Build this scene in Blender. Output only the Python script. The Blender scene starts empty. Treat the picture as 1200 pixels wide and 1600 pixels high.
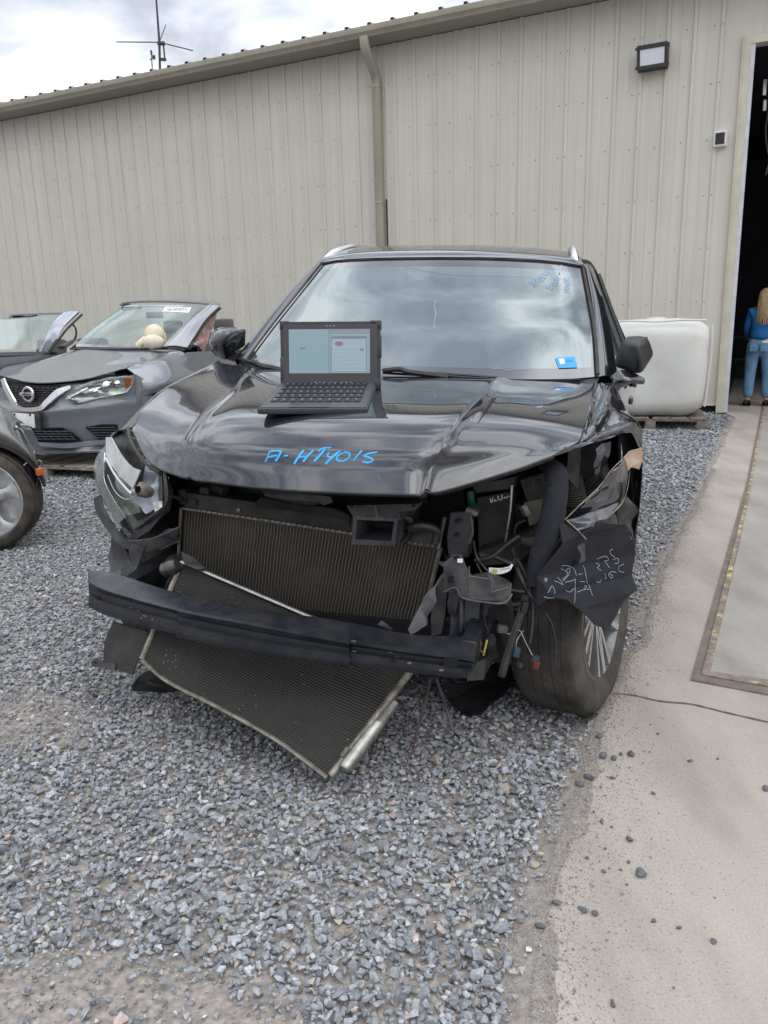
import bpy, bmesh, math, random
import numpy as np
from mathutils import Vector, Matrix, noise
from mathutils.bvhtree import BVHTree
from mathutils.geometry import tessellate_polygon
random.seed(7); rng = np.random.default_rng(11)
R_ = math.radians
scene = bpy.context.scene
COL = scene.collection

# ------------------------------------------------------------------ camera
RM = np.array([[.999632769, -.0270984787, 0.], [-.006295839, -.232246505, .972636583], [-.0263569717, -.972279401, -.232331825]])
FPX, CX, CY, H = 1190., 600., 800., 1.246
cam_d = bpy.data.cameras.new('camera'); cam = bpy.data.objects.new('camera', cam_d); COL.objects.link(cam)
cam_d.sensor_fit = 'VERTICAL'; cam_d.sensor_height = 36.; cam_d.sensor_width = 27.; cam_d.lens = 36. * FPX / 1600.
cam_d.clip_start = .05; cam_d.clip_end = 3000
m = Matrix.Identity(4)
for i in range(3):
    m[i][0] = RM[i][0]; m[i][1] = -RM[i][1]; m[i][2] = -RM[i][2]
m[0][3], m[1][3], m[2][3] = 0, 0, H
cam.matrix_world = m
scene.camera = cam

# ------------------------------------------------------------------ light
SUN_EL, SUN_AZ = R_(52), R_(150)      # azimuth measured clockwise from +Y
w = bpy.data.worlds.new('World'); scene.world = w; w.use_nodes = True
nt = w.node_tree; N = nt.nodes; L = nt.links; N.clear()
def nn(t, **k):
    n = N.new(t)
    for a, b in k.items(): setattr(n, a, b)
    return n
out = nn('ShaderNodeOutputWorld'); bg1 = nn('ShaderNodeBackground'); bg2 = nn('ShaderNodeBackground'); mix = nn('ShaderNodeMixShader')
sky = nn('ShaderNodeTexSky', sky_type='NISHITA'); sky.sun_disc = False; sky.sun_elevation = SUN_EL; sky.sun_rotation = SUN_AZ
L.new(sky.outputs[0], bg1.inputs[0]); bg1.inputs[1].default_value = .12
tc = nn('ShaderNodeTexCoord'); sep = nn('ShaderNodeSeparateXYZ'); L.new(tc.outputs['Generated'], sep.inputs[0])
mx = nn('ShaderNodeMath', operation='MAXIMUM'); L.new(sep.outputs[2], mx.inputs[0]); mx.inputs[1].default_value = 0.04
ad = nn('ShaderNodeMath', operation='ADD'); L.new(mx.outputs[0], ad.inputs[0]); ad.inputs[1].default_value = .12
dv = nn('ShaderNodeVectorMath', operation='DIVIDE'); cb = nn('ShaderNodeCombineXYZ')
for i in range(3): L.new(ad.outputs[0], cb.inputs[i])
L.new(tc.outputs['Generated'], dv.inputs[0]); L.new(cb.outputs[0], dv.inputs[1])
mp = nn('ShaderNodeMapping'); mp.inputs['Location'].default_value = (2.3, .8, 0); mp.inputs['Scale'].default_value = (1, 1, .0); L.new(dv.outputs[0], mp.inputs[0])
n1 = nn('ShaderNodeTexNoise'); n1.inputs['Scale'].default_value = 2.4; n1.inputs['Detail'].default_value = 5; n1.inputs['Roughness'].default_value = .52; n1.inputs['Distortion'].default_value = .25
L.new(mp.outputs[0], n1.inputs['Vector'])
cr = nn('ShaderNodeValToRGB'); e = cr.color_ramp.elements
e[0].position = .36; e[0].color = (.32, .36, .43, 1); e[1].position = .58; e[1].color = (1.12, 1.15, 1.22, 1)
e2 = cr.color_ramp.elements.new(.48); e2.color = (.64, .69, .78, 1)
L.new(n1.outputs[0], cr.inputs[0])
hz = nn('ShaderNodeMapRange'); hz.inputs['From Min'].default_value = .12; hz.inputs['From Max'].default_value = .6; hz.inputs['To Min'].default_value = .5; hz.inputs['To Max'].default_value = 0; L.new(sep.outputs[2], hz.inputs[0])
cm = nn('ShaderNodeMix', data_type='RGBA'); cm.inputs['B'].default_value = (.78, .81, .88, 1); L.new(hz.outputs[0], cm.inputs['Factor']); L.new(cr.outputs[0], cm.inputs['A']); L.new(cm.outputs['Result'], bg2.inputs[0])
el = nn('ShaderNodeMath', operation='MULTIPLY_ADD'); L.new(mx.outputs[0], el.inputs[0]); el.inputs[1].default_value = 1.7; el.inputs[2].default_value = .80
L.new(el.outputs[0], bg2.inputs[1])
n2 = nn('ShaderNodeTexNoise'); n2.inputs['Scale'].default_value = .8; n2.inputs['Detail'].default_value = 4; mp2 = nn('ShaderNodeMapping'); mp2.inputs['Location'].default_value = (7, 3, 1)
L.new(dv.outputs[0], mp2.inputs[0]); L.new(mp2.outputs[0], n2.inputs['Vector'])
r2 = nn('ShaderNodeMapRange'); r2.inputs['From Min'].default_value = .35; r2.inputs['From Max'].default_value = .55; r2.inputs['To Min'].default_value = .82; r2.inputs['To Max'].default_value = 1.
L.new(n2.outputs[0], r2.inputs[0]); L.new(r2.outputs[0], mix.inputs[0])
L.new(bg1.outputs[0], mix.inputs[1]); L.new(bg2.outputs[0], mix.inputs[2]); L.new(mix.outputs[0], out.inputs[0])
sd = bpy.data.lights.new('sun', 'SUN'); sd.energy = 1.0; sd.angle = R_(55); sd.color = (1, .97, .92)
sun = bpy.data.objects.new('sun', sd); COL.objects.link(sun)
sv = Vector((math.sin(SUN_AZ) * math.cos(SUN_EL), math.cos(SUN_AZ) * math.cos(SUN_EL), math.sin(SUN_EL)))
sun.rotation_euler = sv.to_track_quat('Z', 'Y').to_euler()
vs = scene.view_settings; vs.view_transform = 'Standard'; vs.look = 'None'; vs.exposure = 0.0; vs.gamma = 1; vs.use_curve_mapping = False

# ------------------------------------------------------------------ projection helpers
CAM = np.array([0, 0, H])
def ray(px, py): return RM @ np.array([(px - CX) / FPX, (py - CY) / FPX, 1.])
def G(px, py, z=0.):
    r = ray(px, py); t = (z - H) / r[2]; return CAM + t * r
class Frame:
    """car frame: origin on the ground under the front axle, x = car's left, y = rearwards, z = up"""
    def __init__(s, X, Y, deg, zb=0.):
        s.O = np.array([X, Y, zb]); s.a = R_(deg)
        s.ex = np.array([math.cos(s.a), -math.sin(s.a), 0]); s.ey = np.array([math.sin(s.a), math.cos(s.a), 0])
    def loc(s, w): w = np.array(w) - s.O; return np.array([w @ s.ex, w @ s.ey, w[2]])
    def world(s, p): return s.O + p[0] * s.ex + p[1] * s.ey + np.array([0, 0, p[2]])
    def P(s, px, py, yc):
        r = ray(px, py); c = CAM - s.O; t = (yc - c @ s.ey) / (r @ s.ey); return s.loc(CAM + t * r)
    def Xp(s, px, py, xc):
        r = ray(px, py); c = CAM - s.O; t = (xc - c @ s.ex) / (r @ s.ex); return s.loc(CAM + t * r)
    def Z(s, px, py, z):
        r = ray(px, py); t = (z + s.O[2] - H) / r[2]; return s.loc(CAM + t * r)
    def hit(s, bvh, px, py, off=0.):
        r = ray(px, py); o = s.loc(CAM); d = s.loc(CAM + r) - o; d /= np.linalg.norm(d)
        h = bvh.ray_cast(Vector(o), Vector(d))
        if h[0] is None: return None, None
        n = h[1] if h[1].dot(Vector(d)) < 0 else -h[1]
        return np.array(h[0] + n * off), np.array(n)

# ------------------------------------------------------------------ object helpers
def tag(o, label=None, cat=None, group=None, kind=None):
    if label: o['label'] = label
    if cat: o['category'] = cat
    if group: o['group'] = group
    if kind: o['kind'] = kind
    return o
def thing(name, label, cat, loc=(0, 0, 0), rotz=0., group=None):
    o = bpy.data.objects.new(name, None); COL.objects.link(o); o.location = loc; o.rotation_euler = (0, 0, rotz)
    o.empty_display_size = .1
    return tag(o, label, cat, group)
def copy_tree(o, parent=None):
    c = o.copy(); COL.objects.link(c); c.parent = parent
    for ch in list(o.children): copy_tree(ch, c)
    return c
def crom(P_, t):
    n = len(P_)
    if n == 1: return P_[0]
    t = min(max(t, 0), 1) * (n - 1); i = min(int(t), n - 2); f = t - i
    p1, p2 = P_[i], P_[i + 1]
    p0 = P_[i - 1] if i > 0 else 2 * p1 - p2
    p3 = P_[i + 2] if i + 2 < n else 2 * p2 - p1
    return .5 * ((2 * p1) + (p2 - p0) * f + (2 * p0 - 5 * p1 + 4 * p2 - p3) * f * f + (3 * p1 - p0 - 3 * p2 + p3) * f ** 3)
def lin(P_, t):
    n = len(P_); t = min(max(t, 0), 1) * (n - 1); i = min(int(t), n - 2); f = t - i
    return P_[i] * (1 - f) + P_[i + 1] * f
class Surf:
    def __init__(s, rows, smooth=True):
        s.rows = [[np.array(p, float) for p in r] for r in rows]; s.f = crom if smooth else lin
    def __call__(s, u, v): return s.f([s.f(r, u) for r in s.rows], v)
    def nrm(s, u, v, e=.004):
        a = s(min(u + e, 1), v) - s(max(u - e, 0), v); b = s(u, min(v + e, 1)) - s(u, max(v - e, 0))
        n = np.cross(a, b); return n / (np.linalg.norm(n) + 1e-12)
class MB:
    def __init__(s): s.bm = bmesh.new(); s.uv = s.bm.loops.layers.uv.new('UVMap')
    def face(s, vs, mi=0, uvs=None):
        try: f = s.bm.faces.new(vs)
        except ValueError: return None
        f.material_index = mi
        if uvs:
            for l, q in zip(f.loops, uvs): l[s.uv].uv = q
        return f
    def v(s, p): return s.bm.verts.new(Vector(p))
    def quad(s, a, b, c, d, mi=0): return s.face([s.v(a), s.v(b), s.v(c), s.v(d)], mi, [(0, 0), (1, 0), (1, 1), (0, 1)])
    def box(s, c, d, rot=None, mi=0, bev=0.):
        """centre, full size, optional 3x3 rotation"""
        hx, hy, hz = d[0] / 2, d[1] / 2, d[2] / 2; c = Vector(c); rot = rot or Matrix.Identity(3)
        tb = bmesh.new(); bmesh.ops.create_cube(tb, size=1.)
        for v in tb.verts: v.co = Vector((v.co.x * d[0], v.co.y * d[1], v.co.z * d[2]))
        if bev > 0: bmesh.ops.bevel(tb, geom=list(tb.edges) + list(tb.verts), offset=bev, segments=2, affect='EDGES', profile=.6)
        for v in tb.verts: v.co = rot @ v.co + c
        s.merge(tb, mi); tb.free()
    def merge(s, tb, mi=0):
        mp_ = {v: s.bm.verts.new(v.co) for v in tb.verts}
        for f in tb.faces:
            g = s.face([mp_[v] for v in f.verts], mi)
    def hexa(s, bot, top, mi=0):
        b = [s.v(p) for p in bot]; t = [s.v(p) for p in top]; n = len(b)
        s.face(b[::-1], mi); s.face(t, mi)
        for i in range(n): s.face([b[i], b[(i + 1) % n], t[(i + 1) % n], t[i]], mi)
    def grid(s, S, nu, nv, u0=0, u1=1, v0=0, v1=1, off=0., mi=0, closed_u=False, us=1., vs=1.):
        g = []
        for j in range(nv + 1):
            r = []
            for i in range(nu + (0 if closed_u else 1)):
                u = u0 + (u1 - u0) * i / nu; v = v0 + (v1 - v0) * j / nv
                p = S(u, v)
                if off: p = p + S.nrm(u, v) * off
                r.append(s.v(p))
            g.append(r)
        for j in range(nv):
            for i in range(nu):
                k = (i + 1) % nu if closed_u else i + 1
                q = [(i / nu * us, j / nv * vs), ((i + 1) / nu * us, j / nv * vs), ((i + 1) / nu * us, (j + 1) / nv * vs), (i / nu * us, (j + 1) / nv * vs)]
                s.face([g[j][i], g[j][k], g[j + 1][k], g[j + 1][i]], mi, q)
        return g
    def tube(s, pts, r, seg=8, mi=0, caps=True, flat=1., refine=0):
        P_ = [Vector(p) for p in pts]
        if refine:
            A = [np.array(p) for p in P_]; n = (len(A) - 1) * refine; P_ = [Vector(crom(A, i / n)) for i in range(n + 1)]
        n = len(P_); rr = r if isinstance(r, (list, tuple)) else [r] * n
        if len(rr) != n: rr = [float(np.interp(i / (n - 1), np.linspace(0, 1, len(rr)), rr)) for i in range(n)]
        t0 = (P_[1] - P_[0]).normalized(); up = Vector((0, 0, 1)) if abs(t0.z) < .9 else Vector((1, 0, 0))
        x = t0.cross(up).normalized(); rings = []
        for i in range(n):
            t = (P_[min(i + 1, n - 1)] - P_[max(i - 1, 0)]).normalized()
            x = (x - t * x.dot(t)).normalized(); y = t.cross(x)
            rings.append([s.v(P_[i] + (x * math.cos(2 * math.pi * k / seg) + y * math.sin(2 * math.pi * k / seg) * flat) * rr[i]) for k in range(seg)])
        for i in range(n - 1):
            for k in range(seg): s.face([rings[i][k], rings[i][(k + 1) % seg], rings[i + 1][(k + 1) % seg], rings[i + 1][k]], mi)
        if caps: s.face(rings[0][::-1], mi); s.face(rings[-1], mi)
    def lathe(s, prof, c, axis='x', seg=40, rot=None, mi=0, close=False):
        """prof: (radius, along axis)"""
        c = Vector(c); rot = rot or Matrix.Identity(3); rings = []
        for (r, a) in prof:
            ring = []
            for k in range(seg):
                t = 2 * math.pi * k / seg; q = (a, r * math.cos(t), r * math.sin(t)) if axis == 'x' else (r * math.cos(t), r * math.sin(t), a)
                ring.append(s.v(rot @ Vector(q) + c))
            rings.append(ring)
        for i in range(len(rings) - 1):
            for k in range(seg): s.face([rings[i][k], rings[i][(k + 1) % seg], rings[i + 1][(k + 1) % seg], rings[i + 1][k]], mi)
        if close: s.face(rings[0][::-1], mi); s.face(rings[-1], mi)
    def sheet(s, pts, cuts=3, crumple=.0, thick=.003, fs=9., mi=0, seed=0):
        tb = bmesh.new(); V_ = [Vector(p) for p in pts]
        vs_ = [tb.verts.new(p) for p in V_]
        for t in tessellate_polygon([V_]):
            try: tb.faces.new([vs_[i] for i in t])
            except ValueError: pass
        n = Vector((0, 0, 0))
        for f in tb.faces: f.normal_update(); n += f.normal * f.calc_area()
        if n.length < 1e-9: n = Vector((0, -1, 0))
        n.normalize()
        if cuts: bmesh.ops.subdivide_edges(tb, edges=tb.edges[:], cuts=cuts, use_grid_fill=True)
        if crumple:
            for v in tb.verts:
                q = v.co * fs + Vector((seed * 3.7, seed * 1.3, seed)); v.co += n * noise.noise(q) * crumple + noise.noise_vector(q * 1.7) * crumple * .35
        bmesh.ops.recalc_face_normals(tb, faces=tb.faces[:])
        if thick: bmesh.ops.solidify(tb, geom=tb.faces[:] , thickness=thick)
        s.merge(tb, mi); tb.free()
    def solid(s, t):
        bmesh.ops.recalc_face_normals(s.bm, faces=s.bm.faces[:]); bmesh.ops.solidify(s.bm, geom=s.bm.faces[:], thickness=t)
    def build(s, name, mat, parent=None, smooth=40, recalc=True, bevel=0.):
        if recalc: bmesh.ops.recalc_face_normals(s.bm, faces=s.bm.faces[:])
        if smooth:
            a = R_(smooth)
            for f in s.bm.faces: f.smooth = True
            for e_ in s.bm.edges:
                if len(e_.link_faces) == 2 and e_.calc_face_angle(0) > a: e_.smooth = False
        me = bpy.data.meshes.new(name); s.bm.to_mesh(me); s.bm.free()
        for mm in (mat if isinstance(mat, (list, tuple)) else [mat]): me.materials.append(mm)
        o = bpy.data.objects.new(name, me); COL.objects.link(o); o.parent = parent
        if bevel:
            b = o.modifiers.new('bevel', 'BEVEL'); b.width = bevel; b.segments = 2; b.limit_method = 'ANGLE'; b.angle_limit = R_(40)
        return o
def bvh_of(mb): 
    mb.bm.normal_update(); return BVHTree.FromBMesh(mb.bm)

# ------------------------------------------------------------------ materials
MAT = {}
def mat(name, base, rough=.5, metal=0., coat=0., col2=None, scale=8., amount=.5, bump=0., bscale=60., spec=.5, detail=5, rvar=.1, coord='Object', ramp=(.4, .65), coat_rough=.03, dust=None, dustamt=.0, trans=0., ior=1.5, emit=None, sss=0.):
    m_ = bpy.data.materials.new(name); m_.use_nodes = True; nt_ = m_.node_tree; n_ = nt_.nodes; l_ = nt_.links
    b = n_['Principled BSDF']; b.inputs['Base Color'].default_value = (*base, 1); b.inputs['Roughness'].default_value = rough
    b.inputs['Metallic'].default_value = metal; b.inputs['Coat Weight'].default_value = coat; b.inputs['Coat Roughness'].default_value = coat_rough
    b.inputs['Specular IOR Level'].default_value = spec; b.inputs['IOR'].default_value = ior; b.inputs['Transmission Weight'].default_value = trans
    t = n_.new('ShaderNodeTexCoord'); src = None
    def tex(sc, de=detail, off=0):
        q = n_.new('ShaderNodeTexNoise'); q.inputs['Scale'].default_value = sc; q.inputs['Detail'].default_value = de; q.inputs['Roughness'].default_value = .6
        l_.new(t.outputs[coord], q.inputs['Vector']); return q
    colsock = None
    if col2:
        q = tex(scale); rp = n_.new('ShaderNodeMapRange'); rp.inputs['From Min'].default_value = ramp[0]; rp.inputs['From Max'].default_value = ramp[1]
        rp.inputs['To Max'].default_value = amount * 2 if amount < .5 else 1; l_.new(q.outputs[0], rp.inputs[0])
        mxx = n_.new('ShaderNodeMix'); mxx.data_type = 'RGBA'; mxx.inputs['A'].default_value = (*base, 1); mxx.inputs['B'].default_value = (*col2, 1)
        l_.new(rp.outputs[0], mxx.inputs['Factor']); colsock = mxx.outputs['Result']
        l_.new(colsock, b.inputs['Base Color'])
    if dust:   # dust settles on upward faces and in patches
        q = tex(scale * .7 + 1); rp = n_.new('ShaderNodeMapRange'); rp.inputs['From Min'].default_value = .38; rp.inputs['From Max'].default_value = .72; rp.inputs['To Max'].default_value = dustamt
        l_.new(q.outputs[0], rp.inputs[0]); mxx = n_.new('ShaderNodeMix'); mxx.data_type = 'RGBA'; mxx.inputs['B'].default_value = (*dust, 1)
        if colsock: l_.new(colsock, mxx.inputs['A'])
        else: mxx.inputs['A'].default_value = (*base, 1)
        l_.new(rp.outputs[0], mxx.inputs['Factor']); l_.new(mxx.outputs['Result'], b.inputs['Base Color'])
    if rvar:
        q = tex(scale * 1.7 + 2, 4); rp = n_.new('ShaderNodeMapRange'); rp.inputs['From Min'].default_value = .3; rp.inputs['From Max'].default_value = .7
        rp.inputs['To Min'].default_value = max(rough - rvar, .02); rp.inputs['To Max'].default_value = min(rough + rvar, 1); l_.new(q.outputs[0], rp.inputs[0]); l_.new(rp.outputs[0], b.inputs['Roughness'])
    if bump:
        q = tex(bscale, 4); bp = n_.new('ShaderNodeBump'); bp.inputs['Strength'].default_value = bump; bp.inputs['Distance'].default_value = .01
        l_.new(q.outputs[0], bp.inputs['Height']); l_.new(bp.outputs[0], b.inputs['Normal'])
    if coat: b.inputs['Coat IOR'].default_value = 1.85
    if emit: b.inputs['Emission Color'].default_value = (*emit[0], 1); b.inputs['Emission Strength'].default_value = emit[1]
    if sss: b.inputs['Subsurface Weight'].default_value = sss; b.inputs['Subsurface Radius'].default_value = (.05, .05, .04)
    MAT[name] = m_; return m_
mat('paint_black', (.006, .007, .012), .4, 0., 1., col2=(.009, .010, .016), scale=3, coat_rough=.015, rvar=.08, spec=.1, dust=(.08, .08, .09), dustamt=.09)
mat('paint_grey', (.19, .198, .218), .36, .3, 1., coat_rough=.05, rvar=.05, scale=4)
mat('paint_silver', (.23, .25, .30), .4, .5, 1., rvar=.05, coat_rough=.06)
mat('paint_olive', (.024, .026, .023), .35, .1, .9, rvar=.08, coat_rough=.07, dust=(.12, .11, .09), dustamt=.3)
mat('plastic_black', (.007, .0075, .009), .42, col2=(.015, .015, .017), scale=14, bump=.12, bscale=150, dust=(.08, .075, .065), dustamt=.22)
mat('plastic_matte', (.010, .0105, .012), .65, col2=(.022, .022, .022), scale=10, bump=.2, bscale=110, dust=(.11, .10, .09), dustamt=.35)
mat('plastic_grey', (.034, .036, .042), .5, col2=(.058, .059, .064), scale=22, bump=.25, dust=(.16, .15, .135), dustamt=.5)
mat('plastic_charcoal', (.014, .016, .021), .5, col2=(.026, .029, .035), scale=22, bump=.25, dust=(.13, .12, .105), dustamt=.5)
mat('navy_steel', (.006, .009, .016), .45, .1, .12, col2=(.012, .015, .023), scale=13, bump=.2, bscale=45, dust=(.075, .067, .055), dustamt=.32, rvar=.12, coat_rough=.25)
mat('liner_felt', (.007, .008, .013), .8, col2=(.012, .013, .019), scale=18, bump=.4, bscale=220, rvar=.05)
mat('rubber', (.020, .019, .017), .8, col2=(.055, .048, .040), scale=9, bump=.5, bscale=45, rvar=.08, dust=(.11, .095, .075), dustamt=.55)
mat('rubber_dusty', (.03, .027, .023), .85, col2=(.085, .068, .05), scale=10, bump=.3, bscale=80, rvar=.05)
mat('alu', (.42, .41, .38), .42, .85, 0, col2=(.25, .24, .22), scale=22, bump=.1, bscale=70, rvar=.1)
mat('alu_dirty', (.30, .27, .22), .5, .6, 0, col2=(.14, .125, .10), scale=30, bump=.15, bscale=90)
mat('chrome', (.75, .75, .76), .12, 1., 0, rvar=.04)
mat('satin_silver', (.62, .62, .62), .28, .9, 0, rvar=.05)
mat('reflector', (.68, .68, .65), .3, .5, 0, col2=(.5, .5, .47), scale=14)
mat('wheel_silver', (.55, .56, .57), .4, .6, .3, col2=(.30, .29, .27), scale=10)
mat('wheel_dark', (.09, .09, .085), .35, .7, .3)
mat('horn_metal', (.12, .11, .10), .35, .6, 0, col2=(.05, .045, .04), scale=25)
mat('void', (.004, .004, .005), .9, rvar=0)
mat('engine_dark', (.006, .006, .007), .6, col2=(.016, .0155, .015), scale=12, bump=.3, bscale=50)
mat('wall_metal', (.565, .535, .46), .5, .0, .0, col2=(.535, .505, .43), scale=1.2, rvar=.06, spec=.35)
mat('trim_tan', (.36, .33, .255), .42, col2=(.32, .29, .225), scale=2., rvar=.05)
mat('trim_cream', (.56, .53, .42), .5, col2=(.46, .43, .34), scale=3)
mat('trim_white', (.47, .48, .53), .45, col2=(.6, .6, .62), scale=5)
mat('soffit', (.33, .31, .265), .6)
mat('roof_metal', (.30, .29, .25), .5)
mat('dark_gap', (.02, .02, .018), .9, rvar=0)
mat('tank_white', (.62, .62, .585), .55, col2=(.56, .55, .50), scale=2.4, sss=.3, bump=.04, bscale=20)
mat('wood_grey', (.20, .17, .14), .85, col2=(.12, .10, .08), scale=16, bump=.4, bscale=60)
mat('wood_pale', (.34, .29, .23), .8, col2=(.22, .18, .14), scale=16, bump=.3, bscale=60)
mat('denim', (.095, .20, .34), .85, col2=(.15, .28, .44), scale=9, bump=.3, bscale=60)
mat('shirt_blue', (.006, .115, .33), .8, col2=(.01, .15, .40), scale=8, bump=.3, bscale=25)
mat('skin', (.55, .32, .24), .5, sss=.2)
mat('hair_blond', (.34, .22, .10), .5, col2=(.50, .38, .22), scale=30, bump=.5, bscale=80)
mat('shoe', (.02, .02, .025), .6)
mat('phone_white', (.7, .7, .72), .4)
mat('plush', (.72, .60, .43), .95, col2=(.80, .72, .58), scale=14, bump=.8, bscale=120, sss=.15)
mat('plate_white', (.72, .73, .68), .5, col2=(.6, .6, .56), scale=30)
mat('label_white', (.78, .78, .76), .6)
mat('ink', (.02, .02, .022), .6)
mat('marker_blue', (.03, .34, .75), .45, col2=(.05, .45, .85), scale=60, rvar=0)
mat('marker_pale', (.22, .45, .72), .6, rvar=0)
mat('chalk', (.36, .39, .44), .9, rvar=0)
mat('chalk_faint', (.17, .22, .30), .6, rvar=0)
mat('white_paint', (.75, .75, .73), .6, rvar=0)
mat('orange', (.50, .12, .025), .3, coat=.5)
mat('bare_orange', (.42, .20, .10), .6, col2=(.36, .30, .24), scale=14)
mat('torn_edge', (.34, .29, .22), .6, col2=(.04, .04, .04), scale=18)
mat('pink_torn', (.42, .22, .20), .8, col2=(.55, .42, .38), scale=14, bump=.4)
mat('red_plastic', (.16, .012, .012), .5, col2=(.05, .02, .02), scale=40)
mat('blue_plastic', (.015, .06, .12), .5, col2=(.03, .05, .07), scale=40)
mat('green_plastic', (.008, .075, .05), .45)
mat('sticker_blue', (.02, .30, .72), .4)
mat('lamp_black', (.03, .03, .032), .5, col2=(.045, .045, .048), scale=10)
mat('lamp_lens', (.75, .77, .85), .25, coat=.5)
mat('laptop_body', (.028, .03, .034), .55, col2=(.036, .038, .042), scale=20, bump=.08, bscale=300)
mat('laptop_bezel', (.05, .046, .05), .35)
mat('laptop_key', (.012, .012, .014), .5)
mat('laptop_deck', (.06, .062, .068), .5)
mat('led', (.28, .30, .33), .3)
mat('interior_dark', (.02, .02, .022), .8)
mat('seat_tan', (.12, .115, .11), .8)
mat('rock_dark', (.10, .105, .11), .85, col2=(.17, .175, .18), scale=30, bump=.5, bscale=90)
mat('rock_pale', (.36, .31, .25), .85, col2=(.28, .24, .20), scale=30, bump=.5, bscale=90)
mat('rust_steel', (.20, .16, .125), .8, col2=(.12, .10, .085), scale=14, bump=.4, bscale=70)
mat('leaf_litter', (.13, .10, .065), .95, col2=(.25, .20, .14), scale=30, bump=.8, bscale=70)
mat('yellow_plastic', (.5, .4, .08), .5)

def streaks(name, amt=.10, s1=(9, 9, .35), s2=(55, 55, .6)):
    nt_ = MAT[name].node_tree; n_ = nt_.nodes; l_ = nt_.links; b = n_['Principled BSDF']; src = b.inputs['Base Color'].links[0].from_socket
    t = n_.new('ShaderNodeTexCoord'); last = src
    for sc in (s1, s2):
        mp_ = n_.new('ShaderNodeMapping'); mp_.inputs['Scale'].default_value = sc; l_.new(t.outputs['Object'], mp_.inputs[0]); q = n_.new('ShaderNodeTexNoise'); q.inputs['Scale'].default_value = 1; q.inputs['Detail'].default_value = 5; l_.new(mp_.outputs[0], q.inputs['Vector'])
        r = n_.new('ShaderNodeMapRange'); r.inputs['From Min'].default_value = .3; r.inputs['From Max'].default_value = .7; r.inputs['To Min'].default_value = 1 - amt; r.inputs['To Max'].default_value = 1 + amt * .6; l_.new(q.outputs[0], r.inputs[0])
        m_ = n_.new('ShaderNodeVectorMath'); m_.operation = 'SCALE'; l_.new(last, m_.inputs[0]); l_.new(r.outputs[0], m_.inputs['Scale']); last = m_.outputs[0]
    l_.new(last, b.inputs['Base Color'])
streaks('wall_metal', .055); streaks('trim_tan', .08)
def glass(name, tint, ior=1.5, rough=.01, dust=(.03, .09)):
    m_ = bpy.data.materials.new(name); m_.use_nodes = True; nt_ = m_.node_tree; n_ = nt_.nodes; l_ = nt_.links; n_.clear()
    o = n_.new('ShaderNodeOutputMaterial'); t = n_.new('ShaderNodeBsdfTransparent'); t.inputs[0].default_value = (*tint, 1)
    g = n_.new('ShaderNodeBsdfGlossy'); g.inputs['Roughness'].default_value = rough; g.inputs[0].default_value = (.90, 1.0, .99, 1)
    f = n_.new('ShaderNodeFresnel'); ge = n_.new('ShaderNodeNewGeometry'); io_ = n_.new('ShaderNodeMapRange'); io_.inputs['To Min'].default_value = ior; io_.inputs['To Max'].default_value = 1 / ior; l_.new(ge.outputs['Backfacing'], io_.inputs[0]); l_.new(io_.outputs[0], f.inputs[0]); mxx = n_.new('ShaderNodeMixShader')
    tc_ = n_.new('ShaderNodeTexCoord'); q = n_.new('ShaderNodeTexNoise'); q.inputs['Scale'].default_value = 3; q.inputs['Detail'].default_value = 5; l_.new(tc_.outputs['Object'], q.inputs['Vector'])
    d = n_.new('ShaderNodeBsdfDiffuse'); d.inputs[0].default_value = (.5, .52, .5, 1); mr = n_.new('ShaderNodeMapRange'); mr.inputs['From Min'].default_value = .4; mr.inputs['From Max'].default_value = .8
    mr.inputs['To Min'].default_value = dust[0]; mr.inputs['To Max'].default_value = dust[1]; l_.new(q.outputs[0], mr.inputs[0])
    m2 = n_.new('ShaderNodeMixShader'); l_.new(f.outputs[0], mxx.inputs[0]); l_.new(t.outputs[0], mxx.inputs[1]); l_.new(g.outputs[0], mxx.inputs[2])
    l_.new(mr.outputs[0], m2.inputs[0]); l_.new(mxx.outputs[0], m2.inputs[1]); l_.new(d.outputs[0], m2.inputs[2]); l_.new(m2.outputs[0], o.inputs[0])
    MAT[name] = m_
glass('windshield', (.50, .58, .56), 3.2, .01, (.07, .13))  # hazy dust film, raised to brighten the pane in place of sky reflection
glass('side_glass', (.12, .14, .14), 1.9)
glass('windshield_clear', (.70, .80, .77), 1.6)
glass('lamp_glass', (.86, .89, .87), 1.45, .01, (0., .05))
glass('screen_glass', (.9, .9, .9), 1.5, .12)

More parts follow.
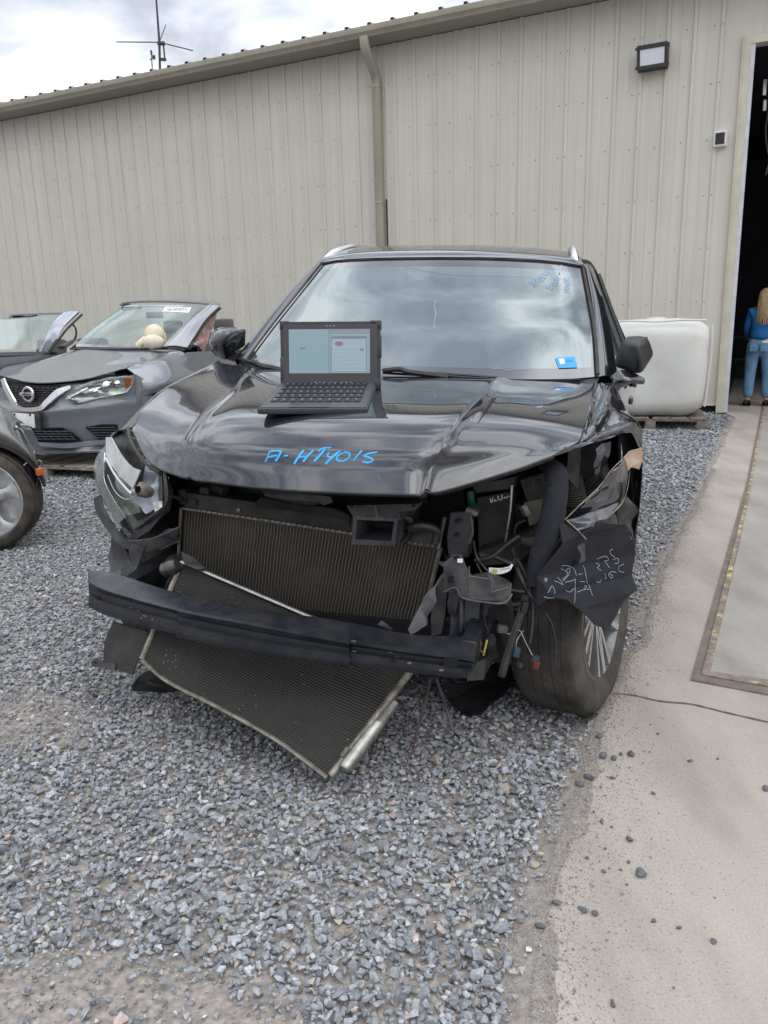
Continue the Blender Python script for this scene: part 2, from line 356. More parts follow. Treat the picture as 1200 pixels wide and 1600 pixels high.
def fins(name, freq, c1, c2, dirt, wob=.008):
    """core of a heat exchanger: bright tubes between fine dark fins, laid along the part's own UVs"""
    m_ = bpy.data.materials.new(name); m_.use_nodes = True; nt_ = m_.node_tree; n_ = nt_.nodes; l_ = nt_.links; b = n_['Principled BSDF']
    b.inputs['Roughness'].default_value = .6; b.inputs['Metallic'].default_value = .3
    t = n_.new('ShaderNodeTexCoord'); s_ = n_.new('ShaderNodeSeparateXYZ'); l_.new(t.outputs['UV'], s_.inputs[0])
    q = n_.new('ShaderNodeTexNoise'); q.inputs['Scale'].default_value = 6; q.inputs['Detail'].default_value = 6; l_.new(t.outputs['UV'], q.inputs['Vector'])
    k = n_.new('ShaderNodeMath'); k.operation = 'MULTIPLY_ADD'; l_.new(q.outputs[0], k.inputs[0]); k.inputs[1].default_value = wob; l_.new(s_.outputs[0], k.inputs[2])
    f = n_.new('ShaderNodeMath'); f.operation = 'MULTIPLY'; f.inputs[1].default_value = freq * math.pi; l_.new(k.outputs[0], f.inputs[0])
    si = n_.new('ShaderNodeMath'); si.operation = 'SINE'; l_.new(f.outputs[0], si.inputs[0]); ab = n_.new('ShaderNodeMath'); ab.operation = 'ABSOLUTE'; l_.new(si.outputs[0], ab.inputs[0])
    pw = n_.new('ShaderNodeMapRange'); pw.inputs['From Min'].default_value = .45; pw.inputs['From Max'].default_value = .05; l_.new(ab.outputs[0], pw.inputs[0])
    mm = n_.new('ShaderNodeMix'); mm.data_type = 'RGBA'; mm.inputs['A'].default_value = (*c1, 1); mm.inputs['B'].default_value = (*c2, 1); l_.new(pw.outputs[0], mm.inputs['Factor'])
    q2 = n_.new('ShaderNodeTexNoise'); q2.inputs['Scale'].default_value = 9; q2.inputs['Detail'].default_value = 8; q2.inputs['Roughness'].default_value = .7; l_.new(t.outputs['Object'], q2.inputs['Vector'])
    r = n_.new('ShaderNodeMapRange'); r.inputs['From Min'].default_value = .45; r.inputs['From Max'].default_value = .75; r.inputs['To Max'].default_value = .8; l_.new(q2.outputs[0], r.inputs[0])
    m3 = n_.new('ShaderNodeMix'); m3.data_type = 'RGBA'; m3.inputs['B'].default_value = (*dirt, 1); l_.new(r.outputs[0], m3.inputs['Factor']); l_.new(mm.outputs['Result'], m3.inputs['A'])
    # specks of debris caught in the fins
    vq = n_.new('ShaderNodeTexVoronoi'); vq.inputs['Scale'].default_value = 65; l_.new(t.outputs['Object'], vq.inputs['Vector'])
    r4 = n_.new('ShaderNodeMapRange'); r4.inputs['From Min'].default_value = .16; r4.inputs['From Max'].default_value = .10; l_.new(vq.outputs['Distance'], r4.inputs[0])
    q5 = n_.new('ShaderNodeTexNoise'); q5.inputs['Scale'].default_value = 11; l_.new(t.outputs['Object'], q5.inputs['Vector'])
    r5 = n_.new('ShaderNodeMapRange'); r5.inputs['From Min'].default_value = .52; r5.inputs['From Max'].default_value = .62; l_.new(q5.outputs[0], r5.inputs[0])
    mu = n_.new('ShaderNodeMath'); mu.operation = 'MULTIPLY'; l_.new(r4.outputs[0], mu.inputs[0]); l_.new(r5.outputs[0], mu.inputs[1])
    m6 = n_.new('ShaderNodeMix'); m6.data_type = 'RGBA'; m6.inputs['B'].default_value = (.26, .22, .17, 1); l_.new(mu.outputs[0], m6.inputs['Factor']); l_.new(m3.outputs['Result'], m6.inputs['A'])
    l_.new(m6.outputs['Result'], b.inputs['Base Color'])
    bp = n_.new('ShaderNodeBump'); bp.inputs['Strength'].default_value = .6; bp.inputs['Distance'].default_value = .004; l_.new(ab.outputs[0], bp.inputs['Height']); bp.invert = True; l_.new(bp.outputs[0], b.inputs['Normal'])
    MAT[name] = m_
fins('radiator_fins', 78, (.036, .031, .025), (.27, .24, .20), (.095, .082, .066))
fins('condenser_fins', 46, (.014, .013, .012), (.125, .115, .10), (.048, .041, .033), .0)

# ground materials
def ground_mat():
    m_ = bpy.data.materials.new('gravel_bed'); m_.use_nodes = True; nt_ = m_.node_tree; n_ = nt_.nodes; l_ = nt_.links; b = n_['Principled BSDF']; b.inputs['Roughness'].default_value = .95
    t = n_.new('ShaderNodeTexCoord'); v = n_.new('ShaderNodeTexVoronoi'); v.inputs['Scale'].default_value = 38; l_.new(t.outputs['Object'], v.inputs['Vector'])
    rp = n_.new('ShaderNodeValToRGB'); l_.new(v.outputs['Color'], rp.inputs[0]); e = rp.color_ramp.elements
    e[0].position = 0.1; e[0].color = (.08, .088, .10, 1); e[1].position = .95; e[1].color = (.28, .285, .29, 1); k = rp.color_ramp.elements.new(.6); k.color = (.15, .162, .18, 1)
    q = n_.new('ShaderNodeTexNoise'); q.inputs['Scale'].default_value = 1.3; q.inputs['Detail'].default_value = 6; l_.new(t.outputs['Object'], q.inputs['Vector'])
    q2 = n_.new('ShaderNodeTexNoise'); q2.inputs['Scale'].default_value = 60; q2.inputs['Detail'].default_value = 6; l_.new(t.outputs['Object'], q2.inputs['Vector'])
    rd = n_.new('ShaderNodeValToRGB'); l_.new(q2.outputs[0], rd.inputs[0]); rd.color_ramp.elements[0].position = .3; rd.color_ramp.elements[0].color = (.20, .175, .155, 1); rd.color_ramp.elements[1].position = .7; rd.color_ramp.elements[1].color = (.38, .335, .295, 1)
    # distance from the camera's standing point: bare soil shows between the stones close by
    s_ = n_.new('ShaderNodeSeparateXYZ'); l_.new(t.outputs['Object'], s_.inputs[0]); mr = n_.new('ShaderNodeMapRange'); l_.new(s_.outputs[1], mr.inputs[0]); mr.inputs['From Min'].default_value = 3.5; mr.inputs['From Max'].default_value = 6.5
    mm = n_.new('ShaderNodeMix'); mm.data_type = 'RGBA'; l_.new(mr.outputs[0], mm.inputs['Factor']); l_.new(rd.outputs[0], mm.inputs['A']); l_.new(rp.outputs[0], mm.inputs['B'])
    l_.new(mm.outputs['Result'], b.inputs['Base Color'])
    bp = n_.new('ShaderNodeBump'); bp.inputs['Distance'].default_value = .02; bp.inputs['Strength'].default_value = .8; bp.invert = True; l_.new(v.outputs['Distance'], bp.inputs['Height']); l_.new(bp.outputs[0], b.inputs['Normal'])
    MAT['gravel_bed'] = m_
ground_mat()
def stone_mat():
    m_ = bpy.data.materials.new('stone'); m_.use_nodes = True; nt_ = m_.node_tree; n_ = nt_.nodes; l_ = nt_.links; b = n_['Principled BSDF']; b.inputs['Roughness'].default_value = .8
    a = n_.new('ShaderNodeAttribute'); a.attribute_name = 'Col'; t = n_.new('ShaderNodeTexCoord'); q = n_.new('ShaderNodeTexNoise'); q.inputs['Scale'].default_value = 130; q.inputs['Detail'].default_value = 4; l_.new(t.outputs['Object'], q.inputs['Vector'])
    mr = n_.new('ShaderNodeMapRange'); mr.inputs['From Min'].default_value = .3; mr.inputs['From Max'].default_value = .7; mr.inputs['To Min'].default_value = .72; mr.inputs['To Max'].default_value = 1.3; l_.new(q.outputs[0], mr.inputs[0])
    mm = n_.new('ShaderNodeVectorMath'); mm.operation = 'SCALE'; l_.new(a.outputs['Color'], mm.inputs[0]); l_.new(mr.outputs[0], mm.inputs['Scale']); l_.new(mm.outputs[0], b.inputs['Base Color'])
    bp = n_.new('ShaderNodeBump'); bp.inputs['Strength'].default_value = .35; bp.inputs['Distance'].default_value = .004; l_.new(q.outputs[0], bp.inputs['Height']); l_.new(bp.outputs[0], b.inputs['Normal'])
    MAT['stone'] = m_
stone_mat()
def concrete_mat(name, c1, c2, c3):
    m_ = bpy.data.materials.new(name); m_.use_nodes = True; nt_ = m_.node_tree; n_ = nt_.nodes; l_ = nt_.links; b = n_['Principled BSDF']; b.inputs['Roughness'].default_value = .85
    t = n_.new('ShaderNodeTexCoord'); mpn = n_.new('ShaderNodeMapping'); mpn.inputs['Rotation'].default_value = (0, 0, R_(-60)); mpn.inputs['Scale'].default_value = (1, .35, 1); l_.new(t.outputs['Object'], mpn.inputs[0])
    q = n_.new('ShaderNodeTexNoise'); q.inputs['Scale'].default_value = 3.2; q.inputs['Detail'].default_value = 9; q.inputs['Roughness'].default_value = .62; l_.new(mpn.outputs[0], q.inputs['Vector'])
    rp = n_.new('ShaderNodeValToRGB'); l_.new(q.outputs[0], rp.inputs[0]); e = rp.color_ramp.elements; e[0].position = .36; e[0].color = (*c1, 1); e[1].position = .64; e[1].color = (*c3, 1); k = e.new(.5); k.color = (*c2, 1)
    q2 = n_.new('ShaderNodeTexNoise'); q2.inputs['Scale'].default_value = 160; q2.inputs['Detail'].default_value = 5; l_.new(t.outputs['Object'], q2.inputs['Vector'])
    mr = n_.new('ShaderNodeMapRange'); mr.inputs['From Min'].default_value = .3; mr.inputs['From Max'].default_value = .7; mr.inputs['To Min'].default_value = .88; mr.inputs['To Max'].default_value = 1.09; l_.new(q2.outputs[0], mr.inputs[0])
    mm = n_.new('ShaderNodeVectorMath'); mm.operation = 'SCALE'; l_.new(rp.outputs[0], mm.inputs[0]); l_.new(mr.outputs[0], mm.inputs['Scale'])
    v = n_.new('ShaderNodeTexVoronoi'); v.inputs['Scale'].default_value = 70; l_.new(t.outputs['Object'], v.inputs['Vector']); r3 = n_.new('ShaderNodeMapRange'); r3.inputs['From Min'].default_value = .10; r3.inputs['From Max'].default_value = .16; l_.new(v.outputs['Distance'], r3.inputs[0])
    q4 = n_.new('ShaderNodeTexNoise'); q4.inputs['Scale'].default_value = 5; l_.new(t.outputs['Object'], q4.inputs['Vector']); r4 = n_.new('ShaderNodeMapRange'); r4.inputs['From Min'].default_value = .55; r4.inputs['From Max'].default_value = .42; r4.inputs['To Min'].default_value = 0; l_.new(q4.outputs[0], r4.inputs[0])
    mxn = n_.new('ShaderNodeMath'); mxn.operation = 'MAXIMUM'; l_.new(r3.outputs[0], mxn.inputs[0]); l_.new(r4.outputs[0], mxn.inputs[1])
    m5 = n_.new('ShaderNodeMix'); m5.data_type = 'RGBA'; m5.inputs['A'].default_value = (.19, .165, .14, 1); l_.new(mxn.outputs[0], m5.inputs['Factor']); l_.new(mm.outputs[0], m5.inputs['B']); l_.new(m5.outputs['Result'], b.inputs['Base Color'])
    bp = n_.new('ShaderNodeBump'); bp.inputs['Strength'].default_value = .25; bp.inputs['Distance'].default_value = .004; l_.new(q2.outputs[0], bp.inputs['Height']); l_.new(bp.outputs[0], b.inputs['Normal'])
    MAT[name] = m_
concrete_mat('concrete', (.305, .262, .222), (.362, .318, .274), (.40, .355, .31))
concrete_mat('concrete_new', (.26, .238, .208), (.31, .286, .252), (.35, .325, .29))

# ================================================================== SETTING
def slab(name, pts, z0, z1, mat_, kind='structure', noise_e=0.):
    b = MB(); P_ = [Vector((p[0], p[1], 0)) for p in pts]
    tris = tessellate_polygon([P_]); n = len(P_)
    t = [b.v((p.x, p.y, z1)) for p in P_]; 
    for q in tris: b.face([t[i] for i in q])
    if z0 < z1:
        lo = [b.v((p.x, p.y, z0)) for p in P_]
        for i in range(n): b.face([t[i], t[(i + 1) % n], lo[(i + 1) % n], lo[i]])
    o = b.build(name, mat_, smooth=0); 
    if kind: o['kind'] = kind
    return o
b = MB(); b.quad((-300, -300, -.014), (300, -300, -.014), (300, 300, -.014), (-300, 300, -.014)); o = b.build('ground', MAT['gravel_bed'], smooth=0); o['kind'] = 'structure'

edge_px = [(838, 1600), (842, 1500), (850, 1400), (888, 1290), (915, 1200), (932, 1140), (945, 1100), (958, 1075), (983, 1021), (1010, 998), (1006, 972), (1037, 886), (1088, 787), (1148, 652)]
edge = [G(*p)[:2] for p in edge_px]
edge = [np.array((edge[0][0] - .12, -1.5)), np.array((edge[0][0] - .03, .6))] + edge
# roughen the broken edge
ee = [edge[0]]
for a_, b_ in zip(edge[:-1], edge[1:]):
    n_ = max(1, int(np.linalg.norm(b_ - a_) / .06))
    for k in range(1, n_ + 1):
        q = a_ + (b_ - a_) * k / n_; d_ = b_ - a_; d_ = np.array((-d_[1], d_[0])) / np.linalg.norm(d_)
        ee.append(q + d_ * (.018 * noise.noise(Vector((q[0] * 6, q[1] * 6, 0))) + .02 * noise.noise(Vector((q[0] * 25, q[1] * 25, 3)))))
edge_f = np.array(ee)
dW = np.array([-.9037, .4282]); dW /= np.linalg.norm(dW); nW = np.array([-dW[1], dW[0]]); W0 = np.array([4.8, 10.64])
if nW[1] > 0: nW = -nW
def WB(s, off, z=0): q = W0 + dW * s + nW * off; return np.array([q[0], q[1], z])
conc = [tuple(p) for p in edge_f] + [tuple(WB(-.0, .02)[:2]), tuple(WB(0, -12.)[:2]), tuple(WB(-14, -12.)[:2]), (16, 4), (16, -1.5)]
slab('concrete_apron', conc, -.10, 0, MAT['concrete'])
# dusty soil washed over the broken edge
b = MB(); prv = None
for i, q in enumerate(edge_f[2:]):
    j = min(i + 3, len(edge_f) - 1); d_ = edge_f[j] - edge_f[i + 1]; d_ = np.array((d_[1], -d_[0])) / (np.linalg.norm(d_) + 1e-9)
    w_ = .012 + .03 * max(0, noise.noise(Vector((q[0] * 3, q[1] * 3, 8))) + .2) + .014 * noise.noise(Vector((q[0] * 19, q[1] * 19, 2)))
    if q[1] < 2.0: w_ = w_ * 1.5 + .006
    w_ = max(w_, .003)
    r_ = [b.v((q[0] + d_[0] * o_, q[1] + d_[1] * o_, z_ + .0012 * noise.noise(Vector((q[0] * 30 + o_ * 40, q[1] * 30, 1))))) for o_, z_ in ((-.14, -.0185), (-.08, -.0125), (-.035, -.007), (0., .0022), (w_ * .5, .0020), (w_, -.0012))]
    if prv:
        for k in range(5): b.face([prv[k], prv[k + 1], r_[k + 1], r_[k]])
    prv = r_
mat('soil', (.25, .215, .185), .95, col2=(.36, .325, .285), scale=45, bump=.9, bscale=120)
o = b.build('soil', MAT['soil'], smooth=60); o['kind'] = 'structure'
# joint between the two slabs
jp = [(958, 1084), (990, 1087), (1030, 1096), (1080, 1101), (1130, 1113), (1200, 1129), (1330, 1158)]
b = MB(); A_ = [G(*p) for p in jp]; k_ = []
for i in range(61):
    q = crom([np.array(a) for a in A_], i / 60); k_.append(q)
for i in range(60):
    a_, c_ = k_[i], k_[i + 1]; wd = .0045 + .004 * noise.noise(Vector((i * .35, 0, 0)))
    wd2 = .0045 + .004 * noise.noise(Vector(((i + 1) * .35, 0, 0)))
    b.quad((a_[0], a_[1] - wd, .003), (c_[0], c_[1] - wd2, .003), (c_[0], c_[1] + wd2, .003), (a_[0], a_[1] + wd, .003))
mat('joint_dirt', (.09, .08, .07), .95, col2=(.17, .15, .13), scale=30)
o = b.build('slab_joint', MAT['joint_dirt'], smooth=0); o['kind'] = 'structure'
# newer concrete framed by a worn steel angle
inner = [G(1196, 634), G(1157, 843), G(1109, 1052), G(1200, 1066), G(1420, 1098), G(1500, 634)]
slab('concrete_floor_patch', [(p[0], p[1]) for p in inner], 0, .004, MAT['concrete_new'])
def steel_mat():
    m_ = bpy.data.materials.new('painted_angle'); m_.use_nodes = True; nt_ = m_.node_tree; n_ = nt_.nodes; l_ = nt_.links; b = n_['Principled BSDF']; b.inputs['Roughness'].default_value = .75
    t = n_.new('ShaderNodeTexCoord'); q = n_.new('ShaderNodeTexNoise'); q.inputs['Scale'].default_value = 9; q.inputs['Detail'].default_value = 9; q.inputs['Roughness'].default_value = .72; l_.new(t.outputs['Object'], q.inputs['Vector'])
    r = n_.new('ShaderNodeMapRange'); r.inputs['From Min'].default_value = .52; r.inputs['From Max'].default_value = .56; l_.new(q.outputs[0], r.inputs[0])
    q2 = n_.new('ShaderNodeTexNoise'); q2.inputs['Scale'].default_value = 26; q2.inputs['Detail'].default_value = 6; l_.new(t.outputs['Object'], q2.inputs['Vector']); rp = n_.new('ShaderNodeValToRGB'); l_.new(q2.outputs[0], rp.inputs[0])
    rp.color_ramp.elements[0].position = .3; rp.color_ramp.elements[0].color = (.13, .10, .08, 1); rp.color_ramp.elements[1].position = .7; rp.color_ramp.elements[1].color = (.30, .245, .20, 1)
    mm = n_.new('ShaderNodeMix'); mm.data_type = 'RGBA'; l_.new(r.outputs[0], mm.inputs['Factor']); l_.new(rp.outputs[0], mm.inputs['A']); mm.inputs['B'].default_value = (.50, .40, .16, 1); l_.new(mm.outputs['Result'], b.inputs['Base Color'])
    MAT['painted_angle'] = m_
steel_mat()
b = MB()
o1 = [G(1190.5, 634), G(1165, 760), G(1079.5, 1064)]; o2 = [G(1196, 634), G(1168.5, 788), G(1109, 1053)]
m1 = [o1[i] * .45 + o2[i] * .55 for i in range(3)]
def strip(b, A_, B_, z0, z1, mi=0):
    n_ = len(A_)
    for i in range(n_ - 1):
        bot = [(A_[i][0], A_[i][1], z0), (B_[i][0], B_[i][1], z0), (B_[i + 1][0], B_[i + 1][1], z0), (A_[i + 1][0], A_[i + 1][1], z0)]
        b.hexa(bot, [(p[0], p[1], z1) for p in bot], mi)
strip(b, o1, m1, -.01, .006, 0); strip(b, m1, o2, -.01, .012, 1)
c1 = [G(1079.5, 1064), G(1200, 1087), G(1420, 1124)]; c2 = [G(1109, 1053), G(1200, 1066), G(1420, 1098)]; m2_ = [c1[i] * .5 + c2[i] * .5 for i in range(3)]
m2_[0] = m1[2]
strip(b, c1, m2_, -.01, .0055, 0); strip(b, m2_, c2, -.01, .0115, 1)
o = b.build('steel_edging', [MAT['rust_steel'], MAT['painted_angle']], smooth=0)
tag(o, 'rusty steel angle with worn yellow paint set flush in the concrete floor', 'steel edging')

# ------------------------------------------------------------------ stones
def unit_stones(nv=28):
    tb = bmesh.new(); bmesh.ops.create_icosphere(tb, subdivisions=1, radius=1); V_ = np.array([v.co[:] for v in tb.verts]); F_ = np.array([[v.index for v in f.verts] for f in tb.faces]); tb.free()
    out_ = []
    for k in range(nv):
        W_ = V_ * (1 + rng.uniform(-.38, .30, (len(V_), 1)))
        W_ = W_ + rng.normal(0, .10, V_.shape)
        for _ in range(4):
            ax = rng.normal(size=3); ax /= np.linalg.norm(ax); c_ = .35 + .35 * rng.random(); d_ = W_ @ ax; W_ = W_ - np.outer(np.maximum(d_ - c_, 0), ax)
        out_.append(W_)
    return np.array(out_), F_
US, UF = unit_stones()
def rotmats(n_, tilt=1.):
    q = rng.normal(size=(n_, 4)); q /= np.linalg.norm(q, axis=1)[:, None]; a_, b_, c_, d_ = q.T
    return np.stack([np.stack([1 - 2 * (c_ * c_ + d_ * d_), 2 * (b_ * c_ - a_ * d_), 2 * (b_ * d_ + a_ * c_)], 1), np.stack([2 * (b_ * c_ + a_ * d_), 1 - 2 * (b_ * b_ + d_ * d_), 2 * (c_ * d_ - a_ * b_)], 1), np.stack([2 * (b_ * d_ - a_ * c_), 2 * (c_ * d_ + a_ * b_), 1 - 2 * (b_ * b_ + c_ * c_)], 1)], 1)
def stones(pos, size, col, name):
    n_ = len(pos); k = rng.integers(0, len(US), n_); V_ = US[k]
    sc = size[:, None] * np.stack([rng.uniform(.8, 1.35, n_), rng.uniform(.65, 1., n_), rng.uniform(.42, .75, n_)], 1)
    V_ = V_ * sc[:, None, :]; Rm = rotmats(n_)
    # keep stones lying mostly flat: blend by limiting tilt (rotate about z, small tilt)
    az = rng.uniform(0, 6.283, n_); tl = rng.normal(0, .45, n_); ta = rng.uniform(0, 6.283, n_)
    cz, sz = np.cos(az), np.sin(az); x = V_[:, :, 0] * cz[:, None] - V_[:, :, 1] * sz[:, None]; y = V_[:, :, 0] * sz[:, None] + V_[:, :, 1] * cz[:, None]; z = V_[:, :, 2]
    ct, st = np.cos(tl)[:, None], np.sin(tl)[:, None]; ca, sa = np.cos(ta)[:, None], np.sin(ta)[:, None]
    u = x * ca + y * sa; v = -x * sa + y * ca; u2 = u * ct + z * st; z2 = -u * st + z * ct
    x2 = u2 * ca - v * sa; y2 = u2 * sa + v * ca
    V_ = np.stack([x2, y2, z2], 2) + pos[:, None, :]
    nvv = US.shape[1]; verts = V_.reshape(-1, 3); faces = (UF[None] + (np.arange(n_) * nvv)[:, None, None]).reshape(-1, 3)
    me = bpy.data.meshes.new(name); me.vertices.add(len(verts)); me.vertices.foreach_set('co', verts.astype(np.float32).ravel())
    me.loops.add(len(faces) * 3); me.loops.foreach_set('vertex_index', faces.astype(np.int32).ravel()); me.polygons.add(len(faces)); me.polygons.foreach_set('loop_start', np.arange(0, len(faces) * 3, 3, dtype=np.int32))
    me.polygons.foreach_set('use_smooth', np.zeros(len(faces), dtype=bool)); me.update(calc_edges=True)
    ca_ = me.color_attributes.new('Col', 'FLOAT_COLOR', 'POINT'); c4 = np.concatenate([np.repeat(col, nvv, 0), np.ones((n_ * nvv, 1))], 1).astype(np.float32); ca_.data.foreach_set('color', c4.ravel())
    me.materials.append(MAT['stone']); o_ = bpy.data.objects.new(name, me); COL.objects.link(o_); return o_
def edge_x(y):   # x of the apron's broken edge at a given y
    return np.interp(y, edge_f[:, 1], edge_f[:, 0])
def pix(p):      # pixel of world points (n,3)
    c_ = (p - CAM) @ RM; return np.stack([CX + FPX * c_[:, 0] / c_[:, 2], CY + FPX * c_[:, 1] / c_[:, 2]], 1)
NZ = lambda x, y, s, o_: np.array([noise.noise(Vector((a_ * s, b_ * s, o_))) for a_, b_ in zip(x, y)])
def field(y0, y1, dens, smin, smax, zlo, zhi):
    xr = y1 * .62 + 1.0; n_ = int(dens * (y1 - y0) * xr * 2); x = rng.uniform(-xr, xr, n_); y = rng.uniform(y0, y1, n_)
    ex_ = edge_x(y); keep = (x < ex_ + rng.normal(-.02, .02, n_)) & (np.abs(x) < y * .60 + .95)
    wall_off = (x - W0[0]) * nW[0] + (y - W0[1]) * nW[1]; keep &= wall_off > -.1
    x, y = x[keep], y[keep]; ex_ = edge_x(y)
    # thin, dusty strip along the apron and trodden patches near the camera
    nz = NZ(x, y, 2.2, 5.); nz2 = NZ(x, y, 7., 9.)
    px = pix(np.stack([x, y, x * 0], 1))
    dist = ex_ - x
    pr = np.ones(len(x))
    pr *= np.clip((dist + .06 * nz2 + .03) / .13, .5, 1)
    trod = np.clip((px[:, 1] - 1475 - 90 * nz + .25 * np.maximum(px[:, 0] - 250, 0) * -1 + 0) / 90, 0, 1) * np.clip((560 + 80 * nz2 - px[:, 0]) / 160, 0, 1)
    pr *= 1 - .80 * trod
    tr2 = np.exp(-((px[:, 0] - 40) / 90) ** 2 - ((px[:, 1] - 1120) / 45) ** 2); pr *= 1 - .7 * tr2
    k = rng.random(len(x)) < pr; x, y, d_ = x[k], y[k], dist[k]
    n_ = len(x); sz = smin + (smax - smin) * rng.beta(1.6, 3.2, n_)
    small = (pr[k] < .75); sz[small] *= rng.uniform(.35, 1., small.sum())
    z = rng.uniform(zlo, zhi, n_) + sz * .1 + .009 * np.exp(-np.maximum(d_, 0) / .05)
    g = rng.normal(0, 1, n_)
    base = np.stack([.248 + .062 * g, .257 + .063 * g, .272 + .064 * g], 1)
    t = rng.random(n_)
    warm = t < .045; base[warm] = np.stack([.37 + .06 * g[warm], .34 + .06 * g[warm], .29 + .06 * g[warm]], 1)
    pale = (t > .055) & (t < .14); base[pale] = np.stack([.38 + .07 * g[pale]] * 2 + [.38 + .07 * g[pale]], 1)
    pink = (t > .14) & (t < .155); base[pink] = np.stack([.42 + .05 * g[pink], .33 + .04 * g[pink], .29 + .04 * g[pink]], 1)
    green = (t > .155) & (t < .23); base[green] *= np.array([.98, 1.03, .96])
    return np.stack([x, y, z], 1), sz, np.clip(base, .05, .62)
fl = [field(.85, 2.1, 7200, .0062, .0145, -.018, .000), field(.85, 2.1, 1000, .009, .021, -.008, .003),
      field(2.1, 3.4, 6000, .0066, .0148, -.018, .000), field(2.1, 3.4, 800, .009, .020, -.008, .003),
      field(3.4, 5.2, 3900, .0085, .0175, -.018, .002), field(5.2, 8., 1600, .012, .024, -.018, .002), field(8., 13.5, 550, .016, .032, -.018, .0)]
pos = np.concatenate([f[0] for f in fl]); siz = np.concatenate([f[1] for f in fl]); colr = np.concatenate([f[2] for f in fl])
print('stones', len(pos))
o = stones(pos, siz, colr, 'gravel'); o['kind'] = 'stuff'; o['label'] = 'blue grey crushed stone gravel covering the yard'; o['category'] = 'gravel'
n4 = 34000; y4 = rng.uniform(.85, 6.5, n4); x4 = edge_x(y4) - .01 + rng.exponential(.045, n4) * np.where(y4 < 2.1, 2.0, 1.); g4 = rng.normal(0, 1, n4)
stones(np.stack([x4, y4, np.where(x4 - edge_x(y4) < .035, .0026, .0004)], 1), rng.uniform(.0008, .0021, n4), np.clip(np.stack([.27 + .09 * g4, .245 + .085 * g4, .22 + .08 * g4], 1), .08, .55), 'sand')['kind'] = 'stuff'
# fine grit along the slab edge and scattered on the slab
n_ = 9000; yy = rng.uniform(.9, 5.5, n_) ** 1.0; dd = rng.exponential(.035, n_) * np.where(yy < 2.6, 1.6, .8); xx = edge_x(yy) - .10 + dd + rng.normal(0, .05, n_)
keep = rng.random(n_) < .9; pg = np.stack([xx, yy, np.where(xx > edge_x(yy), .0025, -.008)], 1); g = rng.normal(0, 1, n_)
n3 = 15000; y3 = rng.uniform(.9, 3.2, n3); x3 = rng.uniform(-1.9, .9, n3); k3 = x3 < edge_x(y3) + .02; x3, y3 = x3[k3], y3[k3]; g3 = rng.normal(0, 1, len(x3))
stones(np.stack([x3, y3, np.full(len(x3), -.012)], 1), rng.uniform(.002, .006, len(x3)), np.clip(np.stack([.26 + .07 * g3, .245 + .07 * g3, .235 + .07 * g3], 1), .1, .6), 'fine_gravel')['kind'] = 'stuff'
stones(pg, rng.uniform(.0012, .0042, n_), np.clip(np.stack([.24 + .07 * g, .225 + .07 * g, .21 + .07 * g], 1), .07, .5), 'grit')['kind'] = 'stuff'

def rock(name, x, y, size, mat_, label, group=None, seed=0, flat=.65, z=0.):
    tb = bmesh.new(); bmesh.ops.create_icosphere(tb, subdivisions=2, radius=1)
    rs = random.Random(seed); ax = [Vector((rs.gauss(0, 1), rs.gauss(0, 1), rs.gauss(0, 1))).normalized() for _ in range(7)]; cc = [rs.uniform(.45, .8) for _ in ax]
    e1, e2_ = rs.uniform(.85, 1.25), rs.uniform(.65, 1.)
    for v in tb.verts:
        for a_, c_ in zip(ax, cc):
            d_ = v.co.dot(a_)
            if d_ > c_: v.co -= a_ * (d_ - c_)
        v.co += noise.noise_vector(v.co * 2 + Vector((seed, 0, 0))) * .08
        v.co = Vector((v.co.x * e1 * size, v.co.y * e2_ * size, v.co.z * flat * size))
    zmin = min(v.co.z for v in tb.verts)
    for v in tb.verts: v.co.z -= zmin + .001
    b = MB(); b.merge(tb); tb.free(); o_ = b.build(name, mat_, smooth=25); o_.location = (x, y, z); o_.rotation_euler = (0, 0, rs.uniform(0, 6))
    return tag(o_, label, 'stone', group)
loose = [(1001, 1367, 9, 'dark squarish stone, the largest one lying alone out on the concrete'), (984, 1314, 7, 'dark stone on the concrete just beyond the largest loose stone'), (986, 1181, 7, 'dark stone in the pair lying by the upper left of the slab'), (943, 1184, 8, None), (959, 1187, 7, None), (938, 1153, 7, None), (1021, 1441, 4, None), (920, 1219, 8, None), (906, 1229, 7, None),
         (912, 1424, 6, None), (930, 1429, 6, None), (908, 1421, 5, None), (1022, 1439, 4, None), (1061, 1450, 4, None), (1115, 1473, 5, None), (982, 1348, 4, None), (970, 1360, 3, None), (943, 1363, 4, None), (946, 1327, 3, None), (917, 1342, 4, None), (940, 1284, 5, None), (956, 1293, 3, None),
         (1020, 1241, 4, None), (1078, 1190, 4, None), (1121, 1186, 3, None), (957, 1217, 4, None), (970, 1179, 4, None), (957, 1570, 7, None), (1197, 1234, 6, None), (1127, 1057, 4, None), (1028, 1148, 3, None), (980, 1383, 3, None), (844, 1450, 8, None), (869, 1413, 7, None)]
ORD = ['lowest', 'second lowest', 'third lowest', 'fourth lowest', 'fifth lowest', 'sixth lowest', 'seventh lowest', 'eighth lowest', 'ninth lowest', 'tenth lowest'] + ['%s lowest' % w_ for w_ in 'eleventh twelfth thirteenth fourteenth fifteenth sixteenth seventeenth eighteenth nineteenth twentieth'.split()] + ['%s uppermost' % w_ for w_ in 'seventeenth sixteenth fifteenth fourteenth thirteenth twelfth eleventh tenth ninth eighth seventh sixth fifth fourth third second'.split()] + ['uppermost']
order_ = sorted(range(len(loose)), key=lambda i_: -loose[i_][1])
off_ = len(ORD) - len(order_)
rank_ = {i_: (ORD[k_] if k_ < 18 else ORD[k_ + off_]) for k_, i_ in enumerate(order_)}
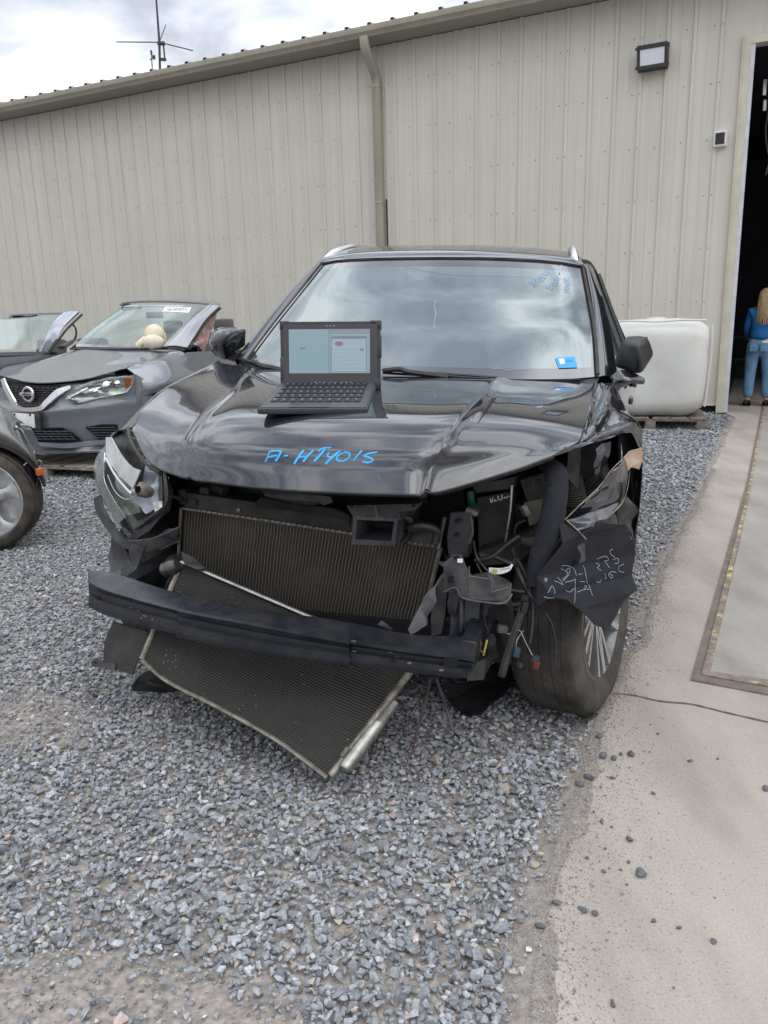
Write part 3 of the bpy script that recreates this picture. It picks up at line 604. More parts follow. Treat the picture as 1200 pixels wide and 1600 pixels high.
for i, (px, py, r_, lb) in enumerate(loose):
    lb = lb or ('small dark stone on the concrete, %s of the loose stones in the photo' % rank_[i])
    q = G(px, py); dist = np.linalg.norm(q - CAM)
    far = lb or 'small dark stone lying loose on the pale concrete apron'
    rock('loose_stone', q[0], q[1], r_ * dist / FPX * .95, MAT['rock_dark'], far, 'loose stones scattered on the concrete', seed=i + 5)
for i, (px, py, r_, lb) in enumerate([(681, 1188, 12, 'large tan stone on the gravel in front of the wrecked car, nearest the dangling rods'), (788, 1231, 9, 'pale tan stone on the gravel below the front tyre'), (834, 1349, 9, 'whitish tan stone at the edge of the gravel by the slab'), (762, 1285, 8, 'cream stone on the gravel left of the slab corner'), (994, 829, 10, 'orange tan stone on the gravel beside the front wheel')]):
    q = G(px, py); dist = np.linalg.norm(q - CAM); rock('tan_stone', q[0], q[1], r_ * dist / FPX, MAT['rock_pale'], lb, None, seed=i + 77, z=-.008)

# ================================================================== BUILDING
rotB = math.atan2(-dW[1], -dW[0])
bld = thing('warehouse', 'long beige ribbed metal warehouse with gutter and open doorway at the right', 'warehouse', (W0[0], W0[1], 0), rotB)
def wl(s, off, z): return (-s, -off, z)
RS, RX = .326, .37
def wall_strip(b, s0, s1, z0, z1):
    prof = [(s0, 0.)]
    k0 = math.ceil((s0 - RX) / RS); s = RX + k0 * RS
    while s < s1 - .06:
        if s - .045 > s0: prof += [(s - .028, 0.), (s - .020, .021), (s + .020, .021), (s + .028, 0.), (s + .145, 0), (s + .152, .004), (s + .170, .004), (s + .177, 0.)]
        s += RS
    prof = [q for q in prof if q[0] < s1]
    prof.append((s1, 0.))
    lo = [b.v(wl(a_, c_, z0)) for a_, c_ in prof]; hi = [b.v(wl(a_, c_, z1)) for a_, c_ in prof]
    for i in range(len(prof) - 1): b.face([lo[i], lo[i + 1], hi[i + 1], hi[i]])
DOOR_Z, DOOR_W = 4.62, 4.4
b = MB(); wall_strip(b, 0.03, 24., .10, 5.43); wall_strip(b, -DOOR_W, .03, DOOR_Z, 5.43); wall_strip(b, -10., -DOOR_W, .10, 5.43)
zrow = [.84, 1.51, 2.205, 2.88, 3.555, 4.23, 4.9]
s = RX - RS
for k in range(0, 72):
    sr = RX + k * RS
    for z in zrow:
        for ds in ((.0, .10) if k % 3 == 0 else (.10,)):
            if sr + ds > 23: continue
            b.box(wl(sr + ds, .003 + (.021 if ds == 0 else 0), z + .012 * math.sin(k * 2.1)), (.010, .007, .010), mi=1)
b.build('wall', [MAT['wall_metal'], MAT['dark_gap']], bld, smooth=0, recalc=False)
b = MB()
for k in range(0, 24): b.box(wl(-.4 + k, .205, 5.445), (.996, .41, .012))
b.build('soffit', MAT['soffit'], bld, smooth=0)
# K style gutter
b = MB(); pr = [(.40, 5.42), (.455, 5.42), (.465, 5.445), (.50, 5.48), (.51, 5.53), (.51, 5.55), (.495, 5.552), (.495, 5.535), (.40, 5.535)]
pr = [(a_ - .03, c_ + .012) for a_, c_ in pr]
S_ = lambda u, v: np.array(wl(-10 + 34 * v, *crom([np.array((0., 0.))], 0)))
A_ = [b.v(wl(-10, a_, c_)) for a_, c_ in pr]; B_ = [b.v(wl(24, a_, c_)) for a_, c_ in pr]
for i in range(len(pr) - 1): b.face([A_[i], A_[i + 1], B_[i + 1], B_[i]])
b.face(A_); b.face(B_[::-1]); b.build('gutter', MAT['trim_tan'], bld, smooth=30)
# roof with ribs whose ends show above the gutter
b = MB(); pr = []
s = -10.
while s < 24: pr += [(s, 0), (s + .30, 0), (s + .312, .032), (s + .352, .032), (s + .364, 0)]; s += .37
def rz(off): return 5.575 + (.46 - off) * .16
for (a0, a1) in ((.44, -9.),):
    A_ = [b.v(wl(a_, a0, rz(a0) + c_)) for a_, c_ in pr]; B_ = [b.v(wl(a_, a1, rz(a1) + c_)) for a_, c_ in pr]
    for i in range(len(pr) - 1): b.face([A_[i], A_[i + 1], B_[i + 1], B_[i]])
s = -10.
while s < 24: b.box(wl(s + .332, .445, 5.575 + .013), (.05, .02, .03), mi=1); s += .37
b.build('roof', [MAT['roof_metal'], MAT['dark_gap']], bld, smooth=0)
b = MB(); b.quad(wl(-10, -18, 5.5), wl(24, -18, 5.5), wl(24, -9, rz(-9)), wl(-10, -9, rz(-9))); b.quad(wl(-10, -18, 0), wl(24, -18, 0), wl(24, -18, 5.5), wl(-10, -18, 5.5))
for s in (-10, 24): b.face([b.v(wl(s, -18, 0)), b.v(wl(s, .0, 0)), b.v(wl(s, 0, 5.6)), b.v(wl(s, -9, rz(-9))), b.v(wl(s, -18, 5.5))])
b.build('rear_shell', MAT['wall_metal'], bld, smooth=0)
# base of the wall: recess shade put in as a black strip, block and base trim
b = MB(); b.box(wl(11.98, -.05, .05), (23.9, .02, .16)); b.build('recess_shade_strip', MAT['dark_gap'], bld, smooth=0)
b = MB(); b.box(wl(11.99, .006, .10), (23.96, .03, .012)); b.build('base_trim', MAT['trim_cream'], bld, smooth=0)
b = MB()
for s in (.42, 2.7, 5.1, 7.5): b.box(wl(s, -.01, .045), (.09, .05, .13))
b.build('footing_block', MAT['wood_grey'], bld, smooth=0)
# door trim
b = MB()
b.box(wl(.065, .012, 2.36), (.085, .05, 4.72)); b.box(wl(.115, .022, 2.36), (.014, .07, 4.72)); b.box(wl(-DOOR_W - .06, .012, 2.36), (.10, .05, 4.72))
b.box(wl(-DOOR_W / 2, .013, 4.66), (DOOR_W + .1, .052, .09)); b.build('door_trim', MAT['trim_cream'], bld, smooth=0)
b = MB(); b.box(wl(-.002, -.055, 2.32), (.048, .17, 4.63)); b.box(wl(-DOOR_W + .002, -.055, 2.32), (.048, .17, 4.63)); b.box(wl(-DOOR_W / 2, -.055, 4.635), (DOOR_W, .17, .045))
b.build('door_jamb', MAT['trim_white'], bld, smooth=0)
# interior
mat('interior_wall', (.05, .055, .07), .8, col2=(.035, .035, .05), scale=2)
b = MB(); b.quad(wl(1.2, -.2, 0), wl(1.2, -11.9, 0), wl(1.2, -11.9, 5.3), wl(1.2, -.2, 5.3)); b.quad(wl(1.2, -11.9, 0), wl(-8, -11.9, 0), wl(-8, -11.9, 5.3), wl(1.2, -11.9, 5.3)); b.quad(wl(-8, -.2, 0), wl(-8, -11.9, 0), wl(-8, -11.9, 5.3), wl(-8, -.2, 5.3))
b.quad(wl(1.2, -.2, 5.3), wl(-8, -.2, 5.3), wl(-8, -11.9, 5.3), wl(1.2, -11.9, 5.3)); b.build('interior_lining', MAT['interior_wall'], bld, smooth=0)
# downspout
b = MB(); S0 = 5.20
path = [(S0 + .02, .42, 5.44), (S0 + .02, .42, 5.33), (S0 + .01, .36, 5.22), (S0, .14, 5.02), (S0, .085, 4.90), (S0, .085, .25)]
for i in range(len(path)):
    pass
prev = None
for i, (s_, o_, z_) in enumerate(path):
    nx = path[min(i + 1, len(path) - 1)]; pv = path[max(i - 1, 0)]; d_ = Vector((0, nx[1] - pv[1], nx[2] - pv[2])).normalized(); up = Vector((0, -d_.z, d_.y)) if True else None
    ring = []
    for (a_, c_) in ((-.062, -.042), (-.055, -.050), (.055, -.050), (.062, -.042), (.062, .042), (.055, .05), (-.055, .05), (-.062, .042)):
        q = Vector((s_ + a_, o_, z_)) + up * c_; ring.append(b.v(wl(q.x, q.y, q.z)))
    if prev:
        for k in range(8): b.face([prev[k], prev[(k + 1) % 8], ring[(k + 1) % 8], ring[k]])
    else: b.face(ring)
    prev = ring
b.face(prev[::-1]); dn = b.build('downspout', MAT['trim_tan'], bld, smooth=50)
for z in (4.86, 3.2, 1.2): b = MB(); b.box(wl(S0, .085, z), (.132, .108, .035)); b.build('strap', MAT['trim_tan'], dn, smooth=0)
b = MB(); b.box(wl(S0 - .088, .014, 1.7), (.011, .026, 3.1)); b.build('panel_lap', MAT['dark_gap'], bld, smooth=0)
# wall pack light
def at_wall(s, z, off=0.): q = WB(s, off, z); return tuple(q)
lt = thing('wall_light', 'dark framed rectangular wall light high on the beige wall', 'wall light', at_wall(1.19, 4.62, .0), rotB); lt.scale = (.92, .92, .92)
b = MB(); bt = [(-.21, -.02, -.15), (.21, -.02, -.15), (.21, -.02, .16), (-.21, -.02, .16)]; tp = [(-.20, -.15, -.145), (.20, -.15, -.145), (.20, -.23, .13), (-.20, -.23, .13)]
b.hexa(bt, tp); b.build('housing', MAT['lamp_black'], lt, smooth=0, bevel=.008)
b = MB(); fr = [(-.205, -.155, -.15), (.205, -.155, -.15), (.205, -.238, .14), (-.205, -.238, .14)]
def lerp3(a_, c_, t): return tuple(a_[i] * (1 - t) + c_[i] * t for i in range(3))
fi = [(-.165, -.162, -.105), (.165, -.162, -.105), (.165, -.225, .085), (-.165, -.225, .085)]
for i in range(4):
    j = (i + 1) % 4; b.hexa([fr[i], fr[j], fi[j], fi[i]], [(p[0], p[1] - .02, p[2]) for p in (fr[i], fr[j], fi[j], fi[i])])
for (x, z, y) in ((-.215, -.12, -.16), (.215, -.12, -.16), (-.215, .11, -.22), (.215, .11, -.22)): b.box((x, y, z), (.03, .03, .035))
b.build('frame', MAT['lamp_black'], lt, smooth=0)
b = MB(); b.hexa([(p[0], p[1] + .004, p[2]) for p in fi], [(p[0], p[1] - .012, p[2]) for p in fi]); b.build('lens', MAT['lamp_lens'], lt, smooth=0)
vt = thing('door_sensor', 'small white framed dark square sensor box on the wall beside the doorway', 'sensor', at_wall(.31, 3.55, 0), rotB)
b = MB(); b.hexa([(-.085, -.0, -.10), (.085, -.0, -.10), (.085, -.0, .10), (-.085, 0, .10)], [(-.075, -.07, -.095), (.075, -.07, -.095), (.075, -.11, .08), (-.075, -.11, .08)]); b.build('housing', MAT['white_paint'], vt, smooth=0, bevel=.006)
b = MB(); b.hexa([(-.055, -.077, -.072), (.055, -.077, -.072), (.055, -.107, .058), (-.055, -.107, .058)], [(-.055, -.083, -.072), (.055, -.083, -.072), (.055, -.113, .058), (-.055, -.113, .058)]); b.build('sensor_window', MAT['lamp_black'], vt, smooth=0)
# dark clutter inside the door
b = MB(); b.box((0, 0, .45), (1.6, .6, .05)); b.box((0, 0, .9), (1.6, .6, .04)); 
for x in (-.78, .78):
    for y in (-.28, .28): b.box((x, y, .5), (.05, .05, 1.0))
tag(b.build('workbench', MAT['engine_dark'], None), 'dark workbench deep inside the open doorway', 'workbench'); o = bpy.data.objects['workbench']; o.location = at_wall(-.2, 0, -6.5); o.rotation_euler = (0, 0, rotB)
for i, (s, z, l_) in enumerate(((-.42, 4.1, .34), (-.50, 3.65, .22))):
    pass
b = MB(); b.tube([(0, 0, 0), (.01, 0, -.22), (.0, .01, -.40), (.03, 0, -.62), (.08, 0, -.8), (.05, 0, -1.0)], .012, refine=3); b.tube([(0, 0, 0), (0, 0, 1.1)], .006)
o = b.build('hanging_hose', MAT['plastic_grey']); o.location = at_wall(-.22, 4.2, -.9); tag(o, 'thin hose hanging in the dark at the top of the doorway', 'hose')
b = MB(); b.box((0, 0, 0), (.05, .04, .2), bev=.01); b.box((.02, 0, -.22), (.045, .04, .14), bev=.01); o = b.build('pull_handle', MAT['reflector']); o.location = at_wall(-.16, 4.28, -.75); tag(o, 'small pale handle hanging in the dark doorway top', 'handle')

# ------------------------------------------------------------------ antennas on the roof
def sky_pt(px, py, off):
    r = ray(px, py); n3 = np.array([nW[0], nW[1], 0]); c = CAM - np.array([W0[0], W0[1], 0]); t = (off - c @ n3) / (r @ n3); return CAM + t * r
AO = -.5
base = sky_pt(248, 104, AO); top = sky_pt(242, -30, AO); hub = sky_pt(249, 66, AO)
an = thing('radio_antenna', 'thin metal radio antenna with three arms standing on the warehouse roof', 'antenna', tuple(base))
rel = lambda p: tuple(np.array(p) - base)
zr = rz(AO) - base[2]
b = MB(); b.tube([(0, 0, min(zr, 0) - .05), rel(hub)], .022); b.build('mast', MAT['lamp_black'], an)
b = MB(); b.tube([rel(hub), rel(top)], [.022, .014]); b.build('whip', MAT['lamp_black'], an)
for (px, py, dof) in ((182, 65.5, 0), (301, 79, .2), (259, 39, -.7)):
    b = MB(); b.tube([rel(hub), rel(sky_pt(px, py, AO + dof))], .010); b.build('arm', MAT['lamp_black'], an)
b = MB(); b.box(tuple(np.array(rel(hub)) + np.array([.03, 0, -.02])), (.13, .06, .05)); b.box(tuple(np.array(rel(hub)) + np.array([.05, 0, -.28])), (.09, .06, .04)); b.tube([tuple(np.array(rel(hub)) + np.array([.07, 0, 0])), tuple(np.array(rel(hub)) + np.array([.07, 0, -.3]))], .015); b.build('mount_bracket', MAT['lamp_black'], an)
base2 = sky_pt(236.5, 104, AO)
wv = thing('weather_vane', 'small weather vane on a thin pole left of the radio antenna', 'weather vane', tuple(base2))
rel2 = lambda p: tuple(np.array(p) - base2)
b = MB(); b.tube([(0, 0, min(rz(AO) - base2[2], 0) - .05), rel2(sky_pt(236.5, 80, AO))], .010); b.build('pole', MAT['lamp_black'], wv)
b = MB(); b.tube([rel2(sky_pt(234, 94, AO)), rel2(sky_pt(241, 88, AO))], .008); b.box(rel2(sky_pt(240.5, 89.5, AO)), (.05, .01, .07)); b.box(rel2(sky_pt(236.5, 82, AO)), (.03, .03, .07)); b.build('vane', MAT['lamp_black'], wv)

# ================================================================== WRECKED BLACK SUV
F1 = Frame(-.139, 2.634, 19.2); P = F1.P
suv = thing('wrecked_suv', 'wrecked black crossover with its front torn off, bare bumper beam and crooked radiator showing', 'car', tuple(F1.O), -F1.a)
def PL(lst): return [P(*q) for q in lst]
# hood
hood_rows = [PL(r) for r in [
 [(207, 672, -.20), (235, 722, -.38), (287, 745, -.48), (330, 751, -.54), (450, 764, -.62), (625, 771, -.62), (678, 769, -.58), (785, 739, -.48), (862, 712, -.40)],
 [(208, 664, -.17), (238, 700, -.34), (285, 722, -.45), (330, 727, -.52), (455, 737, -.59), (630, 745, -.59), (690, 741, -.54), (790, 715, -.45), (880, 702, -.37)],
 [(213, 652, -.12), (248, 672, -.27), (285, 690, -.40), (335, 692, -.48), (465, 698, -.555), (645, 706, -.555), (710, 697, -.51), (800, 690, -.41), (902, 692, -.30)],
 [(228, 634, -.03), (268, 640, -.14), (312, 652, -.28), (360, 650, -.36), (480, 652, -.44), (665, 660, -.44), (738, 652, -.38), (825, 655, -.28), (912, 668, -.18)],
 [(262, 606, .15), (300, 608, .08), (352, 610, -.02), (400, 607, -.06), (520, 609, -.10), (690, 617, -.10), (775, 612, -.06), (850, 618, .03), (922, 632, .10)],
 [(300, 586, .36), (328, 586, .34), (370, 590, .28), (414, 591, .26), (550, 594, .24), (705, 601, .24), (787, 600, .24), (860, 604, .28), (926, 612, .34)],
 [(345, 567, .58), (362, 570, .58), (390, 575, .58), (436, 579, .60), (580, 585, .66), (720, 590, .66), (797, 592, .64), (870, 595, .62), (930, 599, .6)]]]
for _ in range(3):      # iron out the measured heights so the panel reads as pressed steel
    zz = np.array([[p[2] for p in r] for r in hood_rows]); z2 = zz.copy()
    for j in range(1, 6):
        for i in range(1, 8): z2[j, i] = .6 * zz[j, i] + .2 * .5 * (zz[j - 1, i] + zz[j + 1, i]) + .2 * .5 * (zz[j, i - 1] + zz[j, i + 1])
    for j in range(1, 6):
        for i in range(1, 8): hood_rows[j][i][2] = z2[j, i]
# raise the panel between the creases a little: a real pressed step
for r in hood_rows[1:]:
    for i in (3, 4, 5): r[i][2] += .007
class HoodS(Surf):
    pass
HS0 = Surf(hood_rows)
def HS(u, v):
    p = HS0(u, v)
    # pressed crease lines
    for uc, sgn in ((.28, 1), (.725, 1)):
        d = (u - uc) / .013
        p = p + np.array([0, 0, (.008 if uc < .5 else .014) * math.exp(-d * d)])
    # shallow dents
    p = p + np.array([0, 0, 0.0012 * noise.noise(Vector((u * 5, v * 4, 1.3))) + .0004 * noise.noise(Vector((u * 14, v * 9, 7)))])
    return p
class Wrap:
    def __init__(s, f): s.f = f
    def __call__(s, u, v): return s.f(u, v)
    nrm = Surf.nrm
HSW = Wrap(HS)
hb = MB(); hb.grid(HSW, 110, 50); hood_bvh = bvh_of(hb)
# the lip turned under
b = hb
b.solid(.012); hood = b.build('hood', MAT['paint_black'], suv, smooth=45)
b = MB(); rows = []
lip = [HS(u, 0) for u in np.linspace(0, 1, 40)]
b.grid(Surf([lip, [p + np.array([0, .03, -.012]) for p in lip], [p + np.array([0, .09, -.006]) for p in lip]]), 60, 6); b.solid(.004); b.build('hood_underside', MAT['plastic_matte'], hood)
def patch_on(bvh, frame, corners, off, b, mi=0, n_=4):
    A_ = [np.array(c, float) for c in corners]; g = []
    for j in range(n_ + 1):
        r = []
        for i in range(n_ + 1):
            u, v = i / n_, j / n_; q = (A_[0] * (1 - u) + A_[1] * u) * (1 - v) + (A_[3] * (1 - u) + A_[2] * u) * v; h, _ = frame.hit(bvh, q[0], q[1], off); r.append(b.v(h) if h is not None else None)
        g.append(r)
    for j in range(n_):
        for i in range(n_):
            f4 = [g[j][i], g[j][i + 1], g[j + 1][i + 1], g[j + 1][i]]
            if all(f4): b.face(f4, mi)
# crease shade, laid on as a black patch
def on_hood(px, py, off=.002): return F1.hit(hood_bvh, px, py, off)[0]
def ribbon(bvh, frame, pts, wd, off=.0015, name=None, mat_=None, parent=None, mb=None, th=.0012, refine=4):
    """a painted line lying on a surface, through picture points"""
    b = mb or MB(); A_ = [np.array(p, float) for p in pts]; n_ = max(2, (len(A_) - 1) * refine); S3, N3 = [], []
    for i in range(n_ + 1):
        q = crom(A_, i / n_); h, nm = frame.hit(bvh, q[0], q[1], off)
        if h is not None: S3.append(Vector(h)); N3.append(Vector(nm))
    prev = None
    for i in range(len(S3)):
        t = (S3[min(i + 1, len(S3) - 1)] - S3[max(i - 1, 0)])
        if t.length < 1e-7: continue
        t.normalize(); s_ = t.cross(N3[i]).normalized() * wd * .5
        r_ = [b.v(S3[i] + s_), b.v(S3[i] + N3[i] * th), b.v(S3[i] - s_)]
        if prev: b.face([prev[0], prev[1], r_[1], r_[0]]); b.face([prev[1], prev[2], r_[2], r_[1]])
        prev = r_
    if mb is None and name: return b.build(name, mat_, parent, smooth=60)
b = MB()
patch_on(hood_bvh, F1, [(776, 621), (768, 624), (745, 664), (750, 657)], .0015, b, 0, 8)
for pts in ([(345, 600), (352, 592), (382, 586)],): pass
b.build('crease_shade', MAT['void'], hood)  # shade inside the V crease, as a black patch on the hood
# hood writing  "A-HTY015"
mk = [[(415, 722), (420, 711), (423, 706), (440, 705)], [(440, 705), (436, 713), (431, 721)], [(419, 715), (434, 712)], [(444, 713), (451, 712)],
      [(475, 704), (467, 714), (460, 725)], [(490, 704), (480, 714), (474, 722)], [(466, 715), (484, 713)],
      [(498, 706), (504, 701), (518, 700)], [(508, 702), (499, 713), (491, 721)],
      [(514, 707), (512, 713), (519, 714), (532, 705)], [(529, 707), (517, 717), (509, 725)],
      [(537, 708), (528, 713), (527, 719), (536, 721), (545, 716), (546, 709), (538, 707)],
      [(566, 704), (559, 712), (553, 720)], [(590, 707), (577, 709), (569, 713), (576, 715), (583, 719), (577, 723), (566, 722)]]
b = MB()
for k, p in enumerate(mk):
    ribbon(hood_bvh, F1, p, .0075 if k in (1, 4, 5, 8, 10) else .0052, off=.0012, mb=b)
b.build('marker_writing', MAT['marker_blue'], hood)
for p in ([(345, 752 - 35), (352, 715)], [(852, 697), (860, 703), (871, 703), (874, 698), (866, 694)], [(590, 741), (594, 751)], [(372, 618), (376, 622), (380, 622)]): ribbon(hood_bvh, F1, p, .0016, off=.0008, name='scratch', mat_=MAT['chalk_faint'], parent=hood)

# windshield, frit band, pillars, roof
ws_rows = [PL(r) for r in [
 [(384, 566, .72), (440, 579, .64), (580, 586, .58), (760, 592, .58), (880, 592, .64), (936, 588, .74)],
 [(424, 512, .98), (480, 514, .90), (600, 515, .86), (760, 517, .86), (880, 518, .90), (931, 520, .98)],
 [(462, 464, 1.22), (510, 463, 1.15), (620, 462, 1.11), (760, 464, 1.11), (870, 467, 1.15), (922, 470, 1.22)],
 [(503, 413, 1.47), (540, 408, 1.40), (630, 405, 1.37), (750, 405, 1.37), (855, 410, 1.40), (912, 418, 1.47)]]]
WS = Surf(ws_rows)
U0, U1, V0, V1 = .045, .955, .07, .93
b = MB(); b.grid(WS, 50, 30); ws_bvh = bvh_of(b); b.bm.free()
b = MB(); b.grid(WS, 40, 26, U0, U1, V0, V1); wsh = b.build('windshield', MAT['windshield'], suv, smooth=80)
mat('frit', (.03, .03, .034), .12, coat=1, spec=.8, rvar=0)
b = MB()
for a in ((0, U0, 0, 1), (U1, 1, 0, 1), (U0, U1, 0, V0), (U0, U1, V1, 1)): b.grid(WS, 30, 20, a[0], a[1], a[2], a[3])
b.build('windshield_border', MAT['frit'], wsh, smooth=80)
def strip_surf(A_, B_): return Surf([A_, B_])
# A pillars
lpo = PL([(366, 562, .74), (408, 510, .99), (450, 460, 1.24), (499, 410, 1.50)]); lpi = PL([(384, 566, .72), (424, 512, .98), (462, 464, 1.22), (503, 413, 1.47)])
b = MB(); b.grid(Surf([lpi, [(a + c) / 2 + np.array([-.005, -.01, .012]) for a, c in zip(lpi, lpo)], lpo, [p + np.array([-.02, .06, -.03]) for p in lpo]]), 24, 8); b.solid(.003); b.build('pillar', MAT['paint_black'], suv, smooth=60)
rpi = PL([(936, 588, .74), (931, 520, .98), (922, 470, 1.22), (912, 418, 1.47)]); rpo = PL([(958, 592, .80), (947, 520, 1.04), (935, 465, 1.26), (919, 412, 1.50)])
b = MB(); b.grid(Surf([rpi, [(a + c) / 2 + np.array([.003, -.006, .01]) for a, c in zip(rpi, rpo)], rpo, [p + np.array([.02, .08, -.02]) for p in rpo]]), 24, 8); b.solid(.003); b.build('pillar', MAT['paint_black'], suv, smooth=60)
# black rubber seam between glass and pillar
b = MB(); b.tube([p + np.array([-.004, -.006, .008]) for p in rpi], .007, refine=4); b.tube([p + np.array([.002, -.006, .008]) for p in lpi], .004, refine=4); b.tube([WS(u, 1.) + np.array([0, 0, .004]) for u in np.linspace(0, 1, 12)], .004); b.build('glass_seal', MAT['rubber'], wsh)
# roof
hd = [WS(u, 1.) for u in (0, .2, .4, .6, .8, 1)]
rr2 = PL([(505, 404, 1.56), (560, 396, 1.53), (650, 392.5, 1.52), (750, 393, 1.52), (850, 399, 1.53), (905, 406, 1.56)])
def crest(px, py, yc): return P(px, py, yc)
rr3 = PL([(528, 394, 1.95), (590, 388, 1.95), (670, 386.5, 1.95), (770, 387.5, 1.95), (850, 392, 1.95), (899, 398, 1.95)])
rr4 = [p + np.array([0, .8, -.015]) for p in rr3]; rr5 = [p + np.array([0, 1.7, -.09]) for p in rr3]; rr6 = [p + np.array([0, 2.1, -.20]) for p in rr3]
for r in (rr4, rr5, rr6):
    pass
b = MB(); b.grid(Surf([hd, rr2, rr3, rr4, rr5, rr6]), 40, 50); b.solid(-.01); b.build('roof', MAT['paint_black'], suv, smooth=60)
# rear glass, tail, flanks
def mirror_avg(): pass
wid = lambda z: .88 if z < .95 else .88 - (z - .95) * .42
def flank(sx):
    rows = []
    for y in (.80, 1.3, 2.0, 2.8, 3.4, 3.75):
        tilt = -.045
        rows.append([np.array((sx * .86, y, .28)), np.array((sx * .91, y, .5)), np.array((sx * .905, y, .75)), np.array((sx * .89, y, .95)), np.array((sx * .86, y, 1.07 + tilt * sx * .8))])
    return rows
for sx, nm in ((-1, 'a'), (1, 'b')):
    b = MB(); fr = flank(sx); b.grid(Surf(fr), 14, 26); b.solid(.01)
    sd_ = b.build('body_side', MAT['paint_black'], suv, smooth=50)
    b = MB(); top = [np.array((sx * .86, y, 1.065 - .045 * sx * .8)) for y in (.9, 1.4, 2.2, 3.0, 3.6)]
    ru = [np.array((sx * .64, y, z - .045 * sx * .6)) for y, z in ((1.50, 1.565), (1.75, 1.59), (2.3, 1.615), (3.0, 1.58), (3.45, 1.48))]
    b.grid(Surf([top, ru]), 24, 6); b.solid(.004); b.build('side_window', MAT['side_glass'], sd_, smooth=50)
    b = MB()
    for y, yt in ((1.95, 2.15), (2.9, 2.95)): b.tube([(sx * .865, y, 1.06 - .036 * sx), (sx * .648, yt, 1.59 - .027 * sx)], .02, seg=6)
    b.tube([p + np.array([sx * .004, 0, .0]) for p in ru], .009, refine=3); b.build('window_frame', MAT['plastic_black'], sd_)
    b = MB()
    for y in (1.3, 2.3): b.box((sx * .925, y, .90), (.02, .16, .03), bev=.008)
    b.build('door_handle', MAT['paint_black'], sd_)
b = MB(); b.grid(Surf([[np.array((x, 3.75 + .12 * (1 - (x / .9) ** 2), z)) for x in (-.9, -.5, 0, .5, .9)] for z in (.25, .6, 1.0, 1.08)]), 14, 10); b.solid(.01); b.build('tailgate', MAT['paint_black'], suv)
b = MB(); b.grid(Surf([[np.array((x, 3.86, 1.08)) for x in (-.84, 0, .84)], [np.array((x * .78, 3.6, 1.5)) for x in (-.84, 0, .84)]]), 8, 6); b.solid(.004); b.build('rear_window', MAT['side_glass'], suv)
b = MB(); b.box((0, 2.3, .22), (1.7, 3.2, .12)); b.build('underbody', MAT['engine_dark'], suv, smooth=0)
# roof rails
for pts in ([(506, 409, 1.53), (522, 397, 1.62), (540, 389.5, 1.74), (560, 386, 1.95), (576, 385.5, 2.4), (582, 386, 2.9)], [(900, 414, 1.50), (898, 404, 1.53), (896, 393, 1.60), (893.5, 387.5, 1.75), (892, 388, 2.3), (890, 392, 2.9)]):
    b = MB(); A_ = PL(pts); up = np.array([0, 0, .0]); b.tube([a + up for a in A_], [.016, .02, .016, .014, .014, .013], refine=4, flat=1.3, seg=10); rl = b.build('roof_rail', MAT['satin_silver'], suv)
    b = MB(); b.box(tuple(A_[0] + np.array([0, .02, -.03])), (.04, .10, .06), bev=.01); b.box(tuple(A_[-1] + np.array([0, .02, -.04])), (.04, .10, .08), bev=.01); b.build('rail_foot', MAT['plastic_black'], rl)
# cowl + wipers
cw = [WS(u, 0.0) for u in np.linspace(0, 1, 9)]
b = MB(); b.grid(Surf([[HS(u, 1) + np.array([0, -.03, -.018]) for u in np.linspace(0, 1, 9)], [(HS(u, 1) + c) / 2 + np.array([0, 0, -.012]) for u, c in zip(np.linspace(0, 1, 9), cw)], [c + np.array([0, .01, -.004]) for c in cw]]), 40, 8); b.solid(.01); b.build('cowl', MAT['plastic_black'], suv)
def wiper(pts, base_):
    b = MB(); A_ = PL(pts); b.tube(A_, .009, refine=4, seg=6, flat=.6); wp = b.build('wiper', MAT['plastic_black'], suv)
    b = MB(); b.tube([p + np.array([0, .006, -.012]) for p in A_], .005, refine=4, seg=5); b.build('blade', MAT['rubber'], wp)
    b = MB(); b.tube(PL(base_), .011, seg=6, refine=3); b.build('arm', MAT['plastic_black'], wp)
wiper([(377, 561, .70), (400, 567, .66), (425, 572, .62), (450, 577, .60), (520, 584, .56)], [(395, 564, .64), (410, 572, .60), (432, 576, .58), (480, 584, .55)])
wiper([(597, 578, .53), (630, 580, .53), (680, 583, .53), (740, 587, .53), (785, 590, .55)], [(600, 579, .52), (625, 577, .5), (640, 581, .5), (700, 589, .52)])
# interior
cab = MB(); cab.box((0, 2.2, .55), (1.6, 2.9, .5)); cab.build('cabin_floor', MAT['interior_dark'], suv, smooth=0)
b = MB(); b.grid(Surf([[np.array((x, .86, .98)) for x in (-.7, 0, .7)], [np.array((x, 1.15, 1.03)) for x in (-.7, 0, .7)], [np.array((x, 1.35, .95)) for x in (-.7, 0, .7)], [np.array((x, 1.4, .7)) for x in (-.7, 0, .7)]]), 10, 10); b.solid(.01); b.build('dashboard', MAT['interior_dark'], suv)
for x in (-.38, .38):
    b = MB(); b.box((x, 2.0, .75), (.5, .5, .16), bev=.05); b.box((x, 2.25, 1.05), (.48, .14, .62), Matrix.Rotation(R_(-14), 3, 'X'), bev=.05); st = b.build('seat', MAT['seat_tan'], suv)
    b = MB(); b.box((x, 2.36, 1.40), (.27, .10, .18), Matrix.Rotation(R_(-10), 3, 'X'), bev=.04); b.build('headrest', MAT['seat_tan'], st)
b = MB(); b.lathe([(.18, -.012), (.192, 0), (.18, .012), (.168, 0), (.18, -.012)], (.38, 1.55, 1.02), 'z', 32, Matrix.Rotation(R_(65), 3, 'X')); b.box((.38, 1.56, 1.02), (.32, .03, .05)); b.build('steering_wheel', MAT['interior_dark'], suv)
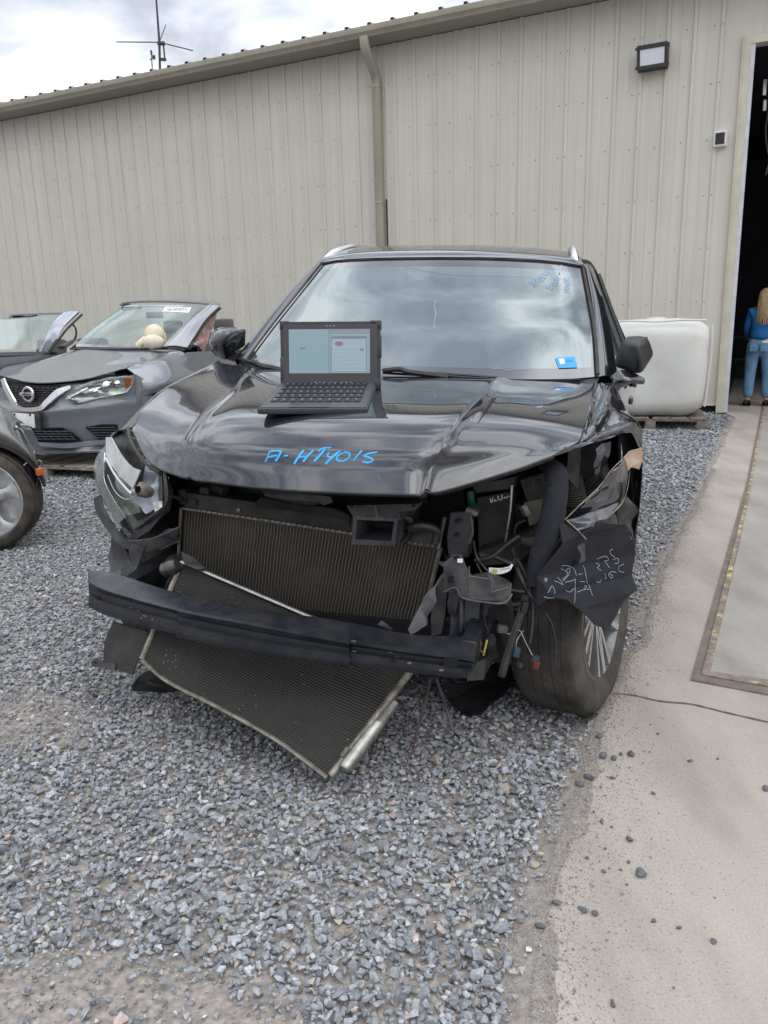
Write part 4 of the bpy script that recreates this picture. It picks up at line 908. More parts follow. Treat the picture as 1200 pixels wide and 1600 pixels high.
q = P(671, 440, 1.36); b = MB(); b.box(tuple(q), (.05, .03, .05), bev=.008); b.box(tuple(q + np.array([0.0, .05, -.02])), (.24, .03, .07), bev=.014); b.build('interior_mirror', MAT['plastic_black'], suv)
# windshield marks
b = MB(); st_ = []
def squig(b, x0, y0, x1, y1, amp, n_, wd=.0022):
    pts = []; dx, dy = x1 - x0, y1 - y0; L_ = math.hypot(dx, dy); ux, uy = dx / L_, dy / L_
    for i in range(n_ * 2 + 1):
        t = i / (n_ * 2); s_ = amp * (1 if i % 2 else -1) * (.75 + .25 * math.sin(i * 2.3)); pts.append((x0 + dx * t - uy * s_, y0 + dy * t + ux * s_))
    ribbon(ws_bvh, F1, pts, wd, off=.004, mb=b, refine=6)
squig(b, 857, 425, 833, 444, 6.5, 6); squig(b, 826, 441, 842, 447, 1.5, 1); squig(b, 874, 433, 864, 447, 5.0, 4); squig(b, 852, 447, 864, 451, 2.5, 2); squig(b, 886, 434, 886, 457, 5.5, 6); ribbon(ws_bvh, F1, [(877, 416), (875, 422), (874, 428)], .005, off=.005, mb=b)
b.build('marker_writing', MAT['marker_pale'], wsh)
b = MB()
patch_on(ws_bvh, F1, [(867, 560), (898, 558), (902, 575), (873, 576)], .003, b); patch_on(ws_bvh, F1, [(873, 562), (881, 562), (882, 570), (875, 571)], .005, b, 1)
for x in (886, 889, 892): ribbon(ws_bvh, F1, [(x, 563), (x + 1, 566)], .004, off=.006, mb=b)
b.build('inspection_sticker', [MAT['sticker_blue'], MAT['label_white']], wsh)
b = MB()
for p in ([(681, 470), (679, 480), (681, 492), (678, 505), (680, 514)], [(629, 524), (630, 528)], [(848, 534), (850, 542), (847, 550)], [(770, 577), (782, 576), (790, 579), (800, 578), (815, 577), (824, 578)]): ribbon(ws_bvh, F1, p, .0013, off=.002, mb=b)
b.build('glass_crack', MAT['white_paint'], wsh)

# fender, viewer's right (crumpled)
fen = [[HS(1, v)] + PL(r) for v, r in (
 (1., [(944, 598, .60), (955, 600, .62), (962, 612, .64), (964, 640, .64)]),
 (.667, [(938, 626, .20), (956, 612, .30), (974, 630, .38), (980, 670, .40)]),
 (.5, [(930, 655, -.06), (955, 640, .06), (988, 652, .16), (1000, 690, .20)]),
 (.333, [(925, 680, -.20), (952, 668, -.08), (993, 662, .04), (1004, 696, .08)]),
 (.167, [(910, 692, -.28), (945, 680, -.16), (990, 668, -.01), (1004, 700, .04)]),
 (.0, [(900, 701, -.32), (945, 687, -.18), (984, 675, -.05), (1002, 704, .0)]))]
FS = Surf(fen)
def FSn(u, v):
    p = FS(u, v); return p + np.array([.010, -.006, .012]) * noise.noise(Vector((u * 4, v * 5, 2.))) * (1 if .02 < u else 0) + np.array([.0, .004, .006]) * noise.noise(Vector((u * 11, v * 12, 5.)))
b = MB(); b.grid(Wrap(FSn), 40, 40); fender = b.build('fender', MAT['paint_black'], suv, smooth=60)
# rear half of the fender running down to the wheel and the torn lower edge
b = MB(); b.grid(Surf([PL(r) for r in [[(962, 610, .62), (975, 640, .40), (1001, 690, .18)], [(968, 660, .62), (984, 690, .46), (1004, 720, .24)], [(976, 730, .60), (992, 760, .50), (1002, 770, .34)], [(984, 820, .55), (990, 850, .52), (992, 860, .45)]]]), 16, 18); b.solid(.003); b.build('fender_side', MAT['paint_black'], suv)
def sheet(name, pts, mt, crumple=.012, cuts=4, thick=.003, parent=None, fs=9, seed=0, smooth=50):
    b = MB(); b.sheet(PL(pts), cuts, crumple, thick, fs, seed=seed); return b.build(name, MAT[mt], parent or suv, smooth=smooth)
sheet('fender_flap', [(883, 812), (905, 792), (935, 760), (955, 730), (972, 718), (986, 706), (984, 745), (974, 780), (958, 805), (928, 822), (915, 845), (903, 832)], 'paint_black', .02, 5, seed=4) if False else None
flap = sheet('fender_flap', [(883, 812, -.30), (905, 790, -.27), (935, 762, -.22), (955, 735, -.16), (975, 716, -.10), (986, 706, -.06), (984, 745, -.06), (975, 782, -.10), (952, 806, -.18), (925, 815, -.24), (915, 840, -.30), (900, 828, -.33)], 'paint_black', .022, 6, seed=4, fs=7)
b = MB(); b.sheet(PL([(974, 716, -.11), (985, 706, -.08), (1004, 700, .0), (1006, 718, .0), (998, 733, -.02), (986, 730, -.09), (982, 735, -.10)]), 4, .008, .003, 12, seed=2); b.build('torn_panel_edge', MAT['bare_orange'], fender, smooth=0)
b = MB(); b.tube(PL([(984, 735, -.075), (981, 760, -.085), (974, 782, -.11), (962, 797, -.15), (952, 806, -.185)]), [.002, .003, .005, .006, .0015], refine=4, seg=5, flat=.4); b.tube(PL([(883, 812, -.315), (905, 790, -.285), (935, 762, -.235), (955, 735, -.175), (972, 718, -.125)]), .0018, refine=4, seg=5); b.tube(PL([(885, 813, -.33), (902, 828, -.35), (916, 843, -.33)]), .002, refine=3, seg=5); b.build('torn_edge', MAT['torn_edge'], flap, smooth=0)
# splash liner sheet with chalk scrawl
b = MB(); b.sheet(PL([(868, 812, -.36), (880, 818, -.34), (905, 835, -.34), (940, 815, -.28), (975, 818, -.20), (983, 850, -.16), (992, 865, -.12), (988, 895, -.12), (993, 920, -.12), (970, 940, -.17), (962, 962, -.20), (952, 980, -.25), (930, 978, -.32), (910, 955, -.37), (885, 935, -.40), (860, 930, -.42), (838, 948, -.42), (834, 900, -.42), (858, 870, -.40), (874, 850, -.38)]), 6, .020, .003, 6, seed=9); liner_bvh = bvh_of(b)
liner = b.build('splash_liner', MAT['liner_felt'], suv, smooth=60)
chalk = [[(876, 884), (884, 883), (894, 887), (898, 893), (900, 900)], [(875, 888), (882, 892), (886, 898), (878, 906)], [(870, 902), (876, 908), (879, 914), (872, 910), (865, 908)], [(884, 893), (886, 889), (890, 889), (889, 895), (884, 894)], [(879, 908), (886, 901), (889, 897)],
         [(898, 907), (898, 925), (897, 942)], [(901, 926), (912, 922), (920, 921)], [(919, 913), (922, 922), (925, 931)], [(911, 884), (914, 894), (917, 912)], [(903, 898), (909, 897)], [(905, 908), (913, 909)],
         [(932, 873), (940, 870), (947, 869), (950, 875), (944, 876), (948, 882), (952, 888)], [(957, 858), (952, 860), (954, 866), (960, 870)], [(957, 874), (965, 872), (965, 880), (960, 881)], [(974, 881), (966, 885), (967, 892), (974, 894)], [(962, 894), (955, 893), (950, 897), (954, 903), (957, 900), (951, 896)], [(944, 895), (946, 903), (944, 904)],
         [(930, 880), (936, 883), (933, 888), (939, 892)], [(939, 905), (936, 910), (931, 908)], [(882, 910), (892, 908), (899, 905)], [(856, 926), (862, 916), (866, 924), (866, 928)], [(850, 932), (858, 934), (866, 933)], [(883, 922), (890, 926), (896, 920)], [(912, 920), (916, 917), (912, 914)]]
b = MB()
for p in chalk: ribbon(liner_bvh, F1, p, .0016, off=.002, mb=b, th=.0006)
b.build('chalk_writing', MAT['chalk'], liner)
# mirrors
def mirror(shell, face, foot, nm='mirror'):
    b = MB(); b.grid(Surf([PL(r) for r in shell]), 16, 16); b.solid(-.006); mo = b.build('mirror', MAT['paint_black'], suv, smooth=60)
    b = MB(); b.hexa(PL(face[0]), PL(face[1])); b.build('mirror_back', MAT['plastic_black'], mo, smooth=30, bevel=.006)
    b = MB(); b.tube(PL(foot), [.03, .028, .034], seg=10, refine=3); b.build('mirror_foot', MAT['plastic_black'], mo)
mirror([[(332, 524, .78), (338, 516, .76), (352, 513, .75), (378, 515, .78), (382, 520, .80)], [(329, 535, .77), (334, 527, .70), (352, 520, .68), (368, 520, .72), (375, 528, .78)], [(331, 546, .77), (338, 545, .70), (350, 540, .68), (362, 536, .73), (368, 545, .78)], [(338, 554, .79), (344, 557, .76), (352, 560, .75), (358, 556, .77), (362, 552, .80)]],
       ([(345, 556, .80), (362, 553, .80), (383, 540, .82), (384, 514, .82), (340, 513, .80), (330, 535, .80)], [(345, 556, .86), (362, 553, .86), (383, 540, .87), (384, 514, .87), (340, 513, .87), (332, 535, .86)]), [(352, 550, .82), (368, 556, .80), (388, 560, .82)])
b = MB(); TL_, TR_, RG_, BL_, RB_, RR_, T1_, T2_ = PL([(975, 532, .80), (1014, 530, .85), (996, 537, .71), (960, 573, .80), (1003, 586, .75), (1022, 556, .87), (984, 526, .84), (1008, 525, .87)])
bk_ = lambda p: p + np.array([-.01, .07, 0])
for f_ in ([TL_, RG_, RB_, BL_], [RG_, TR_, RR_, RB_], [TL_, T1_, T2_, TR_, RG_]): b.face([b.v(p) for p in f_])
ring_ = [TL_, BL_, RB_, RR_, TR_, T2_, T1_]
for i in range(7): b.quad(ring_[i], ring_[(i + 1) % 7], bk_(ring_[(i + 1) % 7]), bk_(ring_[i]))
b.face([b.v(bk_(p)) for p in ring_]); bmesh.ops.remove_doubles(b.bm, verts=b.bm.verts[:], dist=.0005); mo2 = b.build('mirror', MAT['plastic_black'], suv, smooth=60, bevel=.018)
b = MB(); b.tube(PL([(985, 588, .84), (970, 592, .82), (955, 600, .80)]), [.03, .028, .034], seg=10, refine=3); b.build('mirror_foot', MAT['plastic_black'], mo2)
b = MB(); b.grid(Surf([PL(r) for r in [[(958, 608, .74), (960, 585, .76), (978, 580, .78), (1007, 592, .80)], [(958, 618, .74), (962, 598, .74), (982, 594, .74), (1005, 598, .80)], [(962, 625, .76), (968, 606, .76), (985, 600, .80), (1000, 598, .84)]]]), 14, 10); b.solid(.006); b.build('mirror_bracket', MAT['paint_black'], suv, smooth=60)
b = MB(); b.tube(PL([(988, 598, .8), (988, 604, .8)]), .012, seg=8); b.build('mirror_camera', MAT['plastic_black'], suv)

# headlamp on the viewer's left
hl = MB(); hl.sheet(PL([(188, 672, -.02), (165, 692, -.02), (150, 722, -.03), (152, 760, -.08), (178, 805, -.16), (202, 838, -.24), (236, 822, -.32), (262, 797, -.36), (266, 770, -.36), (254, 735, -.34), (228, 705, -.26), (207, 680, -.12)]), 3, .004, .01, 9); headlamp = hl.build('headlight', MAT['plastic_matte'], suv, smooth=50)
b = MB(); b.grid(Surf([PL(r) for r in [[(172, 688, -.08), (150, 715, -.06), (148, 750, -.10), (170, 800, -.20), (202, 842, -.30)], [(182, 703, -.15), (176, 735, -.20), (182, 765, -.26), (198, 792, -.30), (214, 832, -.34)], [(190, 710, -.20), (198, 742, -.27), (210, 768, -.31), (222, 790, -.34), (232, 815, -.36)]]]), 24, 16); b.solid(.002); b.build('lamp_lens', MAT['lamp_glass'], headlamp, smooth=70)
b = MB(); b.grid(Surf([PL(r) for r in [[(165, 683, -.14), (167, 713, -.19), (184, 740, -.28), (207, 763, -.36)], [(173, 683, -.18), (186, 706, -.25), (204, 728, -.33), (219, 735, -.37)]]]), 14, 8); b.solid(.004); b.build('reflector', MAT['reflector'], headlamp)
b = MB(); b.grid(Surf([PL(r) for r in [[(154, 720, -.12), (151, 752, -.17), (165, 786, -.26), (186, 817, -.35)], [(163, 707, -.18), (162, 748, -.23), (178, 782, -.31), (196, 808, -.39)]]]), 16, 5); b.solid(.003)
b.build('chrome_blade', MAT['satin_silver'], headlamp)
mat('lamp_bowl', (.50, .51, .44), .35, .3, col2=(.24, .25, .21), scale=14)
b = MB(); b.grid(Surf([PL(r) for r in [[(163, 716, -.12), (164, 755, -.17), (184, 800, -.25)], [(178, 735, -.18), (190, 765, -.22), (202, 805, -.28)], [(186, 745, -.24), (208, 772, -.29), (220, 800, -.32)]]]), 10, 10); b.build('lamp_bowl', MAT['lamp_bowl'], headlamp)
b = MB(); b.tube(PL([(166, 716, -.20), (180, 742, -.27), (196, 762, -.33), (206, 772, -.37)]), .005, refine=3); b.tube(PL([(168, 742, -.22), (180, 768, -.29), (196, 780, -.33), (210, 776, -.37)]), .0016, refine=4, seg=5); b.build('chrome_trim', MAT['satin_silver'], headlamp)
b = MB(); q = P(188, 766, -.13); b.lathe([(.06, 0), (.065, -.02), (.055, -.03), (.03, -.012), (.0, -.008)], q, 'z', 28, Matrix.Rotation(R_(-90), 3, 'X')); b.build('projector', MAT['chrome'], headlamp)
b = MB(); b.sheet(PL([(226, 716, -.32), (250, 728, -.36), (255, 760, -.39), (252, 792, -.40), (228, 802, -.39), (208, 786, -.36), (204, 768, -.35), (224, 752, -.34)]), 4, .014, .003, 14, seed=1); b.build('broken_bezel', MAT['paint_silver'], headlamp)
b = MB(); q = P(229, 768, -.42); b.lathe([(.0, -.02), (.017, -.018), (.022, 0), (.022, .03), (.012, .045)], q, 'z', 16, Matrix.Rotation(R_(70), 3, 'X')); b.box(tuple(P(221, 759, -.42)), (.018, .02, .018), Matrix.Rotation(R_(30), 3, 'Y')); b.build('bulb', MAT['alu_dirty'], headlamp)
b = MB(); b.tube(PL([(256, 722, -.40), (258, 745, -.42), (261, 770, -.43), (257, 790, -.43), (236, 808, -.41), (212, 826, -.37)]), .006, refine=4, seg=6); b.tube(PL([(249, 724, -.39), (252, 755, -.41), (252, 782, -.42)]), .008, refine=3, seg=6); b.build('lamp_frame', MAT['plastic_charcoal'], headlamp)
b = MB(); b.sheet(PL([(204, 836, -.32), (222, 812, -.38), (250, 798, -.42), (258, 800, -.42), (232, 830, -.40), (208, 846, -.34)]), 3, .006, .004, 12); b.build('lamp_cover', MAT['plastic_black'], headlamp)
b = MB(); b.sheet(PL([(238, 786, -.43), (252, 782, -.44), (255, 792, -.44), (243, 800, -.43)]), 4, .012, .002, 40, seed=3); b.build('broken_bracket', MAT['reflector'], headlamp, smooth=0)
# fender top strip and seam beside the lamp
b = MB(); b.grid(Surf([PL(r) for r in [[(184, 674, -.04), (198, 678, -.12), (216, 705, -.22), (222, 733, -.30)], [(196, 668, -.10), (207, 676, -.19), (226, 702, -.29), (247, 735, -.37)], [(206, 667, -.17), (214, 680, -.24), (236, 705, -.34), (256, 728, -.41)]]]), 16, 12); b.solid(.004); b.build('fender_tip', MAT['paint_black'], suv)
b = MB(); b.tube(PL([(200, 668, -.18), (203, 685, -.24), (214, 706, -.30), (232, 728, -.38), (250, 738, -.42)]), .006, refine=4, seg=6); b.build('hood_seal', MAT['rubber'], suv)
b = MB(); b.grid(Surf([PL(r) for r in [[(345, 567, .58), (262, 606, .15), (228, 634, -.03), (207, 666, -.18), (188, 672, -.06)], [(343, 567, .60), (259, 607, .19), (222, 636, .03), (192, 668, -.06), (172, 684, -.02)], [(343, 575, .66), (258, 620, .24), (216, 660, .10), (180, 700, .04), (152, 726, -.0)], [(350, 700, .66), (262, 745, .30), (216, 760, .18), (182, 770, .10), (158, 772, .0)]]]), 30, 16); b.solid(.004); b.build('fender', MAT['paint_black'], suv, smooth=60)
# bumper support arm under the lamp
b = MB(); b.grid(Surf([PL(r) for r in [[(146, 778, -.18), (150, 800, -.20), (170, 832, -.28), (192, 855, -.36), (230, 862, -.42), (276, 842, -.44)], [(154, 774, -.22), (160, 798, -.25), (182, 832, -.32), (200, 845, -.39), (236, 842, -.44), (278, 826, -.46)]]]), 30, 5); b.solid(.012); b.build('bumper_bracket', MAT['plastic_charcoal'], suv)
b = MB(); b.sheet(PL([(238, 842, -.42), (262, 828, -.44), (280, 826, -.44), (281, 846, -.43), (248, 860, -.42), (240, 852, -.42)]), 3, .005, .006, 15); b.build('bumper_bracket', MAT['plastic_charcoal'], suv)
b = MB(); b.sheet(PL([(205, 848, -.40), (228, 852, -.42), (222, 868, -.42), (214, 890, -.44), (196, 903, -.46), (186, 890, -.45), (190, 878, -.43), (202, 882, -.43), (200, 866, -.41)]), 4, .012, .004, 14, seed=5); b.build('torn_liner', MAT['plastic_matte'], suv)
b = MB(); b.sheet(PL([(173, 838, -.16), (190, 850, -.24), (200, 880, -.30), (195, 905, -.34), (172, 905, -.30), (170, 870, -.2)]), 3, .015, .004, 9, seed=6); b.build('inner_liner', MAT['plastic_black'], suv)

# engine bay: hardware and boxes coloured black for its shade, so that nothing is empty behind the openings
def bx(name, px0, py0, px1, py1, y0, y1, mt, bev=.012, parent=None, crum=False):
    a = P(px0, py0, y0); c = P(px1, py1, y0); b = MB(); b.box(((a[0] + c[0]) / 2, (y0 + y1) / 2, (a[2] + c[2]) / 2), (abs(a[0] - c[0]), abs(y1 - y0), abs(a[2] - c[2])), bev=bev); return b.build(name, MAT[mt], parent or suv, smooth=30)
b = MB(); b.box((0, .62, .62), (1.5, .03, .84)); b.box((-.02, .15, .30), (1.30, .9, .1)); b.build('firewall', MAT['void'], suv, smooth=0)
b = MB(); b.box((-.02, .25, .52), (.95, .6, .45), bev=.05); b.box((.1, .2, .80), (.6, .45, .12), bev=.03); b.build('engine', MAT['engine_dark'], suv)
b = MB(); b.box((-.52, -.02, .80), (.03, .5, .09), bev=.01); b.box((-.08, -.20, .735), (.9, .05, .05), bev=.01); b.build('subframe_rail', MAT['engine_dark'], suv)
b = MB(); b.box((-.60, .28, .55), (.04, .75, .55), bev=.01); b.box((.56, .35, .55), (.04, .55, .55), bev=.01); b.build('inner_fender', MAT['engine_dark'], suv)
# radiator
rc = [P(288, 793, -.30), P(688, 853, -.30), P(652, 1000, -.27), P(278, 985, -.27)]
RSu = Surf([[rc[0], rc[1]], [rc[3], rc[2]]])
b = MB(); b.grid(RSu, 20, 10); b.solid(.03)
rad = b.build('radiator', MAT['radiator_fins'], suv, smooth=0)
tp = PL([(288, 793, -.325), (420, 812, -.325), (550, 832, -.325), (688, 853, -.325)]); tt = PL([(291, 770, -.325), (420, 788, -.325), (550, 806, -.325), (684, 832, -.325)])
b = MB(); b.grid(Surf([[p + np.array([0, .06, 0]) for p in tp], tp, tt, [p + np.array([0, .08, 0]) for p in tt]], smooth=False), 20, 9); b.solid(.003); tank = b.build('radiator_tank', MAT['plastic_matte'], rad)
b = MB()
for i in range(46):
    q = lin(tp, i / 45) + np.array([0, -.006, -.001]); b.box(tuple(q), (.0085, .008, .0075), Matrix.Rotation(R_(-.3), 3, 'Y'), bev=.002)
b.build('crimp_seam', MAT['alu_dirty'], rad)
b = MB(); b.tube([lin(tp, i / 10) + np.array([0, -.002, -.004]) for i in range(11)], .0045, seg=6)
b.tube([rc[0] + np.array([-.006, -.01, 0]), rc[3] + np.array([-.006, -.01, 0])], .006, seg=6); b.tube([rc[1] + np.array([.004, -.01, 0]), rc[2] + np.array([.004, -.01, 0])], .007, seg=6); b.build('radiator_frame', MAT['alu_dirty'], rad)
b = MB(); b.box(tuple(P(290, 775, -.31)), (.03, .04, .05), bev=.005); b.box(tuple(P(326, 768, -.28)), (.035, .06, .04), bev=.008); b.tube(PL([(320, 765, -.2), (338, 762, -.28), (352, 768, -.3)]), .018, refine=2); b.box(tuple(P(302, 785, -.335)), (.02, .006, .02)); b.tube(PL([(266, 775, -.38), (278, 778, -.36), (290, 783, -.33)]), .006, refine=2); b.build('radiator_mount', MAT['plastic_matte'], rad)
b = MB(); q = P(372, 797, -.332); b.lathe([(.0, 0), (.004, -.004), (.007, 0)], q, 'z', 8, Matrix.Rotation(R_(90), 3, 'X')); b.build('tank_clip', MAT['alu'], rad)
# latch panel and air duct
b = MB(); b.sheet(PL([(408, 764, -.40), (515, 776, -.42), (520, 785, -.42), (505, 790, -.42), (500, 786, -.42), (480, 786, -.42), (425, 778, -.41), (414, 775, -.41)]), 3, .003, .012, 10); b.build('latch_panel', MAT['plastic_charcoal'], suv)
b = MB(); b.grid(Surf([PL(r) for r in [[(395, 790, -.35), (450, 795, -.35), (530, 808, -.35), (548, 822, -.36)], [(408, 776, -.38), (450, 784, -.38), (525, 795, -.38), (548, 806, -.38)]]]), 14, 4); b.solid(.006); b.build('air_guide', MAT['plastic_matte'], suv)
b = MB(); do = PL([(549, 851, -.46), (552, 806, -.46), (622, 810, -.46), (617, 853, -.46)]); di = PL([(555, 843, -.462), (558, 812, -.462), (616, 815, -.462), (611, 845, -.462)])
dbk = [p + np.array([.01, .16, .0]) for p in di]; dob = [p + np.array([.01, .20, .02]) for p in do]
for i in range(4):
    j = (i + 1) % 4; b.quad(do[i], do[j], di[j], di[i]); b.quad(di[i], di[j], dbk[j], dbk[i]); b.quad(do[i], do[j], dob[j], dob[i])
b.quad(*dbk); duct = b.build('air_duct', MAT['plastic_grey'], suv, smooth=0)
b = MB(); b.hexa(PL([(541, 790, -.43), (654, 787, -.45), (649, 797, -.45), (624, 800, -.45), (626, 812, -.46), (552, 808, -.46), (545, 797, -.44)]), [p + np.array([0, .05, 0]) for p in PL([(541, 790, -.43), (654, 787, -.45), (649, 797, -.45), (624, 800, -.45), (626, 812, -.46), (552, 808, -.46), (545, 797, -.44)])]); b.tube(PL([(586, 790, -.465), (590, 808, -.47)]), .004); b.build('duct_flange', MAT['plastic_grey'], duct, smooth=20)
b = MB(); b.box(tuple(P(549, 791, -.46)), (.010, .006, .006)); b.box(tuple(P(646, 790, -.47)), (.010, .006, .006)); b.build('bolt_hole', MAT['void'], duct)
b = MB(); b.tube(PL([(600, 802, -.42), (640, 812, -.40), (640, 835, -.38), (628, 848, -.38)]), .010, refine=3, seg=6); b.tube(PL([(640, 826, -.40), (660, 822, -.40), (682, 830, -.38), (680, 850, -.38)]), .014, refine=3, seg=8); b.sheet(PL([(632, 832, -.39), (650, 826, -.39), (676, 832, -.38), (680, 852, -.38), (640, 846, -.38)]), 3, .01, .008, 12); b.build('fan_shroud', MAT['plastic_black'], suv)
# condenser hanging out under the beam
cc = [P(286, 880, -.42), P(648, 1035, -.45), P(512, 1212, -.735), P(224, 1030, -.60)]
bot = PL([(224, 1030, -.60), (262, 1062, -.62), (340, 1102, -.66), (430, 1152, -.70), (512, 1212, -.735)])
topc = [cc[0] * (1 - t) + cc[1] * t for t in (0, .25, .5, .75, 1)]
midc = [(a + c) / 2 + np.array([0, .012 * math.sin(i * 1.5), .008 * math.sin(i * 1.7)]) for i, (a, c) in enumerate(zip(topc, bot))]
# UV x must run across the fins (fins run along the long side), so u = short direction
cols = [[topc[i], midc[i], bot[i]] for i in range(5)]
b = MB(); CS = Surf(cols); b.grid(CS, 14, 40); b.solid(.016); cond = b.build('condenser', MAT['condenser_fins'], suv, smooth=40)
b = MB(); b.tube([p + np.array([0, -.008, .008]) for p in topc], .0085, refine=3, seg=6, flat=.7); b.build('condenser_rail', MAT['alu'], cond)
b = MB(); b.tube([p + np.array([0, -.004, -.003]) for p in bot], .0065, refine=5, seg=6); b.build('condenser_rail', MAT['alu_dirty'], cond)
b = MB(); b.tube([cc[1] + np.array([.008, 0, 0]), cc[2] + np.array([.008, 0, 0])], .011, seg=10); b.build('header_tube', MAT['alu_dirty'], cond); b = MB(); b.tube([cc[0] + np.array([-.006, 0, 0]), cc[3] + np.array([-.006, 0, 0])], .009, seg=8); b.build('header_tube', MAT['alu_dirty'], cond)
a_ = P(617, 1094, -.52); c_ = P(537, 1203, -.73); d_ = Vector(c_ - a_); ln = d_.length
b = MB(); rt = d_.to_track_quat('X', 'Z').to_matrix(); b.lathe([(0, -.002), (.010, 0), (.019, .008), (.0195, ln * .33), (.0205, ln * .34), (.0205, ln * .37), (.0195, ln * .38), (.0195, ln - .012), (.015, ln - .002), (.0, ln)], a_, 'x', 22, rt); b.build('receiver_drier', MAT['alu'], cond)
for t in (.2, .8): b = MB(); q = a_ * (1 - t) + c_ * t; b.box(tuple(q + np.array([-.025, 0, .0])), (.03, .014, .02), rt); b.build('clamp', MAT['alu_dirty'], cond)
b = MB(); b.sheet(PL([(282, 862, -.44), (305, 872, -.44), (322, 888, -.44), (310, 890, -.45), (288, 882, -.45)]), 3, .006, .004, 20); b.build('condenser_bracket', MAT['plastic_black'], cond)
b = MB(); q = P(266, 887, -.44); b.lathe([(.0, -.03), (.020, -.03), (.026, -.02), (.022, -.006), (.028, .0), (.028, .02), (.02, .035), (0, .036)], q, 'x', 20, Matrix.Rotation(R_(-25), 3, 'Y')); b.tube(PL([(262, 878, -.42), (272, 870, -.38), (284, 874, -.36)]), .010, refine=3); b.tube(PL([(272, 893, -.44), (262, 915, -.44), (256, 932, -.44)]), .009, refine=2); b.build('horn', MAT['horn_metal'], suv)

# bumper beam
xs = [137, 173, 287, 407, 520, 640, 712, 735]
TB = [(137, 893), (177, 897), (287, 931), (407, 954), (520, 970), (640, 993), (712, 996), (738, 1000)]
RG = [(140, 907), (173, 922), (283, 952), (407, 976), (520, 997), (640, 1016), (712, 1025), (741, 1030)]
GV = [(141, 928), (173, 942), (282, 970), (407, 996), (520, 1013), (640, 1030), (712, 1040), (738, 1042)]
BT = [(140, 947), (173, 962), (280, 991), (410, 1018), (520, 1034), (640, 1049), (712, 1056), (728, 1057)]
yb = [-.54, -.57, -.63, -.67, -.68, -.66, -.62, -.60]
def rowp(L_, dy): return [P(q[0], q[1], y + dy) for q, y in zip(L_, yb)]
sec = [rowp(TB, .085), rowp(RG, .004), [p + np.array([0, 0, -.005]) for p in rowp(RG, -.003)], [p * .62 + q * .38 for p, q in zip(rowp(RG, .014), rowp(GV, .014))], rowp(GV, .014), [p + np.array([0, 0, -.008]) for p in rowp(GV, -.002)], [p + np.array([0, 0, .010]) for p in rowp(BT, -.002)], rowp(BT, .006), rowp(BT, .085)]
BS = Surf(sec)
def BSl(u, v):
    s_ = BS; r = [crom(rw, u) for rw in s_.rows]; return lin(r, v)
b = MB(); W_ = Wrap(BSl); b.grid(W_, 80, 32); beam_bvh = bvh_of(b); b.solid(-.004); beam = b.build('bumper_beam', MAT['navy_steel'], suv, smooth=35)
# closing plate with a hole look at each end + reinforcing sleeve
cen = (sec[1], sec[7])
b = MB(); sl = Wrap(lambda u, v: BSl(.285 + (.605 - .285) * u, v) + np.array([0, -.011, (.004 if v < .3 else -.002)])); b.grid(sl, 40, 32); b.solid(-.003); b.build('beam_sleeve', MAT['navy_steel'], beam, smooth=35)
b = MB()
for (px, py, w_, h_) in ((258, 989, .0, 0), (303, 968, .006, .005), (525, 1008, .012, .006), (597, 1028, .006, .005), (155, 936, .012, .012), (395, 992, .026, .006), (432, 996, .022, .006), (615, 1031, .012, .006)):
    if w_ == 0: continue
    h, _ = F1.hit(beam_bvh, px, py, .003)
    if h is not None: b.box(tuple(h + np.array([0, -.006, 0])), (w_, .004, h_), bev=.0015)
b.build('beam_hole', MAT['void'], beam, smooth=0)
b = MB(); b.sheet(PL([(692, 1030, -.648), (700, 1026, -.648), (714, 1028, -.648), (716, 1040, -.65), (704, 1046, -.65), (693, 1040, -.65)]), 1, 0, .002); b.build('tow_opening', MAT['void'], beam, smooth=0)
b = MB(); b.quad(*[BSl(0, v) for v in (0, .12, .95, 1)]); b.quad(*[BSl(1, v) for v in (0, .12, .95, 1)]); b.build('beam_end', MAT['plastic_black'], beam, smooth=0)
for (px, py) in ((236, 985), (620, 1028), (216, 957), (547, 1030), (223, 965), (640, 1035), (205, 952), (228, 962), (240, 967), (283, 975), (287, 984), (352, 977), (430, 1013), (552, 1004), (553, 1020), (688, 1046), (610, 1018)):
    h, _ = F1.hit(beam_bvh, px, py, .004)
    if h is not None: b = MB(); b.box(tuple(h), (random.uniform(.004, .018), .003, random.uniform(.002, .006)), Matrix.Rotation(R_(random.uniform(-20, 20)), 3, 'Y')); b.build('rust_scrape', MAT['rust_steel'], beam, smooth=0)
b = MB(); b.hexa(PL([(718, 1000, -.55), (745, 1004, -.53), (738, 1052, -.54), (716, 1052, -.56)]), [p + np.array([0, .3, .02]) for p in PL([(718, 1000, -.55), (745, 1004, -.53), (738, 1052, -.54), (716, 1052, -.56)])]); b.build('crash_box', MAT['navy_steel'], beam, smooth=0, bevel=.004); b = MB(); b.hexa(PL([(172, 905, -.48), (200, 912, -.50), (200, 955, -.50), (172, 950, -.48)]), [p + np.array([0.02, .3, .02]) for p in PL([(172, 905, -.48), (200, 912, -.50), (200, 955, -.50), (172, 950, -.48)])]); b.build('crash_box', MAT['navy_steel'], beam, smooth=0, bevel=.004)
